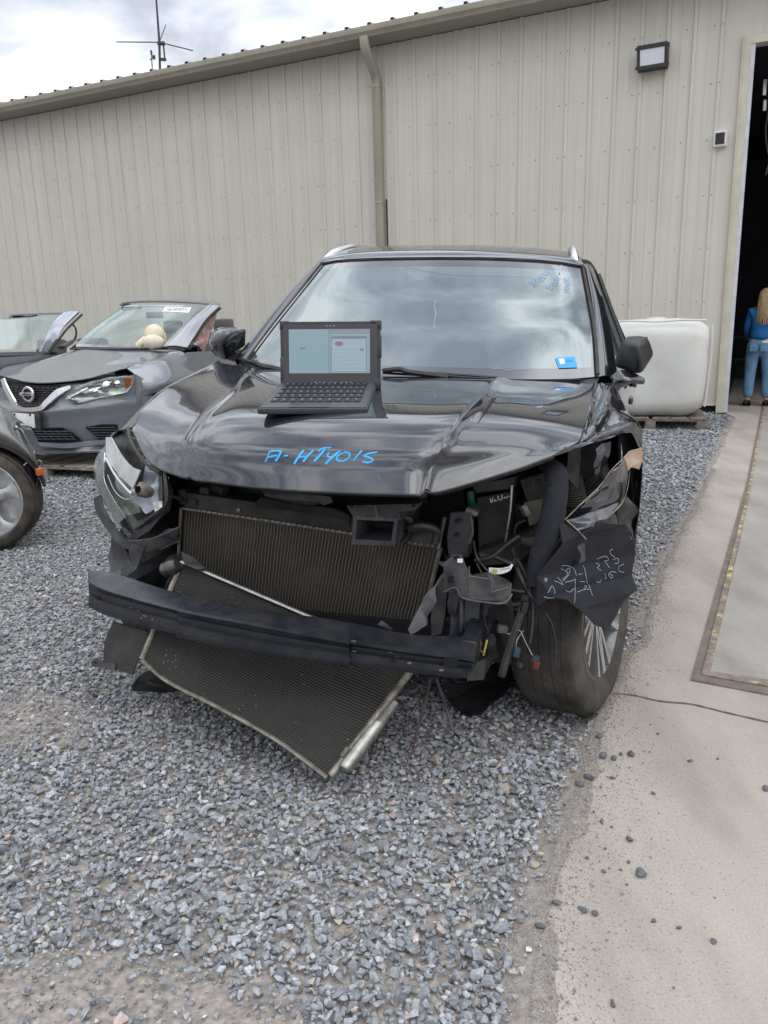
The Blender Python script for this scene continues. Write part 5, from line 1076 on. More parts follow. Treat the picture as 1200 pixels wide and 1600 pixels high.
# plastic under the beam, viewer's left
b = MB(); b.sheet(PL([(176, 972, -.55), (232, 985, -.56), (224, 1015, -.57), (206, 1053, -.58), (160, 1042, -.56), (165, 1000, -.55)]), 4, .010, .006, 9, seed=7); b.build('lower_shield', MAT['plastic_matte'], suv)
b = MB(); b.sheet(PL([(141, 1034, -.54), (148, 1029, -.54), (180, 1036, -.57), (178, 1047, -.58), (144, 1041, -.55)]), 2, .003, .006, 12); b.build('shield_tab', MAT['plastic_matte'], suv)
b = MB(); b.box(tuple(P(149, 1035, -.56)), (.009, .004, .006)); b.build('tab_hole', MAT['void'], suv)
# the torn undertray lying on the gravel
b = MB(); b.grid(Surf([[F1.Z(*q) for q in r] for r in [[(208, 1072, .05), (222, 1052, .10), (250, 1048, .12), (285, 1060, .10)], [(206, 1076, .02), (230, 1066, .07), (260, 1066, .07), (296, 1072, .05)], [(210, 1080, .005), (235, 1081, .02), (262, 1082, .015), (300, 1078, .01)]]]), 14, 8); b.solid(.005); b.build('undertray', MAT['plastic_matte'], suv)
b = MB(); b.tube([F1.Z(*q) for q in ((232, 1066, .075), (245, 1070, .06), (262, 1070, .05))], .006, seg=5, refine=3); b.build('tray_clip', MAT['plastic_grey'], suv)

# radiator support tower, viewer's right
b = MB(); b.hexa(PL([(703, 800, -.36), (738, 797, -.36), (734, 840, -.37), (732, 872, -.37), (700, 872, -.37), (697, 840, -.36)]), [p + np.array([0, .05, 0]) for p in PL([(703, 800, -.36), (738, 797, -.36), (734, 840, -.37), (732, 872, -.37), (700, 872, -.37), (697, 840, -.36)])]); b.build('support_tower', MAT['navy_steel'], suv, smooth=20, bevel=.004)
b = MB(); b.box(tuple(P(714, 814, -.375)), (.012, .01, .01)); b.box(tuple(P(712, 836, -.375)), (.01, .01, .008)); b.build('tower_hole', MAT['void'], suv)
b = MB(); b.hexa(PL([(706, 930, -.40), (752, 930, -.38), (748, 985, -.40), (735, 1002, -.42), (700, 998, -.44)]), [p + np.array([.01, .12, 0]) for p in PL([(706, 930, -.40), (752, 930, -.38), (748, 985, -.40), (735, 1002, -.42), (700, 998, -.44)])]); b.tube(PL([(722, 935, -.42), (720, 990, -.45)]), .010, seg=6); b.build('support_tower', MAT['navy_steel'], suv, smooth=20, bevel=.004)
b = MB(); b.hexa(PL([(756, 945, -.35), (768, 940, -.34), (764, 990, -.36), (742, 1000, -.40)]), [p + np.array([0, .12, 0]) for p in PL([(756, 945, -.35), (768, 940, -.34), (764, 990, -.36), (742, 1000, -.40)])]); b.build('support_brace', MAT['plastic_charcoal'], suv, smooth=0)
b = MB(); b.tube(PL([(695, 808, -.35), (688, 838, -.37), (684, 858, -.39), (680, 850, -.38)]), .007, refine=3, seg=6); b.build('stay_rod', MAT['plastic_charcoal'], suv)
# black plastic bracket in front
pb = [(693, 880, -.47), (702, 872, -.46), (708, 866, -.45), (722, 868, -.45), (728, 884, -.45), (738, 900, -.45), (765, 897, -.44), (800, 912, -.42), (798, 930, -.43), (788, 940, -.44), (760, 938, -.46), (722, 934, -.47), (716, 922, -.47), (706, 925, -.47), (693, 926, -.47)]
b = MB(); b.sheet(PL(pb), 3, .004, .012, 9, seed=1); lb = b.build('lamp_bracket', MAT['plastic_charcoal'], suv)
b = MB(); b.tube(PL([(694, 925, -.482), (712, 918, -.482), (722, 934, -.482), (758, 941, -.475), (788, 942, -.455), (800, 928, -.44)]), .0035, refine=3, seg=6); b.tube(PL([(730, 900, -.465), (766, 905, -.46), (768, 925, -.465), (795, 918, -.44)]), .003, refine=1, seg=5); b.tube(PL([(733, 885, -.465), (733, 930, -.475)]), .0025, seg=5); b.hexa(PL([(762, 898, -.455), (768, 897, -.455), (776, 915, -.455), (770, 920, -.455)]), PL([(762, 898, -.463), (768, 897, -.463), (776, 915, -.463), (770, 920, -.463)])); b.build('bracket_rib', MAT['plastic_grey'], lb)
b = MB(); b.hexa(PL([(699, 901, -.484), (709, 899, -.484), (709, 910, -.484), (700, 911, -.484)]), PL([(699, 901, -.48), (709, 899, -.48), (709, 910, -.48), (700, 911, -.48)])); b.hexa(PL([(708, 869, -.465), (718, 868, -.465), (718, 873, -.465), (709, 874, -.465)]), PL([(708, 869, -.46), (718, 868, -.46), (718, 873, -.46), (709, 874, -.46)])); b.build('bracket_window', MAT['void'], lb)
b = MB(); b.box(tuple(P(719, 876, -.475)), (.014, .006, .010)); b.build('clip', MAT['label_white'], lb)
# torn grey seal by the radiator
for pts, mt_, sd in (([(678, 877, -.40), (706, 880, -.42), (693, 902, -.44), (680, 918, -.45), (682, 940, -.47), (668, 962, -.50), (667, 976, -.52), (641, 992, -.56), (637, 984, -.56), (655, 950, -.52), (662, 935, -.49), (678, 915, -.45), (694, 890, -.43)], 'plastic_grey', 3),
                     ([(590, 976, -.55), (596, 970, -.54), (615, 982, -.56), (610, 985, -.57)], 'plastic_matte', 5),
                     ([(690, 900, -.36), (700, 930, -.38), (690, 990, -.42), (672, 995, -.42), (676, 950, -.38)], 'plastic_matte', 6)):
    sheet('torn_seal', pts, mt_, .012, 4, .003, seed=sd, fs=16)
# battery
bc = PL([(744, 778, -.24), (800, 768, -.22), (793, 862, -.20), (748, 868, -.22)]); b = MB(); b.hexa(bc, [p + np.array([.02, .17, .01]) for p in bc]); bat = b.build('battery', MAT['plastic_matte'], suv, smooth=0, bevel=.004)
bt_ = PL([(736, 756, -.26), (806, 744, -.24), (804, 764, -.24), (742, 772, -.26)]); b = MB(); b.hexa(bt_, [p + np.array([.02, .20, .01]) for p in bt_]); b.build('battery_cover', MAT['plastic_black'], bat, smooth=0, bevel=.004)
tb_ = MB(); tb_.hexa(bc, [p + np.array([.02, .17, .01]) for p in bc]); bat_bvh = bvh_of(tb_); tb_.bm.free()
b = MB()
for p in ([(766, 778), (767, 785)], [(766, 780), (769, 784), (770, 778)], [(770, 776), (770, 777)], [(773, 783), (773, 780), (776, 782)], [(778, 774), (779, 780), (784, 779), (784, 772)], [(787, 778), (789, 776), (791, 778), (793, 775), (797, 775)]): ribbon(bat_bvh, F1, p, .0032, off=.004, mb=b, refine=3)
b.build('battery_lettering', MAT['white_paint'], bat)
b = MB(); b.tube(PL([(800, 758, -.26), (797, 800, -.26), (789, 850, -.26)]), .0035); b.lathe([(0, 0), (.009, 0), (.009, .01), (0, .01)], P(787, 853, -.26), 'z', 8); b.build('hold_down_rod', MAT['satin_silver'], bat)
b = MB(); b.hexa(PL([(812, 750, -.2), (850, 738, -.16), (852, 786, -.16), (828, 795, -.18), (820, 775, -.19)]), [p + np.array([.02, .15, 0]) for p in PL([(812, 750, -.2), (850, 738, -.16), (852, 786, -.16), (828, 795, -.18), (820, 775, -.19)])]); fbx = b.build('fuse_box', MAT['plastic_charcoal'], suv, smooth=0, bevel=.004)
b = MB(); b.tube(PL([(833, 768, -.2), (832, 752, -.2), (842, 746, -.2), (850, 752, -.18), (851, 766, -.18)]), .0035, refine=3); b.build('handle_loop', MAT['plastic_grey'], fbx)
b = MB(); b.hexa(PL([(818, 786, -.21), (850, 778, -.18), (848, 812, -.18), (828, 822, -.2)]), [p + np.array([0, .05, 0]) for p in PL([(818, 786, -.21), (850, 778, -.18), (848, 812, -.18), (828, 822, -.2)])]); b.build('module_cover', MAT['alu_dirty'], fbx, smooth=0)
b = MB(); b.tube(PL([(852, 726, -.26), (866, 732, -.30), (870, 752, -.33), (866, 790, -.35), (858, 830, -.36), (845, 870, -.37), (838, 915, -.38)]), [.026, .03, .034, .036, .036, .034, .030], seg=12, refine=4, flat=.7); b.build('fender_apron', MAT['liner_felt'], suv)
b = MB(); A_ = PL([(893, 745, -.1), (896, 760, -.1), (899, 775, -.1), (900, 790, -.1)]); rr_ = [.030 + .004 * (k % 2) for k in range(25)]; b.tube(A_, rr_, seg=14, refine=8); b.build('ribbed_boot', MAT['rubber'], suv)
b = MB(); b.hexa(PL([(885, 700, -.0), (930, 688, .02), (950, 760, .02), (890, 790, .0)]), [p + np.array([0, .2, 0]) for p in PL([(885, 700, -.0), (930, 688, .02), (950, 760, .02), (890, 790, .0)])]); b.build('strut_housing', MAT['engine_dark'], suv, smooth=0, bevel=.01)
b = MB(); b.hexa(PL([(800, 745, -.02), (900, 715, .0), (905, 900, .0), (800, 940, -.02)]), [p + np.array([0, .25, 0]) for p in PL([(800, 745, -.02), (900, 715, .0), (905, 900, .0), (800, 940, -.02)])]); b.build('bay_shade_box', MAT['void'], suv, smooth=0)  # black box standing in for the deep shade of the bay
b = MB(); b.sheet(PL([(872, 830, -.30), (900, 842, -.30), (905, 870, -.30), (880, 900, -.32), (862, 870, -.32)]), 4, .03, .004, 14, seed=8); b.build('torn_liner', MAT['engine_dark'], suv)
# lower engine bay: trays, hoses
b = MB(); b.hexa(PL([(745, 862, -.30), (800, 846, -.28), (852, 820, -.22), (858, 838, -.22), (810, 880, -.28), (755, 885, -.32)]), [p + np.array([0, .16, 0]) for p in PL([(745, 862, -.30), (800, 846, -.28), (852, 820, -.22), (858, 838, -.22), (810, 880, -.28), (755, 885, -.32)])]); b.build('battery_tray', MAT['plastic_matte'], suv, smooth=0, bevel=.005)
for pts, r_, mt_ in (([(742, 876, -.34), (770, 870, -.34), (792, 852, -.32), (812, 838, -.3)], .008, 'plastic_black'), ([(800, 855, -.34), (806, 880, -.34), (815, 905, -.36), (828, 930, -.38), (836, 938, -.39)], .008, 'plastic_black'), ([(836, 938, -.39), (843, 935, -.39), (840, 922, -.39)], .005, 'plastic_matte'),
                     ([(808, 872, -.36), (822, 900, -.37), (832, 940, -.38), (832, 975, -.40), (828, 1005, -.42)], .0045, 'plastic_black'), ([(822, 930, -.38), (812, 965, -.40), (800, 1000, -.42), (788, 1040, -.44), (784, 1055, -.44)], .012, 'plastic_matte'), ([(775, 870, -.35), (800, 880, -.36), (808, 872, -.36)], .009, 'plastic_black'),
                     ([(740, 845, -.38), (745, 870, -.38), (760, 890, -.40), (775, 905, -.40)], .004, 'plastic_black'), ([(734, 800, -.38), (738, 830, -.39), (732, 850, -.39)], .005, 'plastic_charcoal'), ([(780, 940, -.38), (800, 945, -.38), (822, 942, -.38)], .010, 'plastic_black'), ([(750, 905, -.40), (790, 920, -.38), (820, 925, -.38)], .007, 'plastic_black'),
                     ([(858, 755, -.36), (880, 790, -.25), (880, 810, -.22), (870, 830, -.25)], .006, 'plastic_black'), ([(905, 760, -.08), (925, 750, -.08), (935, 735, -.05)], .010, 'engine_dark'), ([(820, 745, -.1), (870, 740, -.1), (910, 720, -.05)], .015, 'engine_dark')):
    b = MB(); b.tube(PL(pts), r_, refine=4, seg=7); b.build('hose', MAT[mt_], suv)
b = MB(); b.grid(Surf([PL(r) for r in [[(764, 887, -.42), (782, 888, -.42), (795, 885, -.42), (799, 881, -.42)], [(764, 897, -.42), (782, 897, -.42), (796, 892, -.42), (802, 883, -.42)]]]), 10, 3); b.solid(.002); wt = b.build('wire_tag', MAT['label_white'], suv)
b = MB(); b.box(tuple(P(773, 892, -.425)), (.014, .002, .010)); b.build('tag_print', MAT['yellow_plastic'], wt)
b = MB()
for k in range(4): b.box(tuple(P(783 + k * 4, 890 - k * .8, -.4245)), (.006, .0012, .0015))
b.build('tag_text', MAT['ink'], wt)
b = MB(); b.tube(PL([(735, 768, -.30), (737, 785, -.31), (743, 798, -.33)]), .011, refine=3); b.build('green_terminal', MAT['green_plastic'], suv)
b = MB(); b.box(tuple(P(738, 799, -.36)), (.035, .02, .012), Matrix.Rotation(R_(20), 3, 'Y')); b.build('terminal_clamp', MAT['alu_dirty'], suv)
for px, py, yc, sz, mt_ in ((807, 1019, -.44, (.018, .014, .028), 'blue_plastic'), (837, 1039, -.46, (.020, .014, .022), 'red_plastic'), (785, 983, -.42, (.028, .018, .020), 'plastic_grey'), (836, 1029, -.455, (.022, .016, .018), 'plastic_charcoal'), (819, 948, -.40, (.018, .015, .035), 'plastic_black'), (852, 906, -.41, (.010, .01, .014), 'alu'), (878, 834, -.35, (.012, .012, .014), 'alu'), (758, 1012, -.44, (.006, .006, .05), 'yellow_plastic')):
    b = MB(); b.box(tuple(P(px, py, yc)), sz, Matrix.Rotation(R_(12), 3, 'Y') @ Matrix.Rotation(R_(25), 3, 'Z'), bev=.003); b.build('connector', MAT[mt_], suv)
b = MB(); b.tube(PL([(785, 985, -.42), (792, 990, -.42), (802, 990, -.42), (812, 985, -.42), (822, 1005, -.44), (834, 1028, -.46)]), .0018, seg=5, refine=4); b.tube(PL([(745, 998, -.46), (752, 1004, -.47), (750, 1015, -.47), (758, 1022, -.47)]), .002, seg=5, refine=3); b.tube(PL([(818, 985, -.4), (808, 1000, -.43), (806, 1016, -.44)]), .0018, seg=5, refine=3); b.build('wiring', MAT['alu_dirty'], suv)
b = MB(); b.hexa(PL([(728, 1040, -.46), (760, 1030, -.44), (756, 1062, -.44), (730, 1064, -.46)]), [p + np.array([0, .1, 0]) for p in PL([(728, 1040, -.46), (760, 1030, -.44), (756, 1062, -.44), (730, 1064, -.46)])]); b.build('tow_bracket', MAT['plastic_charcoal'], suv, smooth=0)
b = MB(); b.sheet([F1.Z(*q) for q in ((690, 1068, .12), (740, 1070, .10), (790, 1030, .14), (805, 1060, .05), (770, 1098, .02), (752, 1118, .015), (720, 1112, .01), (700, 1095, .03))], 4, .03, .006, 8, seed=3); b.build('undertray', MAT['plastic_black'], suv)
for pts in ([(673, 1058, -.50), (668, 1085, -.50), (658, 1120, -.53), (650, 1150, -.56)], [(682, 1060, -.50), (690, 1085, -.50), (700, 1115, -.50), (708, 1142, -.52)]):
    b = MB(); b.tube(PL(pts), .0045, refine=3, seg=6); b.build('dangling_rod', MAT['plastic_charcoal'], suv)
b = MB(); b.tube([F1.Z(659, 1118, .09), F1.Z(652, 1145, .04), F1.Z(645, 1172, .01)], .0022, seg=5, refine=3); b.build('red_wire', MAT['red_plastic'], suv)

rc_ = random.Random(21)
for i in range(34):
    px, py = rc_.uniform(700, 880), rc_.uniform(800, 1030)
    if 740 < px < 800 and py < 870: py += 80
    y_ = rc_.uniform(-.30, -.08); a_ = rc_.uniform(-1.2, 1.2); L_ = rc_.uniform(14, 46); pts = []
    for k in range(4):
        pts.append((px + L_ * (k / 3 - .5) * math.sin(a_) + rc_.uniform(-6, 6), py + L_ * (k / 3 - .5) * math.cos(a_) + rc_.uniform(-6, 6), y_ + rc_.uniform(-.02, .02)))
    b = MB(); b.tube(PL(pts), rc_.choice([.0025, .004, .006, .009, .012]), refine=4, seg=6); b.build('cable', MAT[rc_.choice(['plastic_black', 'plastic_matte', 'engine_dark', 'plastic_charcoal', 'rubber'])], suv)
for i in range(26):
    px, py = rc_.uniform(690, 870), rc_.uniform(790, 1040)
    if 740 < px < 805 and py < 872: continue
    q = P(px, py, rc_.uniform(-.32, -.12)); b = MB(); b.box(tuple(q), (rc_.uniform(.012, .05), rc_.uniform(.01, .03), rc_.uniform(.01, .05)), Matrix.Rotation(rc_.uniform(-.6, .6), 3, 'Y') @ Matrix.Rotation(rc_.uniform(-.8, .8), 3, 'Z'), bev=.003); b.build('clip', MAT[rc_.choice(['plastic_black', 'engine_dark', 'plastic_charcoal', 'alu_dirty', 'plastic_matte', 'plastic_black'])], suv)
for pts, mt_, sd in (([(706, 905, -.42), (716, 935, -.43), (712, 965, -.44), (702, 960, -.43), (700, 925, -.42)], 'plastic_black', 3), ([(770, 905, -.38), (800, 935, -.38), (812, 985, -.38), (790, 1010, -.38), (768, 960, -.36)], 'plastic_matte', 4), ([(842, 820, -.33), (872, 806, -.31), (880, 835, -.33), (862, 868, -.37), (848, 862, -.37)], 'plastic_black', 8),
                     ([(890, 690, -.26), (918, 690, -.22), (908, 730, -.2), (896, 762, -.22), (884, 742, -.25)], 'engine_dark', 9), ([(925, 700, -.16), (955, 690, -.12), (952, 722, -.13), (930, 742, -.18)], 'paint_black', 11), ([(905, 855, -.36), (918, 846, -.34), (916, 872, -.36), (902, 885, -.38)], 'plastic_matte', 12), ([(962, 790, -.1), (985, 770, -.05), (994, 800, -.04), (988, 850, -.1), (970, 822, -.14)], 'plastic_black', 13), ([(730, 1000, -.42), (770, 990, -.40), (780, 1030, -.40), (750, 1050, -.42)], 'engine_dark', 15)):
    sheet('torn_plastic', pts, mt_, .03, 4, .003, seed=sd, fs=16)
b = MB(); b.tube(PL([(852, 958, -.40), (862, 975, -.40), (868, 1010, -.41), (866, 1040, -.42)]), .003, refine=4, seg=5); b.tube(PL([(745, 880, -.40), (760, 915, -.42), (756, 960, -.43), (768, 1000, -.43)]), .003, refine=4, seg=5); b.build('wiring', MAT['plastic_black'], suv)
# wheels
def wheel(parent, c, R0, wd, steer, tyre_mat='rubber', rim='wheel_dark', spoke='satin_silver', nsp=10, sx=1, camber=0., rr=.66, style='fan'):
    rot = Matrix.Rotation(R_(steer), 3, 'Z') @ Matrix.Rotation(R_(camber), 3, 'Y')
    if sx < 0: rot = rot @ Matrix.Rotation(math.pi, 3, 'Z')
    h = wd / 2; wob = []
    b = MB(); pr = [(R0 * rr, -h * .86), (R0 * .80, -h * 1.0), (R0 * .90, -h * .98), (R0 * .965, -h * .86), (R0 * .99, -h * .7)]
    for k in range(5):
        a0 = -h * .62 + k * h * .31; pr += [(R0, a0), (R0, a0 + h * .24), (R0 * .993, a0 + h * .25), (R0 * .993, a0 + h * .285)]
    pr += [(R0, h * .7), (R0 * .965, h * .86), (R0 * .90, h * .98), (R0 * .80, h), (R0 * rr, h * .86)]
    b.lathe(pr, c, 'x', 72, rot); wh = b.build('tyre', MAT[tyre_mat], parent, smooth=35)
    b = MB(); b.lathe([(R0 * rr * 1.02, h * .88), (R0 * rr * .97, h * .90), (R0 * rr * .93, h * .7), (R0 * rr * .88, h * .2), (R0 * rr * .86, -h * .6), (R0 * rr, -h * .86)], c, 'x', 56, rot)
    b.lathe([(R0 * rr * .86, h * .05), (.02, h * .0)], c, 'x', 40, rot); ri = b.build('rim', MAT[rim], wh, smooth=40)
    b = MB(); b.lathe([(.0, h * .74), (.03, h * .74), (.05, h * .66), (.075, h * .55), (.075, h * .2)], c, 'x', 24, rot); b.build('hub', MAT[spoke], wh)
    Rr = R0 * rr
    for k in range(nsp):
        b = MB()
        if style == 'fan':
            a = 2 * math.pi * k / nsp; da = .10
            def pt(r_, a_, x): return Vector(c) + rot @ Vector((x, r_ * math.cos(a_), r_ * math.sin(a_)))
            tw = .16 * (1 if k % 2 else -1)
            for s1 in (-1, 1):
                a1 = a + s1 * .045; a2 = a + tw + s1 * .14
                b.hexa([pt(.05, a1 - .10, h * .5), pt(.05, a1 + .10, h * .5), pt(Rr * .96, a2 + .05, h * .5), pt(Rr * .96, a2 - .05, h * .5)], [pt(.05, a1 - .10, h * .72), pt(.05, a1 + .10, h * .72), pt(Rr * .96, a2 + .05, h * .92), pt(Rr * .96, a2 - .05, h * .92)])
        else:
            a = 2 * math.pi * k / nsp + .28
            def pt(r_, a_, x): return np.array(Vector(c) + rot @ Vector((x, r_ * math.cos(a_), r_ * math.sin(a_))))
            def row(x, k1): return [[pt(.045, a - .55, x * .8), pt(.10, a - .30, x * .86), pt(Rr * .70, a - .12, x * .9), pt(Rr * .97, a - .24, x)], [pt(.045, a, x * .84), pt(.10, a, x * .92), pt(Rr * .70, a, x * .98), pt(Rr * .97, a, x)], [pt(.045, a + .55, x * .8), pt(.10, a + .30, x * .86), pt(Rr * .70, a + .12, x * .9), pt(Rr * .97, a + .24, x)]]
            b.grid(Surf(row(h * .85, 0)), 12, 6); b.solid(.02)
        b.build('spoke', MAT[spoke], ri, smooth=30)
    return wh
wheel(suv, (.80, .03, .33), .345, .218, -12, camber=-3)
wheel(suv, (-.74, .10, .335), .345, .215, 0, sx=-1)
wheel(suv, (.80, 2.72, .35), .352, .235, 0); wheel(suv, (-.80, 2.72, .35), .352, .235, 0, sx=-1)
b = MB(); b.tube([(.62, .02, .30), (.3, .05, .28), (-.3, .05, .28), (-.62, .02, .30)], .03); b.box((.66, .05, .45), (.06, .12, .4)); b.box((-.66, .05, .45), (.06, .12, .4)); b.tube([(.45, .02, .3), (.66, -.02, .5), (.62, 0, .8)], .035, refine=3); b.build('suspension', MAT['engine_dark'], suv)

# ================================================================== LAPTOP ON THE HOOD
def hw(px, py): return Vector(F1.world(F1.hit(hood_bvh, px, py)[0]))
fl_, fr_, bl_, br_ = hw(402, 650), hw(574, 652), hw(434, 606), hw(592, 609)
slope_ = ((bl_.z + br_.z) - (fl_.z + fr_.z)) / ((bl_.y + br_.y) - (fl_.y + fr_.y))
yd_ = (fl_.y + fr_.y) / 2
def at_y(px, py, y): r = ray(px, py); return Vector(CAM + r * (y / r[1]))
fl_ = at_y(402, 650, yd_ + .01); fr_ = at_y(575, 650, yd_ - .01)
X_ = Vector((fr_.x - fl_.x, fr_.y - fl_.y, (fr_.z - fl_.z))); LW = X_.length; X_.normalize()
Y_ = Vector((.02, 1, slope_)); Y_ = (Y_ - X_ * Y_.dot(X_)).normalized(); Z_ = X_.cross(Y_)
LD = .22
for _ in range(60):
    q = (fl_ + fr_) / 2 + Y_ * LD; c_ = (np.array(q) - CAM) @ RM; LD += .004 if CY + FPX * c_[1] / c_[2] > 608 else -.004
print('laptop', LW, LD, fl_, fr_, bl_, br_)
lap = thing('laptop', 'black rugged tablet laptop standing open on the hood of the wrecked black car', 'laptop')
org = fl_ + Z_ * .004
mw = Matrix.Identity(4)
for i in range(3): mw[i][0], mw[i][1], mw[i][2], mw[i][3] = X_[i], Y_[i], Z_[i], org[i]
lap.matrix_world = mw
SHK = .0
LD2 = LD
b = MB(); b.box((LW / 2, LD2 / 2, .009), (LW, LD2, .018), bev=.006)
for x, y in ((.03, .03), (LW - .03, .03), (.03, LD2 - .03), (LW - .03, LD2 - .03)): b.box((x, y, -.001), (.04, .02, .006), bev=.002)
base_ = b.build('keyboard_base', MAT['laptop_body'], lap)
b = MB(); b.box((LW / 2, LD2 / 2 - .004, .0188), (LW - .014, LD2 - .03, .002), bev=.0008); b.build('deck', MAT['laptop_deck'], base_)
b = MB(); b.box((LW * .46, .040, .0202), (.12, .060, .0012), bev=.0004); b.build('touchpad', MAT['laptop_bezel'], base_)
b = MB(); rows_n = [14, 14, 13, 12, 10]; kx0, kx1 = .022, LW - .026; ky0 = .072; kh = (LD2 - .02 - ky0) / 5
for j in range(5):
    n_ = rows_n[4 - j] if False else [10, 12, 13, 14, 14][j]; kw = (kx1 - kx0) / n_
    for i in range(n_): b.box((kx0 + (i + .5) * kw, ky0 + (j + .5) * kh, .0212), (kw * .84, kh * .80, .003), bev=.0008)
kb = b.build('keys', MAT['laptop_key'], base_)
b = MB(); 
for j in range(5):
    n_ = [10, 12, 13, 14, 14][j]; kw = (kx1 - kx0) / n_
    for i in range(n_): b.box((kx0 + (i + .42) * kw, ky0 + (j + .6) * kh, .0229), (kw * .16, kh * .22, .0004))
b.build('key_legends', MAT['led'], kb, smooth=0)
# display
SW, SH = .0, .0
hl0 = Vector((LW * .065, LD2 * .95, .02)); tilt = R_(6)
def s_hit(px, py, n_, p0):   # picture point on the display plane in laptop coordinates
    o = mw.inverted() @ Vector(CAM); d = (mw.inverted().to_3x3() @ Vector(ray(px, py))); t = (p0 - o).dot(n_) / d.dot(n_); return o + d * t
up_w = Vector((0, 0, 1)); upl = (mw.inverted().to_3x3() @ up_w); upl = (upl - Vector((1, 0, 0)) * upl.x).normalized()
upl = (Matrix.Rotation(-tilt, 3, 'X') @ upl).normalized()
n_s = Vector((1, 0, 0)).cross(upl).normalized()
c4 = [s_hit(*q, n_s, hl0) for q in ((436, 606), (592, 607), (597, 503), (441, 503))]
print('screen', [tuple(round(x, 3) for x in c) for c in c4])
SW = ((c4[1] - c4[0]).length + (c4[2] - c4[3]).length) / 2; SH = ((c4[3] - c4[0]).dot(upl) + (c4[2] - c4[1]).dot(upl)) / 2
so = c4[0]; so = Vector(((c4[0].x + c4[3].x) / 2, so.y, so.z))
dsp = bpy.data.objects.new('display', None)
b = MB(); Ms = Matrix.Identity(4)
for i in range(3): Ms[i][0], Ms[i][1], Ms[i][2], Ms[i][3] = (1, 0, 0)[i], upl[i], n_s[i], so[i]
def sb(b, x0, x1, y0, y1, z0, z1, bev=0.):
    tb = MB(); tb.box(((x0 + x1) / 2, (y0 + y1) / 2, (z0 + z1) / 2), (x1 - x0, y1 - y0, z1 - z0), bev=bev)
    for v in tb.bm.verts: v.co = Ms @ v.co
    b.merge(tb.bm); tb.bm.free()
def oct_(x0, x1, y0, y1, c): return [(x0 + c, y0), (x1 - c, y0), (x1, y0 + c), (x1, y1 - c), (x1 - c, y1), (x0 + c, y1), (x0, y1 - c), (x0, y0 + c)]
b = MB(); oc = oct_(0, SW, 0, SH, .016); b.hexa([Ms @ Vector((x, y, -.016)) for x, y in oc], [Ms @ Vector((x, y, .001)) for x, y in oc])
for x0, x1, y0, y1 in ((-.002, .03, SH - .028, SH + .003), (SW - .035, SW + .003, SH - .028, SH + .003), (-.002, .012, .02, .10), (SW - .010, SW + .003, SH * .45, SH * .8), (-.001, .02, -.001, .03), (SW - .03, SW + .001, -.001, .03)): sb(b, x0, x1, y0, y1, -.017, .0025 if y0 < SH * .4 or y1 < SH * .9 else .001, .003)
disp = b.build('display', MAT['laptop_body'], lap, smooth=30, bevel=.002)
b = MB(); sb(b, .010, SW - .010, .012, SH - .008, .001, .0022); b.build('bezel', MAT['laptop_bezel'], disp, smooth=0)
def scr_mat(name, c, e=.35):
    mat(name, (c[0] * .3, c[1] * .3, c[2] * .3), .25, rvar=0, emit=(c, e))
scr_mat('screen_base', (.36, .52, .60), .36); scr_mat('screen_side', (.48, .62, .68), .36); scr_mat('screen_dark', (.22, .27, .36), .5); scr_mat('screen_grey', (.30, .33, .40), .5); scr_mat('screen_line', (.33, .48, .58), .5); scr_mat('screen_red', (.32, .20, .26), .5)
def sp(fx, fy): return .029 + fx * (SW - .064), .048 + fy * (SH - .073)
b = MB(); x0, y0 = sp(0, 0); x1, y1 = sp(1, 1); sb(b, x0, x1, y0, y1, .002, .0026); scn = b.build('screen', MAT['screen_base'], disp, smooth=0)
def sr(name, m_, fx0, fy0, fx1, fy1, z=.0029):
    b = MB(); x0, y0 = sp(fx0, fy0); x1, y1 = sp(fx1, fy1); sb(b, x0, x1, y0, y1, .0025, z); return b
parts = [('screen_grey', .485, 0, .505, 1), ('screen_grey', .505, .90, 1, 1), ('screen_dark', .52, .03, .96, .84)]
for i, (m_, a, c, d, e_) in enumerate(parts): sr('w', m_, a, c, d, e_).build('window_frame', MAT[m_], scn, smooth=0)
b = MB()
for (a, c, d, e_) in ((.53, .04, .95, .78),): x0, y0 = sp(a, c); x1, y1 = sp(d, e_); sb(b, x0, x1, y0, y1, .0028, .0032)
b.build('page', MAT['screen_side'], scn, smooth=0)
b = MB()
for k in range(6): x0, y0 = sp(.55, .10 + k * .085); x1, y1 = sp(.93, .125 + k * .085); sb(b, x0, x1, y0, y1, .0031, .0035)
for (a, c, d, e_) in ((.07, .77, .24, .785), (.07, .70, .20, .715), (.30, .78, .42, .79), (.08, .57, .13, .585), (.02, .05, .12, .06), (.27, .68, .38, .69)): x0, y0 = sp(a, c); x1, y1 = sp(d, e_); sb(b, x0, x1, y0, y1, .0025, .003)
o = b.build('text_rows', MAT['screen_line'], scn, smooth=0)
b = MB()
for (a, c, d, e_) in ((.14, .55, .20, .59), (.88, .50, .92, .56), (.64, .80, .72, .82), (.80, .80, .93, .83)): x0, y0 = sp(a, c); x1, y1 = sp(d, e_); sb(b, x0, x1, y0, y1, .0031, .0036)
b.build('buttons', MAT['screen_dark'], scn, smooth=0)
b = MB(); cxs, cys = sp(.62, .67); b.lathe([(.0, .0), (.5, 0), (.5, .3), (0, .3)], (0, 0, 0), 'z', 20)
for v in b.bm.verts: v.co = Ms @ Vector((cxs + v.co.x * .028, cys + v.co.y * .016, .0032 + v.co.z * .001))
b.build('car_picture', MAT['screen_red'], scn, smooth=0)
b = MB()
for i in range(8): x = SW * (.34 + .045 * i + (.02 if i > 2 else 0) + (.02 if i > 4 else 0)); sb(b, x, x + .006, .015, .019, .002, .0028)
for i in (0, 1, 2): x = SW * (.46 + .035 * i); sb(b, x, x + .004, SH - .016, SH - .012, .002, .0028)
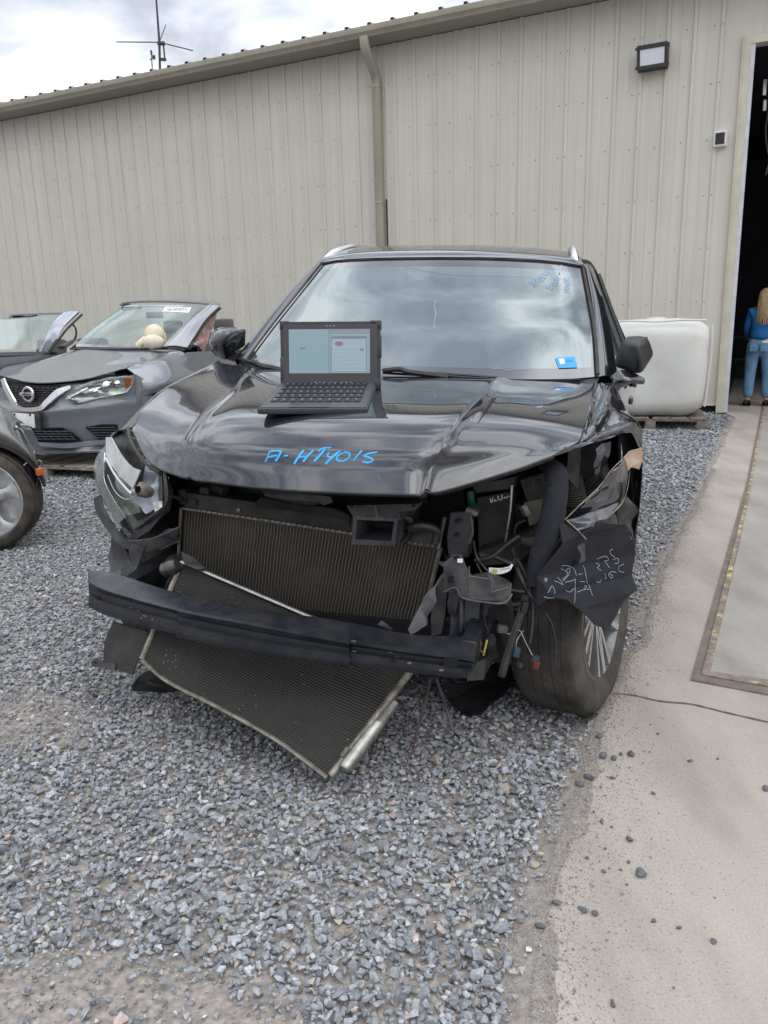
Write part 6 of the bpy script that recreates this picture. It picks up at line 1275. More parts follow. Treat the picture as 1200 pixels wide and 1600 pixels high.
b.build('button_marks', MAT['led'], disp, smooth=0)
b = MB(); hb0 = Ms @ Vector((SW * .08, -.008, -.006)); hb1 = Ms @ Vector((SW * .92, -.008, -.006)); b.tube([hb0, hb1], .009, seg=10); b.build('hinge', MAT['laptop_body'], lap)
b = MB(); pst = mw.inverted() @ hw(598, 655)
b.free if False else None

# ================================================================== GREY SEDAN
def text_mesh(txt, size, frame_M, name, mt, parent, thick=.001):
    cu = bpy.data.curves.new('t', 'FONT'); cu.body = txt; cu.size = size; cu.align_x = 'CENTER'; cu.align_y = 'CENTER'; cu.extrude = thick
    to = bpy.data.objects.new('t', cu); COL.objects.link(to); dg = bpy.context.evaluated_depsgraph_get(); me = bpy.data.meshes.new_from_object(to.evaluated_get(dg)); bpy.data.objects.remove(to); me.name = name
    me.transform(frame_M); me.materials.clear(); me.materials.append(MAT[mt]); o_ = bpy.data.objects.new(name, me); COL.objects.link(o_); o_.parent = parent; return o_
F2 = Frame(-2.913, 7.754, 20.4, .13)
sed = thing('grey_sedan', 'grey sedan with chrome V grille, cut off behind the windshield, sitting on a pallet', 'car', tuple(F2.O), -F2.a)
def nose(x, z=.6): return -.88 + .50 * (min(abs(x), .95) / .86) ** 2.6
def PF(F, px, py, off=0., nf=nose):
    yc = -.8
    for _ in range(30): p = F.P(px, py, yc + off); yc = .5 * yc + .5 * nf(p[0])
    return F.P(px, py, nf(p[0]) + off)
def SP(lst, off=0.): return [PF(F2, q[0], q[1], off if len(q) < 3 else q[2]) for q in lst]
def Q(lst): return [F2.P(*q) for q in lst]
# hood: left rows mirror the right hand side
hr = [(-.80, -.28, .845), (-.55, -.60, .80), (-.25, -.77, .775)]
h0 = [np.array(p) for p in hr] + SP([(40, 597), (73, 599), (128, 594), (165, 585)]) + Q([(196, 576, -.30)])
h1 = [np.array((-.79, -.05, .87)), np.array((-.6, -.30, .83)), np.array((-.4, -.38, .82))] + Q([(66, 580, -.44), (100, 581, -.42), (150, 577, -.36), (182, 572, -.24), (214, 570, -.13)])
h2 = [np.array((-.80, .2, .89)), np.array((-.66, .1, .90)), np.array((-.52, .06, .908))] + Q([(92, 562, .03), (125, 562, .03), (172, 563, .06), (204, 562, .10), (240, 561, .16)])
h3 = [np.array((-.78, .62, .96)), np.array((-.68, .55, .975)), np.array((-.57, .52, .99))] + Q([(133, 546, .50), (160, 546, .50), (205, 547, .52), (235, 547, .56), (262, 548, .62)])
b = MB(); b.grid(Surf([h0, h1, h2, h3]), 50, 30); sh_bvh = bvh_of(b); b.solid(-.008); shood = b.build('hood', MAT['paint_grey'], sed, smooth=50)
b = MB()
for p in ([(22, 588), (30, 586), (33, 590), (28, 593), (24, 591)], [(36, 586), (35, 594)], [(41, 587), (38, 594), (44, 594), (46, 590), (40, 590)], [(50, 588), (48, 595), (54, 588)], [(50, 591), (56, 595)], [(58, 588), (62, 588), (58, 595), (64, 595)], [(70, 588), (65, 592), (69, 596)], [(14, 586), (17, 582)]): ribbon(sh_bvh, F2, p, .007, off=.002, mb=b)
b.build('marker_writing', MAT['chalk_faint'], shood)
# windshield
gw = [[np.array((-.68, .60, .99))] + Q([(115, 542, .62), (165, 543, .55), (215, 543, .57), (261, 541, .66)]), [np.array((-.60, .95, 1.22))] + Q([(155, 507, .97), (195, 506, .9), (250, 506, .9), (294, 508, 1.0)]), [np.array((-.50, 1.32, 1.42))] + Q([(194, 478, 1.33), (225, 476.5, 1.28), (275, 477, 1.28), (322, 480, 1.34)])]
GS = Surf(gw); b = MB(); b.grid(GS, 30, 20); sw_bvh = bvh_of(b); b.build('windshield', MAT['windshield_clear'], sed, smooth=80); 
swo = [o_ for o_ in sed.children if o_.name.startswith('windshield')][0]
b = MB(); b.grid(GS, 30, 3, 0, 1, 0, .05, .003); b.grid(GS, 30, 3, 0, 1, .95, 1, .003); b.grid(GS, 3, 20, .96, 1, 0, 1, .003); b.build('windshield_border', MAT['frit'], swo, smooth=80)
b = MB(); patch_on(sw_bvh, F2, [(259, 480), (299, 481), (295, 489), (254, 487)], .004, b); b.build('label', MAT['label_white'], swo, smooth=0)
b = MB()
dig = {'5': [(1, 0), (0, 0), (0, .5), (.9, .5), (.9, 1), (0, 1)], '8': [(0, 0), (1, 0), (1, 1), (0, 1), (0, 0), (0, .5), (1, .5)], '7': [(0, 0), (1, 0), (.4, 1)], '4': [(0, 0), (0, .5), (1, .5), (1, 0), (1, 1)], '0': [(0, 0), (1, 0), (1, 1), (0, 1), (0, 0)], '3': [(0, 0), (1, 0), (1, .5), (.3, .5), (1, .5), (1, 1), (0, 1)], '9': [(1, .5), (0, .5), (0, 0), (1, 0), (1, 1)]}
for i, ch in enumerate('58784055'):
    pts = [(262 + i * 4.1 + x * 2.6 - y * 1.6, 481.8 + y * 4.4) for x, y in dig[ch]]
    for k in range(len(pts) - 1): ribbon(sw_bvh, F2, [pts[k], pts[k + 1]], .0055, off=.006, mb=b, refine=1)
b.build('label_digits', MAT['ink'], swo, smooth=0)
b = MB(); patch_on(sw_bvh, F2, [(305, 482), (313, 482), (310, 487), (303, 486)], .004, b); b.build('sticker', MAT['windshield_clear'], swo)
# roof stub, pillars
rf = [[np.array((-.52, 1.33, 1.43))] + Q([(192, 476, 1.36), (225, 473, 1.32), (275, 473.5, 1.32), (326, 477, 1.38), (338, 481, 1.40)]), [np.array((-.5, 1.6, 1.46))] + Q([(203, 474, 1.62), (232, 470, 1.6), (280, 469.5, 1.6), (330, 472, 1.62), (343, 478, 1.62)])]
b = MB(); b.grid(Surf(rf), 24, 6); b.solid(-.02); b.build('roof', MAT['paint_grey'], sed)
po = Q([(292, 545, .74), (303, 527, .92), (320, 501, 1.16), (342, 480, 1.42)]); pi = Q([(262, 543, .66), (282, 522, .86), (298, 504, 1.04), (324, 480, 1.36)])
b = MB(); b.grid(Surf([pi, [(a + c) / 2 + np.array([.0, -.02, .012]) for a, c in zip(pi, po)], po]), 16, 6); b.solid(-.02); b.build('pillar', MAT['paint_grey'], sed)
b = MB(); b.tube(po, .016, refine=3, seg=6); b.tube([p + np.array([.01, .03, -.01]) for p in po], .008, refine=3, seg=5); b.build('door_seal', MAT['rubber'], sed)
b = MB(); b.grid(Surf([[np.array((-.68, .60, .99)), np.array((-.60, .95, 1.22)), np.array((-.50, 1.32, 1.43))], [np.array((-.75, .64, .98)), np.array((-.67, 1.0, 1.21)), np.array((-.55, 1.36, 1.42))]]), 10, 4); b.solid(.02); b.build('pillar', MAT['paint_grey'], sed)
b = MB(); b.sheet(Q([(303, 533, .95), (318, 507, 1.2), (338, 488, 1.45), (336, 505, 1.4), (326, 528, 1.3), (318, 562, 1.1), (309, 548, 1.0), (306, 536, .96)]), 5, .035, .006, 9, seed=4); b.build('torn_airbag', MAT['pink_torn'], sed)
# fender right hand side
fs = [Q([(262, 548, .62), (240, 561, .16), (214, 570, -.13), (198, 577, -.28)]), Q([(286, 552, .62), (258, 566, .16), (228, 575, -.12), (209, 585, -.27)]), Q([(312, 578, .70), (282, 588, .22), (248, 600, -.12), (222, 600, -.30)]), Q([(314, 610, .72), (284, 603, .24), (246, 612, -.14), (215, 620, -.36)])]
b = MB(); b.grid(Surf(fs), 24, 18); b.solid(-.01); b.build('fender', MAT['paint_grey'], sed, smooth=60)
# body sides/front bumper shell
def bump(x, z): 
    tuck = {0: 0}.get(z, 0); return nose(x) + .02 + .10 * max(0, (.32 - z)) + .05 * max(0, z - .62)
def bs(u, v):
    x = -.86 + 1.71 * u; z = .13 + v * (.70 - .13) + (.085 * (abs(x) / .86) ** 3) * v
    crease = .025 * math.exp(-((z - .47 - .05 * abs(x)) / .05) ** 2) ; return np.array((x, bump(x, z) - crease, z))
b = MB(); b.grid(Wrap(bs), 60, 26); b.grid(Surf([[bs(1, 1.)] + Q([(221, 590, -.28), (238, 598, -.14)]), [bs(1, .62)] + Q([(224, 612, -.30), (238, 620, -.20)]), [bs(1, .3)] + Q([(222, 650, -.33), (235, 648, -.26)]), [bs(1, 0)] + Q([(218, 684, -.37), (230, 682, -.31)])]), 8, 12); b.build('bumper', MAT['paint_grey'], sed, smooth=50)
b = MB(); b.grid(Wrap(lambda u, v: np.array((-.84 + 1.70 * u, nose(-.84 + 1.70 * u) - .03 + .06 * v, .115 + .03 * v + .01 * math.cos(u * 9)))), 50, 3); b.solid(.02); b.build('front_lip', MAT['paint_grey'], sed)
# upper front band between grille and hood edge
b = MB(); b.grid(Surf([SP([(-60, 586), (0, 590), (40, 600), (73, 602), (128, 597), (170, 588)], .03), SP([(-60, 610), (0, 610), (40, 612), (93, 612), (110, 612), (160, 605)], .03)]), 30, 6); b.solid(.004); b.build('upper_grille', MAT['plastic_black'], sed)
# fender behind wheel to door line, inner dark and wheel
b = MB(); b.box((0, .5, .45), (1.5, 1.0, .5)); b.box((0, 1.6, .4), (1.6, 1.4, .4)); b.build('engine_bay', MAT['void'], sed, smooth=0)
b = MB(); b.grid(Surf([[np.array((.88, y, z)) for y in (.42, .8, 1.2, 1.7, 2.2)] for z in (.2, .5, .8, .95)]), 10, 8); b.grid(Surf([[np.array((-.88, y, z)) for y in (-.3, .4, .8, 1.2, 2.2)] for z in (.5, .6, .8, .95)]), 10, 8); b.solid(.01); b.build('body_side', MAT['paint_grey'], sed)
wheel(sed, (.79, .0, .31), .315, .20, 0, nsp=8); wheel(sed, (-.79, .0, .31), .315, .20, 0, sx=-1, nsp=8)
b = MB(); b.grid(Surf([Q([(238, 634, -.28), (247, 617, -.22), (262, 603, -.1), (284, 599, .1), (300, 604, .28)]), Q([(244, 640, -.25), (252, 624, -.2), (266, 612, -.08), (284, 610, .1), (298, 614, .27)])]), 24, 3); b.solid(.02); b.build('wheel_arch', MAT['plastic_black'], sed)
# grille
b = MB(); gp = [(8, 600), (93, 603), (63, 636), (30, 636)]; gpt = SP([(-4, 596), (20, 600), (60, 602), (97, 602)], -.005); gpb = SP([(28, 636), (38, 637), (52, 637), (64, 636)], -.012)
gs = Surf([gpt, [(a + c) / 2 + np.array([0, .015, 0]) for a, c in zip(gpt, gpb)], gpb]); b.grid(gs, 20, 10); gr_bvh = bvh_of(b); b.solid(-.004); gr = b.build('grille', MAT['plastic_black'], sed)
mat('grille_bar', (.10, .10, .11), .35)
b = MB()
for j in range(1, 9):
    for i in range(14):
        u, v = (i + .5 * (j % 2)) / 14, j / 9; p = gs(min(u, 1), v) + np.array([0, -.012, 0]); b.box(tuple(p), (.034 * (1 - .5 * v), .012, .0055), Matrix.Rotation(R_(12 if i % 2 else -12), 3, 'Y'))
b.build('grille_mesh', MAT['grille_bar'], gr, smooth=0)
def bar(cl, w_, mt, name, par, off=-.03, th=.012, bev=0.):
    """flat bar through picture points, width tapering list"""
    b = MB(); A_ = cl; n_ = len(A_) * 8; pr = None
    for i in range(n_ + 1):
        t = i / n_; p = Vector(crom(A_, t)); d_ = Vector(crom(A_, min(t + .02, 1)) - crom(A_, max(t - .02, 0))).normalized(); s_ = d_.cross(Vector((0, 1, 0))).normalized(); ww = float(np.interp(t, np.linspace(0, 1, len(w_)), w_)) / 2
        r_ = [b.v(p + s_ * ww + Vector((0, th, 0))), b.v(p + s_ * ww * .8), b.v(p - s_ * ww * .8), b.v(p - s_ * ww + Vector((0, th, 0)))]
        if pr:
            for k in range(3): b.face([pr[k], pr[k + 1], r_[k + 1], r_[k]])
        pr = r_
    return b.build(name, MAT[mt], par, smooth=30)
bar(SP([(3, 592), (8, 606), (20, 628), (26, 636), (40, 640), (62, 638), (72, 629), (90, 613), (110, 604)], -.035), [.05, .06, .06, .05, .045, .05, .06, .07, .03], 'chrome', 'chrome_v', gr)
e0 = PF(F2, 43.5, 616, -.05); b = MB(); b.lathe([(.052, -.006), (.062, -.012), (.070, -.004), (.064, .006), (.050, .006), (.052, -.006)], e0, 'z', 32, Matrix.Rotation(R_(90), 3, 'X')); b.box(tuple(e0 + np.array([0, -.010, 0])), (.155, .012, .030), bev=.003); em = b.build('emblem', MAT['satin_silver'], gr)
b = MB(); b.box(tuple(e0 + np.array([0, .008, 0])), (.11, .004, .11)); b.build('emblem_back', MAT['plastic_black'], em)
text_mesh('NISSAN', .028, Matrix.Translation(Vector(e0 + np.array([0, -.0175, 0]))) @ Matrix.Rotation(R_(90), 4, 'X'), 'emblem_text', 'ink', em)
# headlight
hp = SP([(102, 622), (116, 609), (134, 602), (150, 597), (175, 591), (199, 588), (209, 590), (206, 603), (198, 613), (180, 617), (160, 621), (130, 629), (114, 630)], -.012)
b = MB(); b.sheet(hp, 3, 0, .03, 5); hd_ = b.build('headlight', MAT['reflector'], sed, smooth=50)
b = MB(); hq = [p + np.array([.004, -.028, .0]) for p in hp]; b.sheet(hq, 3, 0, .002, 5); b.build('lamp_glass', MAT['lamp_glass'], hd_, smooth=60)
bar(SP([(137, 606), (120, 614), (106, 622), (118, 628), (140, 624), (168, 619)], -.03), [.012, .02, .035, .03, .012, .01], 'chrome', 'chrome_trim', hd_)
b = MB(); b.sheet(SP([(194, 593), (207, 590), (205, 601), (197, 609)], -.024), 2, 0, .006, 5); b.build('side_marker', MAT['orange'], hd_)
for px, py, r_ in ((163, 604, .055), (182, 600, .035), (148, 612, .03)):
    b = MB(); q = PF(F2, px, py, -.022); b.lathe([(r_, -.01), (r_ * .8, .01), (r_ * .4, .02), (0, .022)], q, 'z', 20, Matrix.Rotation(R_(90), 3, 'X')); b.build('reflector', MAT['chrome'], hd_)
b = MB(); b.sheet(SP([(128, 608), (145, 602), (172, 596), (190, 594), (170, 600), (140, 612), (126, 622)], -.02), 2, .01, .004, 20); b.build('lamp_inner', MAT['chrome'], hd_)
# lower openings
b = MB(); lo = SP([(37, 675), (60, 670), (98, 669), (112, 676), (128, 688), (100, 691), (43, 688)], -.035); b.sheet(lo, 2, 0, .01, 5); lg = b.build('lower_grille', MAT['void'], sed)
b = MB()
for j in range(4):
    for i in range(16):
        x, y = 42 + i * 5.4 + (j % 2) * 2.7, 674 + j * 4; 
        if x < 118 - (4 - j) * 3 + 4: b.box(tuple(PF(F2, x, y, -.05)), (.030, .01, .006), Matrix.Rotation(R_(10 if i % 2 else -10), 3, 'Y'))
b.build('grille_mesh', MAT['grille_bar'], lg, smooth=0)
b = MB(); b.sheet(SP([(133, 668), (160, 664), (184, 664), (186, 680), (158, 689)], -.035), 2, 0, .01, 5); fg = b.build('fog_pocket', MAT['void'], sed)
b = MB()
for j in range(5):
    for i in range(8):
        x, y = 140 + i * 5.2 + j * 3.5, 668 + j * 4
        if x < 182: b.box(tuple(PF(F2, x, y, -.05)), (.028, .01, .006))
b.build('grille_mesh', MAT['grille_bar'], fg, smooth=0)
bar(SP([(36, 692), (60, 694), (100, 697), (130, 694), (160, 691), (190, 688)], -.05), [.03, .035, .05, .04, .045, .05], 'paint_silver', 'lip_trim', sed)
plc = PF(F2, 37.5, 657, -.06); b = MB(); b.box(tuple(plc), (.24, .02, .125), Matrix.Rotation(R_(2), 3, 'Y'), bev=.008); pl_ = b.build('number_plate', MAT['plate_white'], sed)
b = MB(); b.box(tuple(plc + np.array([.02, .03, -.01])), (.28, .03, .16), bev=.006); b.box(tuple(plc + np.array([0, -.02, -.065])), (.18, .03, .03), bev=.008); b.build('plate_holder', MAT['plastic_charcoal'], pl_)
b = MB()
for x in (-.09, .09): b.box(tuple(plc + np.array([x, -.012, .055])), (.018, .008, .018))
b.build('plate_bolt', MAT['ink'], pl_)
# interior
b = MB(); b.grid(Surf([[np.array((x, .68, .97)) for x in (-.65, 0, .65)], [np.array((x, 1.0, 1.0)) for x in (-.65, 0, .65)], [np.array((x, 1.2, .7)) for x in (-.65, 0, .65)]]), 8, 8); b.solid(.02); b.build('dashboard', MAT['plastic_charcoal'], sed)
for x in (-.36, .36):
    b = MB(); b.box((x, 1.9, .85), (.46, .14, .6), Matrix.Rotation(R_(-15), 3, 'X'), bev=.05); b.box((x, 2.0, 1.22), (.25, .1, .16), bev=.04); b.box((x, 1.65, .55), (.46, .5, .15), bev=.04); b.build('seat', MAT['seat_tan'], sed)
b = MB(); b.lathe([(.175, 0), (.185, .01), (.175, .02), (.165, .01), (.175, 0)], (.36, 1.28, 1.0), 'z', 24, Matrix.Rotation(R_(65), 3, 'X')); b.build('steering_wheel', MAT['plastic_black'], sed)
q = F2.P(237, 488, 1.25); b = MB(); b.box(tuple(q + np.array([0, .05, -.03])), (.22, .03, .07), bev=.012); b.build('interior_mirror', MAT['plastic_black'], sed)
b = MB(); b.tube(Q([(96, 543, .45), (108, 536, .62), (118, 530, .75)]), [.05, .045, .02], flat=.4); b.build('mirror_base', MAT['plastic_black'], sed)
b = MB(); b.tube(Q([(110, 545, .5), (180, 546, .45), (262, 544, .58)]), .012, refine=5); b.build('wiper', MAT['plastic_black'], sed)
# cream plush on the sedan's hood
q0 = F2.world(F2.P(240, 544, .42)); pt_ = thing('cream_plush', 'small cream coloured plush bundle slumped on the grey sedan hood against its windshield', 'plush toy', tuple(q0))
def pw(px, py, yc): return np.array(F2.world(F2.P(px, py, yc))) - q0
b = MB()
def blob(b, c, r, sc=(1, 1, 1), seed=0):
    tb = bmesh.new(); bmesh.ops.create_icosphere(tb, subdivisions=3, radius=1)
    for v in tb.verts:
        k = 1 + .07 * noise.noise(v.co * 2.5 + Vector((seed, 0, 0))); v.co = Vector((v.co.x * sc[0], v.co.y * sc[1], v.co.z * sc[2])) * r * k + Vector(c)
    b.merge(tb); tb.free()
blob(b, pw(241, 523, .47), .095, (1.05, .9, 1.1), 1); blob(b, pw(247, 528, .52), .085, (1, .9, 1.2), 2); b.build('body', MAT['plush'], pt_)
b = MB(); blob(b, pw(239, 534, .38), .088, (1.25, .8, .8), 3); b.build('head', MAT['plush'], pt_)
b = MB(); b.tube([pw(229, 527, .44), pw(221, 536, .40), pw(215, 541, .38)], [.03, .04, .033], refine=5, seg=14); b.build('paw', MAT['plush'], pt_)
b = MB(); b.tube([pw(243, 514, .46), pw(244.5, 506, .46)], [.03, .006], seg=10); b.build('tag_end', MAT['label_white'], pt_)

# ================================================================== SILVER CAR, far left
F3 = Frame(-5.02, 9.20, 20.4, .10)
sil = thing('silver_car', 'silver car at far left with bare engine bay, behind the grey sedan', 'car', tuple(F3.O), -F3.a)
def Q3(lst): return [F3.P(*q) for q in lst]
gw = [[np.array((-.76, .60, 1.0)), np.array((-.70, .56, 1.01))] + Q3([(5, 546, .52), (40, 547, .55), (62, 545, .64)]), [np.array((-.75, .98, 1.20)), np.array((-.70, .93, 1.22))] + Q3([(20, 522, .88), (52, 520, .92), (78, 519, .98)]), [np.array((-1.2, 1.35, 1.40)), np.array((-1.16, 1.3, 1.41))] + Q3([(20, 497, 1.24), (60, 494, 1.27), (97, 493, 1.33)])]

GS3 = Surf(gw); b = MB(); b.grid(GS3, 24, 16); g3b = bvh_of(b); sg = b.build('windshield', MAT['windshield_clear'], sil, smooth=80)
b = MB(); squig(b, 0, 0, 1, 1, 0, 1) if False else None
for i in range(8):
    x = 49 + i * 3.4; ribbon(g3b, F3, [(x, 496), (x + 2, 497.5), (x - .3, 500), (x + 2, 501)], .008, off=.004, mb=b, refine=2)
b.build('marker_writing', MAT['chalk'], sg)
po = Q3([(66, 556, .70), (84, 533, .93), (100, 512, 1.12), (124, 489, 1.42)]); pi = Q3([(60, 549, .63), (76, 522, .93), (86, 507, 1.1), (98, 493, 1.32)])
b = MB(); b.grid(Surf([pi, [(a + c) / 2 + np.array([.0, -.02, .012]) for a, c in zip(pi, po)], po]), 16, 6); b.solid(-.03); b.build('pillar', MAT['paint_silver'], sil)
b = MB(); b.tube([p + np.array([.015, .03, -.02]) for p in po], .014, refine=3, seg=6); b.build('door_seal', MAT['rubber'], sil)
rf = [[np.array((-.5, 1.28, 1.41)), np.array((-.3, 1.26, 1.42))] + Q3([(20, 494, 1.27), (60, 492, 1.30), (100, 491, 1.35), (122, 489, 1.42)]), [np.array((-.5, 1.7, 1.45)), np.array((-.3, 1.7, 1.46))] + Q3([(30, 491, 1.7), (65, 489, 1.7), (104, 486.5, 1.7), (124, 486, 1.7)])]
b = MB(); b.grid(Surf(rf), 20, 6); b.solid(-.02); b.build('roof', MAT['paint_silver'], sil)
b = MB(); b.box((0, .0, .55), (1.5, 1.1, .5)); b.box((0, .45, .80), (1.4, .3, .2)); b.box((.2, .1, .85), (.5, .5, .14), bev=.03); b.box((-.3, -.1, .83), (.4, .3, .12), bev=.03); b.build('engine', MAT['engine_dark'], sil)
b = MB(); b.tube(Q3([(20, 578, -.1), (42, 569, .1), (60, 560, .4), (68, 552, .6)]), [.02, .05, .05, .03], refine=4); b.tube(Q3([(-10, 568, .1), (20, 572, .1), (44, 566, .3)]), .03, refine=4); b.build('hose', MAT['plastic_black'], sil)
b = MB(); b.grid(Surf([[np.array((.80, y, .90)) for y in (-.6, -.2, .3, .7)], [np.array((.87, y, .80)) for y in (-.55, -.2, .3, .7)], [np.array((.88, y, .45)) for y in (-.55, -.2, .3, .7)]]), 12, 8); b.grid(Surf([[np.array((x, -.62 - .15 * (1 - (x / .85) ** 2), z)) for x in (-.85, -.4, 0, .4, .85)] for z in (.2, .5, .72)]), 16, 8); b.solid(.01); b.build('fender', MAT['paint_silver'], sil)
b = MB(); b.tube(Q3([(112, 505, 1.3), (118, 513, 1.3), (119, 524, 1.3), (115, 532, 1.3)]), .012, refine=4); b.build('seat_belt', MAT['plastic_black'], sil)
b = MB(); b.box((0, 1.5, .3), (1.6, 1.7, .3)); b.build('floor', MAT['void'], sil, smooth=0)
b = MB(); b.grid(Surf([[np.array((x, .66, .96)) for x in (-.6, 0, .6)], [np.array((x, 1.0, .98)) for x in (-.6, 0, .6)], [np.array((x, 1.2, .7)) for x in (-.6, 0, .6)]]), 8, 8); b.solid(.02); b.build('dashboard', MAT['plastic_charcoal'], sil)
for x in (-.36, .36):
    b = MB(); b.box((x, 1.9, .85), (.46, .14, .6), Matrix.Rotation(R_(-15), 3, 'X'), bev=.05); b.build('seat', MAT['seat_tan'], sil)
wheel(sil, (.79, 0, .31), .315, .2, 0, nsp=8)

# ================================================================== DARK CAR AT THE LEFT EDGE
cw_ = G(-14, 862); wr = .315
F4 = Frame(0, 0, -44.0, 0)   # nose points to the right and towards the camera
# frame: x = car's left (away from the viewer side is negative); the visible side is the car's right
def frame_at(c, deg):
    f = Frame(0, 0, deg); f.O = np.array([c[0], c[1], 0]); return f
side_n = R_(-52)   # direction of the visible side's outward normal
oc_ = thing('dark_coupe', 'front corner of a dark olive car with silver alloy wheel at left edge', 'car')
# local axes: X forward (towards the right of the picture), Y = away from the viewer, Z up
th_ = R_(-20); fx = np.array([math.cos(R_(18)), math.sin(R_(18)), 0]); fy = np.array([-fx[1], fx[0], 0])
oc_.location = (cw_[0] + fy[0] * .0, cw_[1], 0); oc_.rotation_euler = (0, 0, R_(18))
O4 = np.array([cw_[0], cw_[1], 0])
def L4(px, py, yl):
    r = ray(px, py); c = CAM - O4; t = (yl - c @ fy) / (r @ fy); w_ = CAM + t * r - O4; return np.array([w_ @ fx, w_ @ fy, w_[2]])
w4 = wheel(oc_, (0, .10, wr), wr, .20, -90 - 11, tyre_mat='rubber_dusty', rim='wheel_silver', spoke='wheel_silver', nsp=5, style='five', rr=.76)
b = MB(); 
def arc(r_, a0, a1, n_, y): return [np.array((r_ * math.cos(R_(a0 + (a1 - a0) * i / n_)), y, wr + r_ * math.sin(R_(a0 + (a1 - a0) * i / n_)))) for i in range(n_ + 1)]
top4 = [L4(-60, 636, .02), L4(-20, 634, .04), L4(0, 636, .05), L4(25, 654, .06), L4(33, 668, .06), L4(44, 690, .05), L4(52, 702, .04)]
ar = arc(.365, 150, 20, 6, -.015)
b.grid(Surf([top4, [(a + c) / 2 + np.array([0, -.035, 0]) for a, c in zip(top4, ar)], ar]), 30, 12); b.solid(.008); b.build('fender', MAT['paint_olive'], oc_, smooth=50)
b = MB(); b.grid(Surf([arc(.365, 160, 10, 10, -.02), arc(.345, 160, 10, 10, .0), arc(.34, 160, 10, 10, .2)]), 30, 6); b.solid(.004); b.build('wheel_arch', MAT['plastic_black'], oc_)
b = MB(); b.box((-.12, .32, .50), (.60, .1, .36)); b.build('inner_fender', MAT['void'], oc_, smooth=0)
bm4 = [[L4(52, 702, .04), L4(56, 712, .10), L4(62, 724, .2), L4(66, 730, .5)], [L4(38, 727, -.01), L4(50, 720, .02), L4(60, 736, .08), L4(66, 745, .4)], [L4(44, 760, -.01), L4(52, 756, .0), L4(58, 765, .05), L4(62, 770, .35)], [L4(50, 800, .0), L4(54, 785, .0), L4(56, 790, .04), L4(59, 795, .3)], [L4(49, 815, .02), L4(51, 812, .02), L4(52, 812, .05), L4(54, 812, .3)]]
b = MB(); b.grid(Surf(bm4), 12, 16); b.solid(.006); bp4 = b.build('bumper', MAT['paint_black'], oc_, smooth=50)
b = MB(); b.tube([L4(37, 727, -.02), L4(48, 718, .0), L4(53, 710, .02), L4(53, 703, .03)], .004, refine=4); b.tube([L4(57, 733, .03), L4(63, 728, .05), L4(65, 722, .05), L4(60, 719, .05)], .0045, refine=4); b.tube([L4(28, 668, .04), L4(35, 674, .04), L4(45, 692, .035)], .004, refine=3); b.build('panel_edge', MAT['alu'], bp4)
b = MB(); q = L4(62, 737, -.05); b.box(tuple(q), (.045, .03, .045), Matrix.Rotation(R_(25), 3, 'Z'), bev=.008); b.build('side_marker', MAT['orange'], bp4)
b = MB(); b.grid(Surf([top4, [p + np.array([-.01, .08, .004]) for p in top4], [p + np.array([-.06, .35, -.05]) for p in top4], [p + np.array([-.03, .9, -.16]) for p in top4]]), 24, 12); b.solid(.008); b.build('hood', MAT['paint_olive'], oc_)
b = MB(); b.tube([L4(24, 667, .03), L4(27, 668, .03)], .012); b.build('fender_clip', MAT['alu'], oc_)
b = MB(); b.grid(Surf([[np.array((x, .0, z)) for x in (-1.6, -1.1, -.5, -.37)] for z in (.2, .45, .7)]), 8, 6); b.solid(.01); b.box((-.9, .8, .35), (1.3, 1.4, .3)); b.build('body_side', MAT['paint_olive'], oc_)

# ================================================================== PALLETS, TANK, LITTER
def pallet(name, label, loc, rz_, w_, d_, h_, nb=6, mt='wood_grey', skip=()):
    t = thing(name, label, 'pallet', loc, rz_)
    for i in range(nb):
        if i in skip: continue
        b = MB(); b.box((-w_ / 2 + (i + .5) * w_ / nb, 0, h_ - .009), (w_ / nb * .80, d_, .018), Matrix.Rotation(R_(random.uniform(-.6, .6)), 3, 'Z'), bev=.002); b.build('deck_board', MAT[mt], t)
    for y in (-d_ / 2 + .05, 0, d_ / 2 - .05):
        b = MB(); b.box((0, y, h_ - .028), (w_, .09, .018), bev=.002); b.build('stringer', MAT[mt], t)
        for x in (-w_ / 2 + .06, 0, w_ / 2 - .06):
            b = MB(); b.box((x, y, (h_ - .037 + .018) / 2), (.12, .09, h_ - .037 - .018 - .001), bev=.003); b.build('block', MAT[mt], t)
        b = MB(); b.box((0, y, .009), (w_, .09, .018), bev=.002); b.build('runner', MAT[mt], t)
    return t
pc = F2.world((.02, -.30, -.13)); pallet('wooden_pallet', 'low pale wooden pallet under the nose of the grey sedan', (pc[0], pc[1], -.03), -F2.a, 1.45, 1.0, .145, mt='wood_pale')
pc = F2.world((.0, 1.4, -.13)); pallet('wooden_pallet', 'wooden pallet hidden under the middle of the grey sedan', (pc[0], pc[1], -.03), -F2.a, 1.3, 1.1, .145)
tk = G(1050, 664); tkc = np.array([3.40, 9.62]); tank_rot = rotB + R_(6)
pal2 = pallet('wooden_pallet', 'weathered grey wooden pallet under the white plastic tank by the warehouse wall', (tkc[0], tkc[1], -.015), tank_rot, 1.28, 1.05, .15)
tnk = thing('plastic_tank', 'big cloudy white plastic tank standing on a pallet beside the warehouse wall', 'tank', (tkc[0], tkc[1], .137), tank_rot)
tb = bmesh.new(); bmesh.ops.create_cube(tb, size=1.); bmesh.ops.subdivide_edges(tb, edges=tb.edges[:], cuts=11, use_grid_fill=True)
TW, TD, TH = 1.22, .98, 1.14
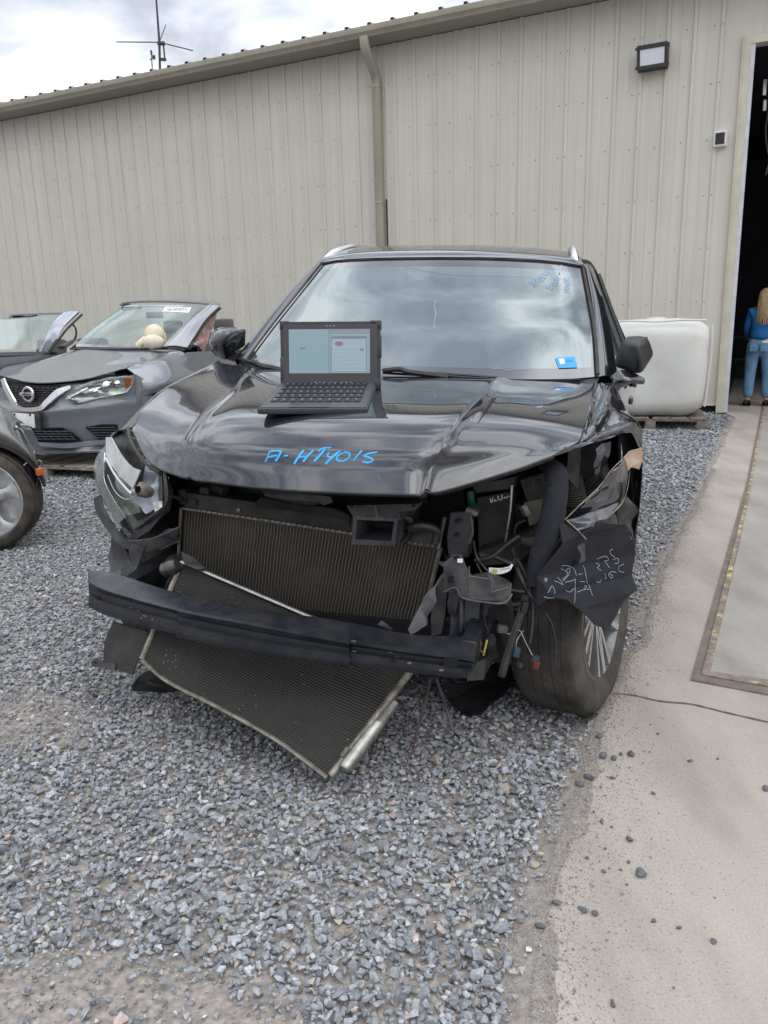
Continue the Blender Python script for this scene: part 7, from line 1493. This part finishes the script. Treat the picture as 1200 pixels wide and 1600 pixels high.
for v in tb.verts:
    p = v.co * 2; k = 5.
    nrm_ = (abs(p.x) ** k + abs(p.y) ** k + abs(p.z) ** (k * 1.6)) ** (1 / k); p = p / max(nrm_, .01) * 1.02 if nrm_ > 1 else p
    tap = 1 + .03 * p.z
    v.co = Vector((p.x * TW / 2 * tap, p.y * TD / 2 * tap, (p.z + 1) * TH / 2)) + Vector((noise.noise(p * 1.6), noise.noise(p * 1.6 + Vector((5, 0, 0))), .6 * noise.noise(p * 2 + Vector((9, 0, 0))))) * .018
b = MB(); b.merge(tb); tb.free(); tbody = b.build('body', MAT['tank_white'], tnk, smooth=70)
b = MB(); b.tube([(-TW / 2 + .06, -TD / 2 + .03, TH - .015), (-.3, -TD / 2 + .01, TH - .002), (0, -TD / 2 + .012, TH - .02), (.3, -TD / 2 + .01, TH - .01), (TW / 2 - .06, -TD / 2 + .04, TH - .02)], .011, refine=6); b.tube([(TW / 2 + .012, -TD / 2 + .15, TH - .06), (TW / 2 + .022, -TD / 2 + .16, TH * .6), (TW / 2 - .01, -TD / 2 + .15, .12)], .012, refine=5); b.build('rim', MAT['tank_white'], tnk)
b = MB(); b.lathe([(.0, .03), (.11, .03), (.12, .0)], (0, 0, TH + .004), 'z', 24); b.build('cap', MAT['tank_white'], tnk)
b = MB(); tb = bmesh.new()
rl_ = random.Random(3)
for i in range(260):
    q = np.array(G(75, 716)); a_, r_ = rl_.uniform(0, 6.28), rl_.random() ** .5; p = Vector((q[0] + math.cos(a_) * .26 * r_, q[1] + math.sin(a_) * .2 * r_, .0 + rl_.random() * .09 * (1 - r_)))
    l_ = rl_.uniform(.012, .035); rt = Matrix.Rotation(rl_.uniform(0, 6), 3, 'Z') @ Matrix.Rotation(rl_.uniform(-.8, .8), 3, 'X') @ Matrix.Rotation(rl_.uniform(-.8, .8), 3, 'Y')
    pts = [p + rt @ Vector(v_) for v_ in ((-l_, 0, 0), (0, -l_ * .45, .003), (l_, 0, 0), (0, l_ * .45, .004))]; b.quad(*pts)
o = b.build('leaf_litter', MAT['leaf_litter'], smooth=0); o['kind'] = 'stuff'; o['label'] = 'small heap of dry leaves beside the sedan pallet'

# ================================================================== PERSON
pf = G(1180, 634); per = thing('person', 'person with long blond hair, blue shirt and jeans standing in the doorway, seen from behind', 'person', (pf[0], pf[1], 0), R_(-27))
def skin(name, verts, edges, radii, mt, parent, root=0, sub=2):
    me = bpy.data.meshes.new(name); me.from_pydata(verts, edges, []); me.update(); o_ = bpy.data.objects.new(name, me); COL.objects.link(o_)
    mo = o_.modifiers.new('skin', 'SKIN'); sk = me.skin_vertices[0].data
    for i, r_ in enumerate(radii): sk[i].radius = (r_, r_) if not isinstance(r_, tuple) else r_
    sk[root].use_root = True; o_.modifiers.new('s', 'SUBSURF').levels = sub; o_.modifiers['s'].render_levels = sub
    dg = bpy.context.evaluated_depsgraph_get(); m2 = bpy.data.meshes.new_from_object(o_.evaluated_get(dg)); bpy.data.objects.remove(o_); m2.name = name
    for p in m2.polygons: p.use_smooth = True
    m2.materials.clear(); m2.materials.append(MAT[mt]); o2_ = bpy.data.objects.new(name, m2); COL.objects.link(o2_); o2_.parent = parent; return o2_
# local: x right, y away from the camera (the way she faces), z up
hgt = 1.66
bv = [(0, 0, .93), (0, 0, 1.08), (0, -.01, 1.22), (0, 0, 1.36), (0, .01, 1.44), (.02, .02, 1.50), (.03, .03, 1.58),
      (-.09, 0, .86), (-.11, .02, .48), (-.12, -.02, .08), (-.13, .08, .03), (.10, 0, .86), (.13, 0, .48), (.14, -.02, .08), (.15, .08, .03),
      (-.15, 0, 1.36), (-.20, .04, 1.12), (-.17, .20, .98), (-.14, .26, .97), (.15, 0, 1.36), (.21, .04, 1.12), (.19, .22, 1.0), (.16, .29, 1.0)]
be = [(0, 1), (1, 2), (2, 3), (3, 4), (4, 5), (5, 6), (0, 7), (7, 8), (8, 9), (9, 10), (0, 11), (11, 12), (12, 13), (13, 14), (3, 15), (15, 16), (16, 17), (17, 18), (3, 19), (19, 20), (20, 21), (21, 22)]
br = [(.15, .12), (.12, .09), (.13, .10), (.13, .09), .055, .05, .095, .085, .055, .04, .035, .085, .055, .04, .035, .055, .042, .030, .035, .055, .042, .030, .035]
skin('body', bv, be, br, 'skin', per)
sv = [bv[i] for i in (0, 1, 2, 3, 15, 16, 17, 19, 20, 21)]; sv[0] = (0, 0, .93)
skin('shirt', sv + [(0, .0, 1.42)], [(0, 1), (1, 2), (2, 3), (3, 4), (4, 5), (5, 6), (3, 7), (7, 8), (8, 9), (3, 10)], [(.185, .145), (.165, .13), (.165, .13), (.15, .115), .075, .06, .05, .075, .06, .05, .07], 'shirt_blue', per)
jn = skin('jeans', [(0, 0, .99), (0, -.01, .88), (-.095, 0, .80), (-.11, .01, .48), (-.115, -.01, .10), (.105, 0, .80), (.13, 0, .48), (.135, -.01, .10)], [(0, 1), (1, 2), (2, 3), (3, 4), (1, 5), (5, 6), (6, 7)], [(.175, .14), (.19, .155), .115, .085, .075, .115, .085, .075], 'denim', per, root=1)
b = MB(); b.box((.06, -.165, .86), (.11, .012, .12), bev=.01); b.box((-.08, -.16, .86), (.11, .012, .12), bev=.01); b.build('pocket', MAT['denim'], jn)
b = MB(); b.box((.06, -.172, .935), (.075, .010, .035), bev=.004); o = b.build('phone', MAT['phone_white']); o.matrix_world = Matrix.Translation((pf[0], pf[1], 0)) @ Matrix.Rotation(R_(-27), 4, 'Z'); tag(o, 'white phone sticking out of the back pocket of the jeans', 'phone')
for x in (-.12, .145):
    b = MB(); b.grid(Surf([[np.array((x - .05 * k, -.12, z)), np.array((x - .055 * k, 0, z)), np.array((x - .05 * k, .12, z * .8)), np.array((x - .01 * k, .17, z * .6))] for k, z in ((-1, .0), (-1, .05), (-.4, .09), (.4, .09), (1, .05), (1, .0))]), 10, 12); b.build('shoe', MAT['shoe'], per, smooth=60)
# hair: strands falling over the shoulders
b = MB(); rh = random.Random(5)
tb = bmesh.new(); bmesh.ops.create_icosphere(tb, subdivisions=3, radius=1)
for v in tb.verts: v.co = Vector((v.co.x * .112 + .03, v.co.y * .118 + .005, v.co.z * .125 + 1.57))
b.merge(tb); tb.free()
for i in range(190):
    a_ = rh.uniform(-2.6, .3) ; x0, y0 = .03 + .098 * math.cos(a_), .0 + .110 * math.sin(a_); ln = rh.uniform(.26, .44)
    if y0 > .06: ln *= .6
    pts = [(x0 * .8, y0 * .8, 1.64), (x0 * 1.05, y0 * 1.1 - .01, 1.56), (x0 * 1.15 + rh.uniform(-.02, .02), y0 * 1.15 - .03, 1.46), (x0 * 1.2 + rh.uniform(-.04, .03), y0 * 1.1 - .05, 1.60 - ln)]
    b.tube(pts, [.013, .012, .009, .002], seg=5, refine=3)
b.build('hair', MAT['hair_blond'], per, smooth=60)
b = MB(); blob(b, (.128, .035, 1.555), .022, (.5, 1, 1.4), 1); b.build('ear', MAT['skin'], per)
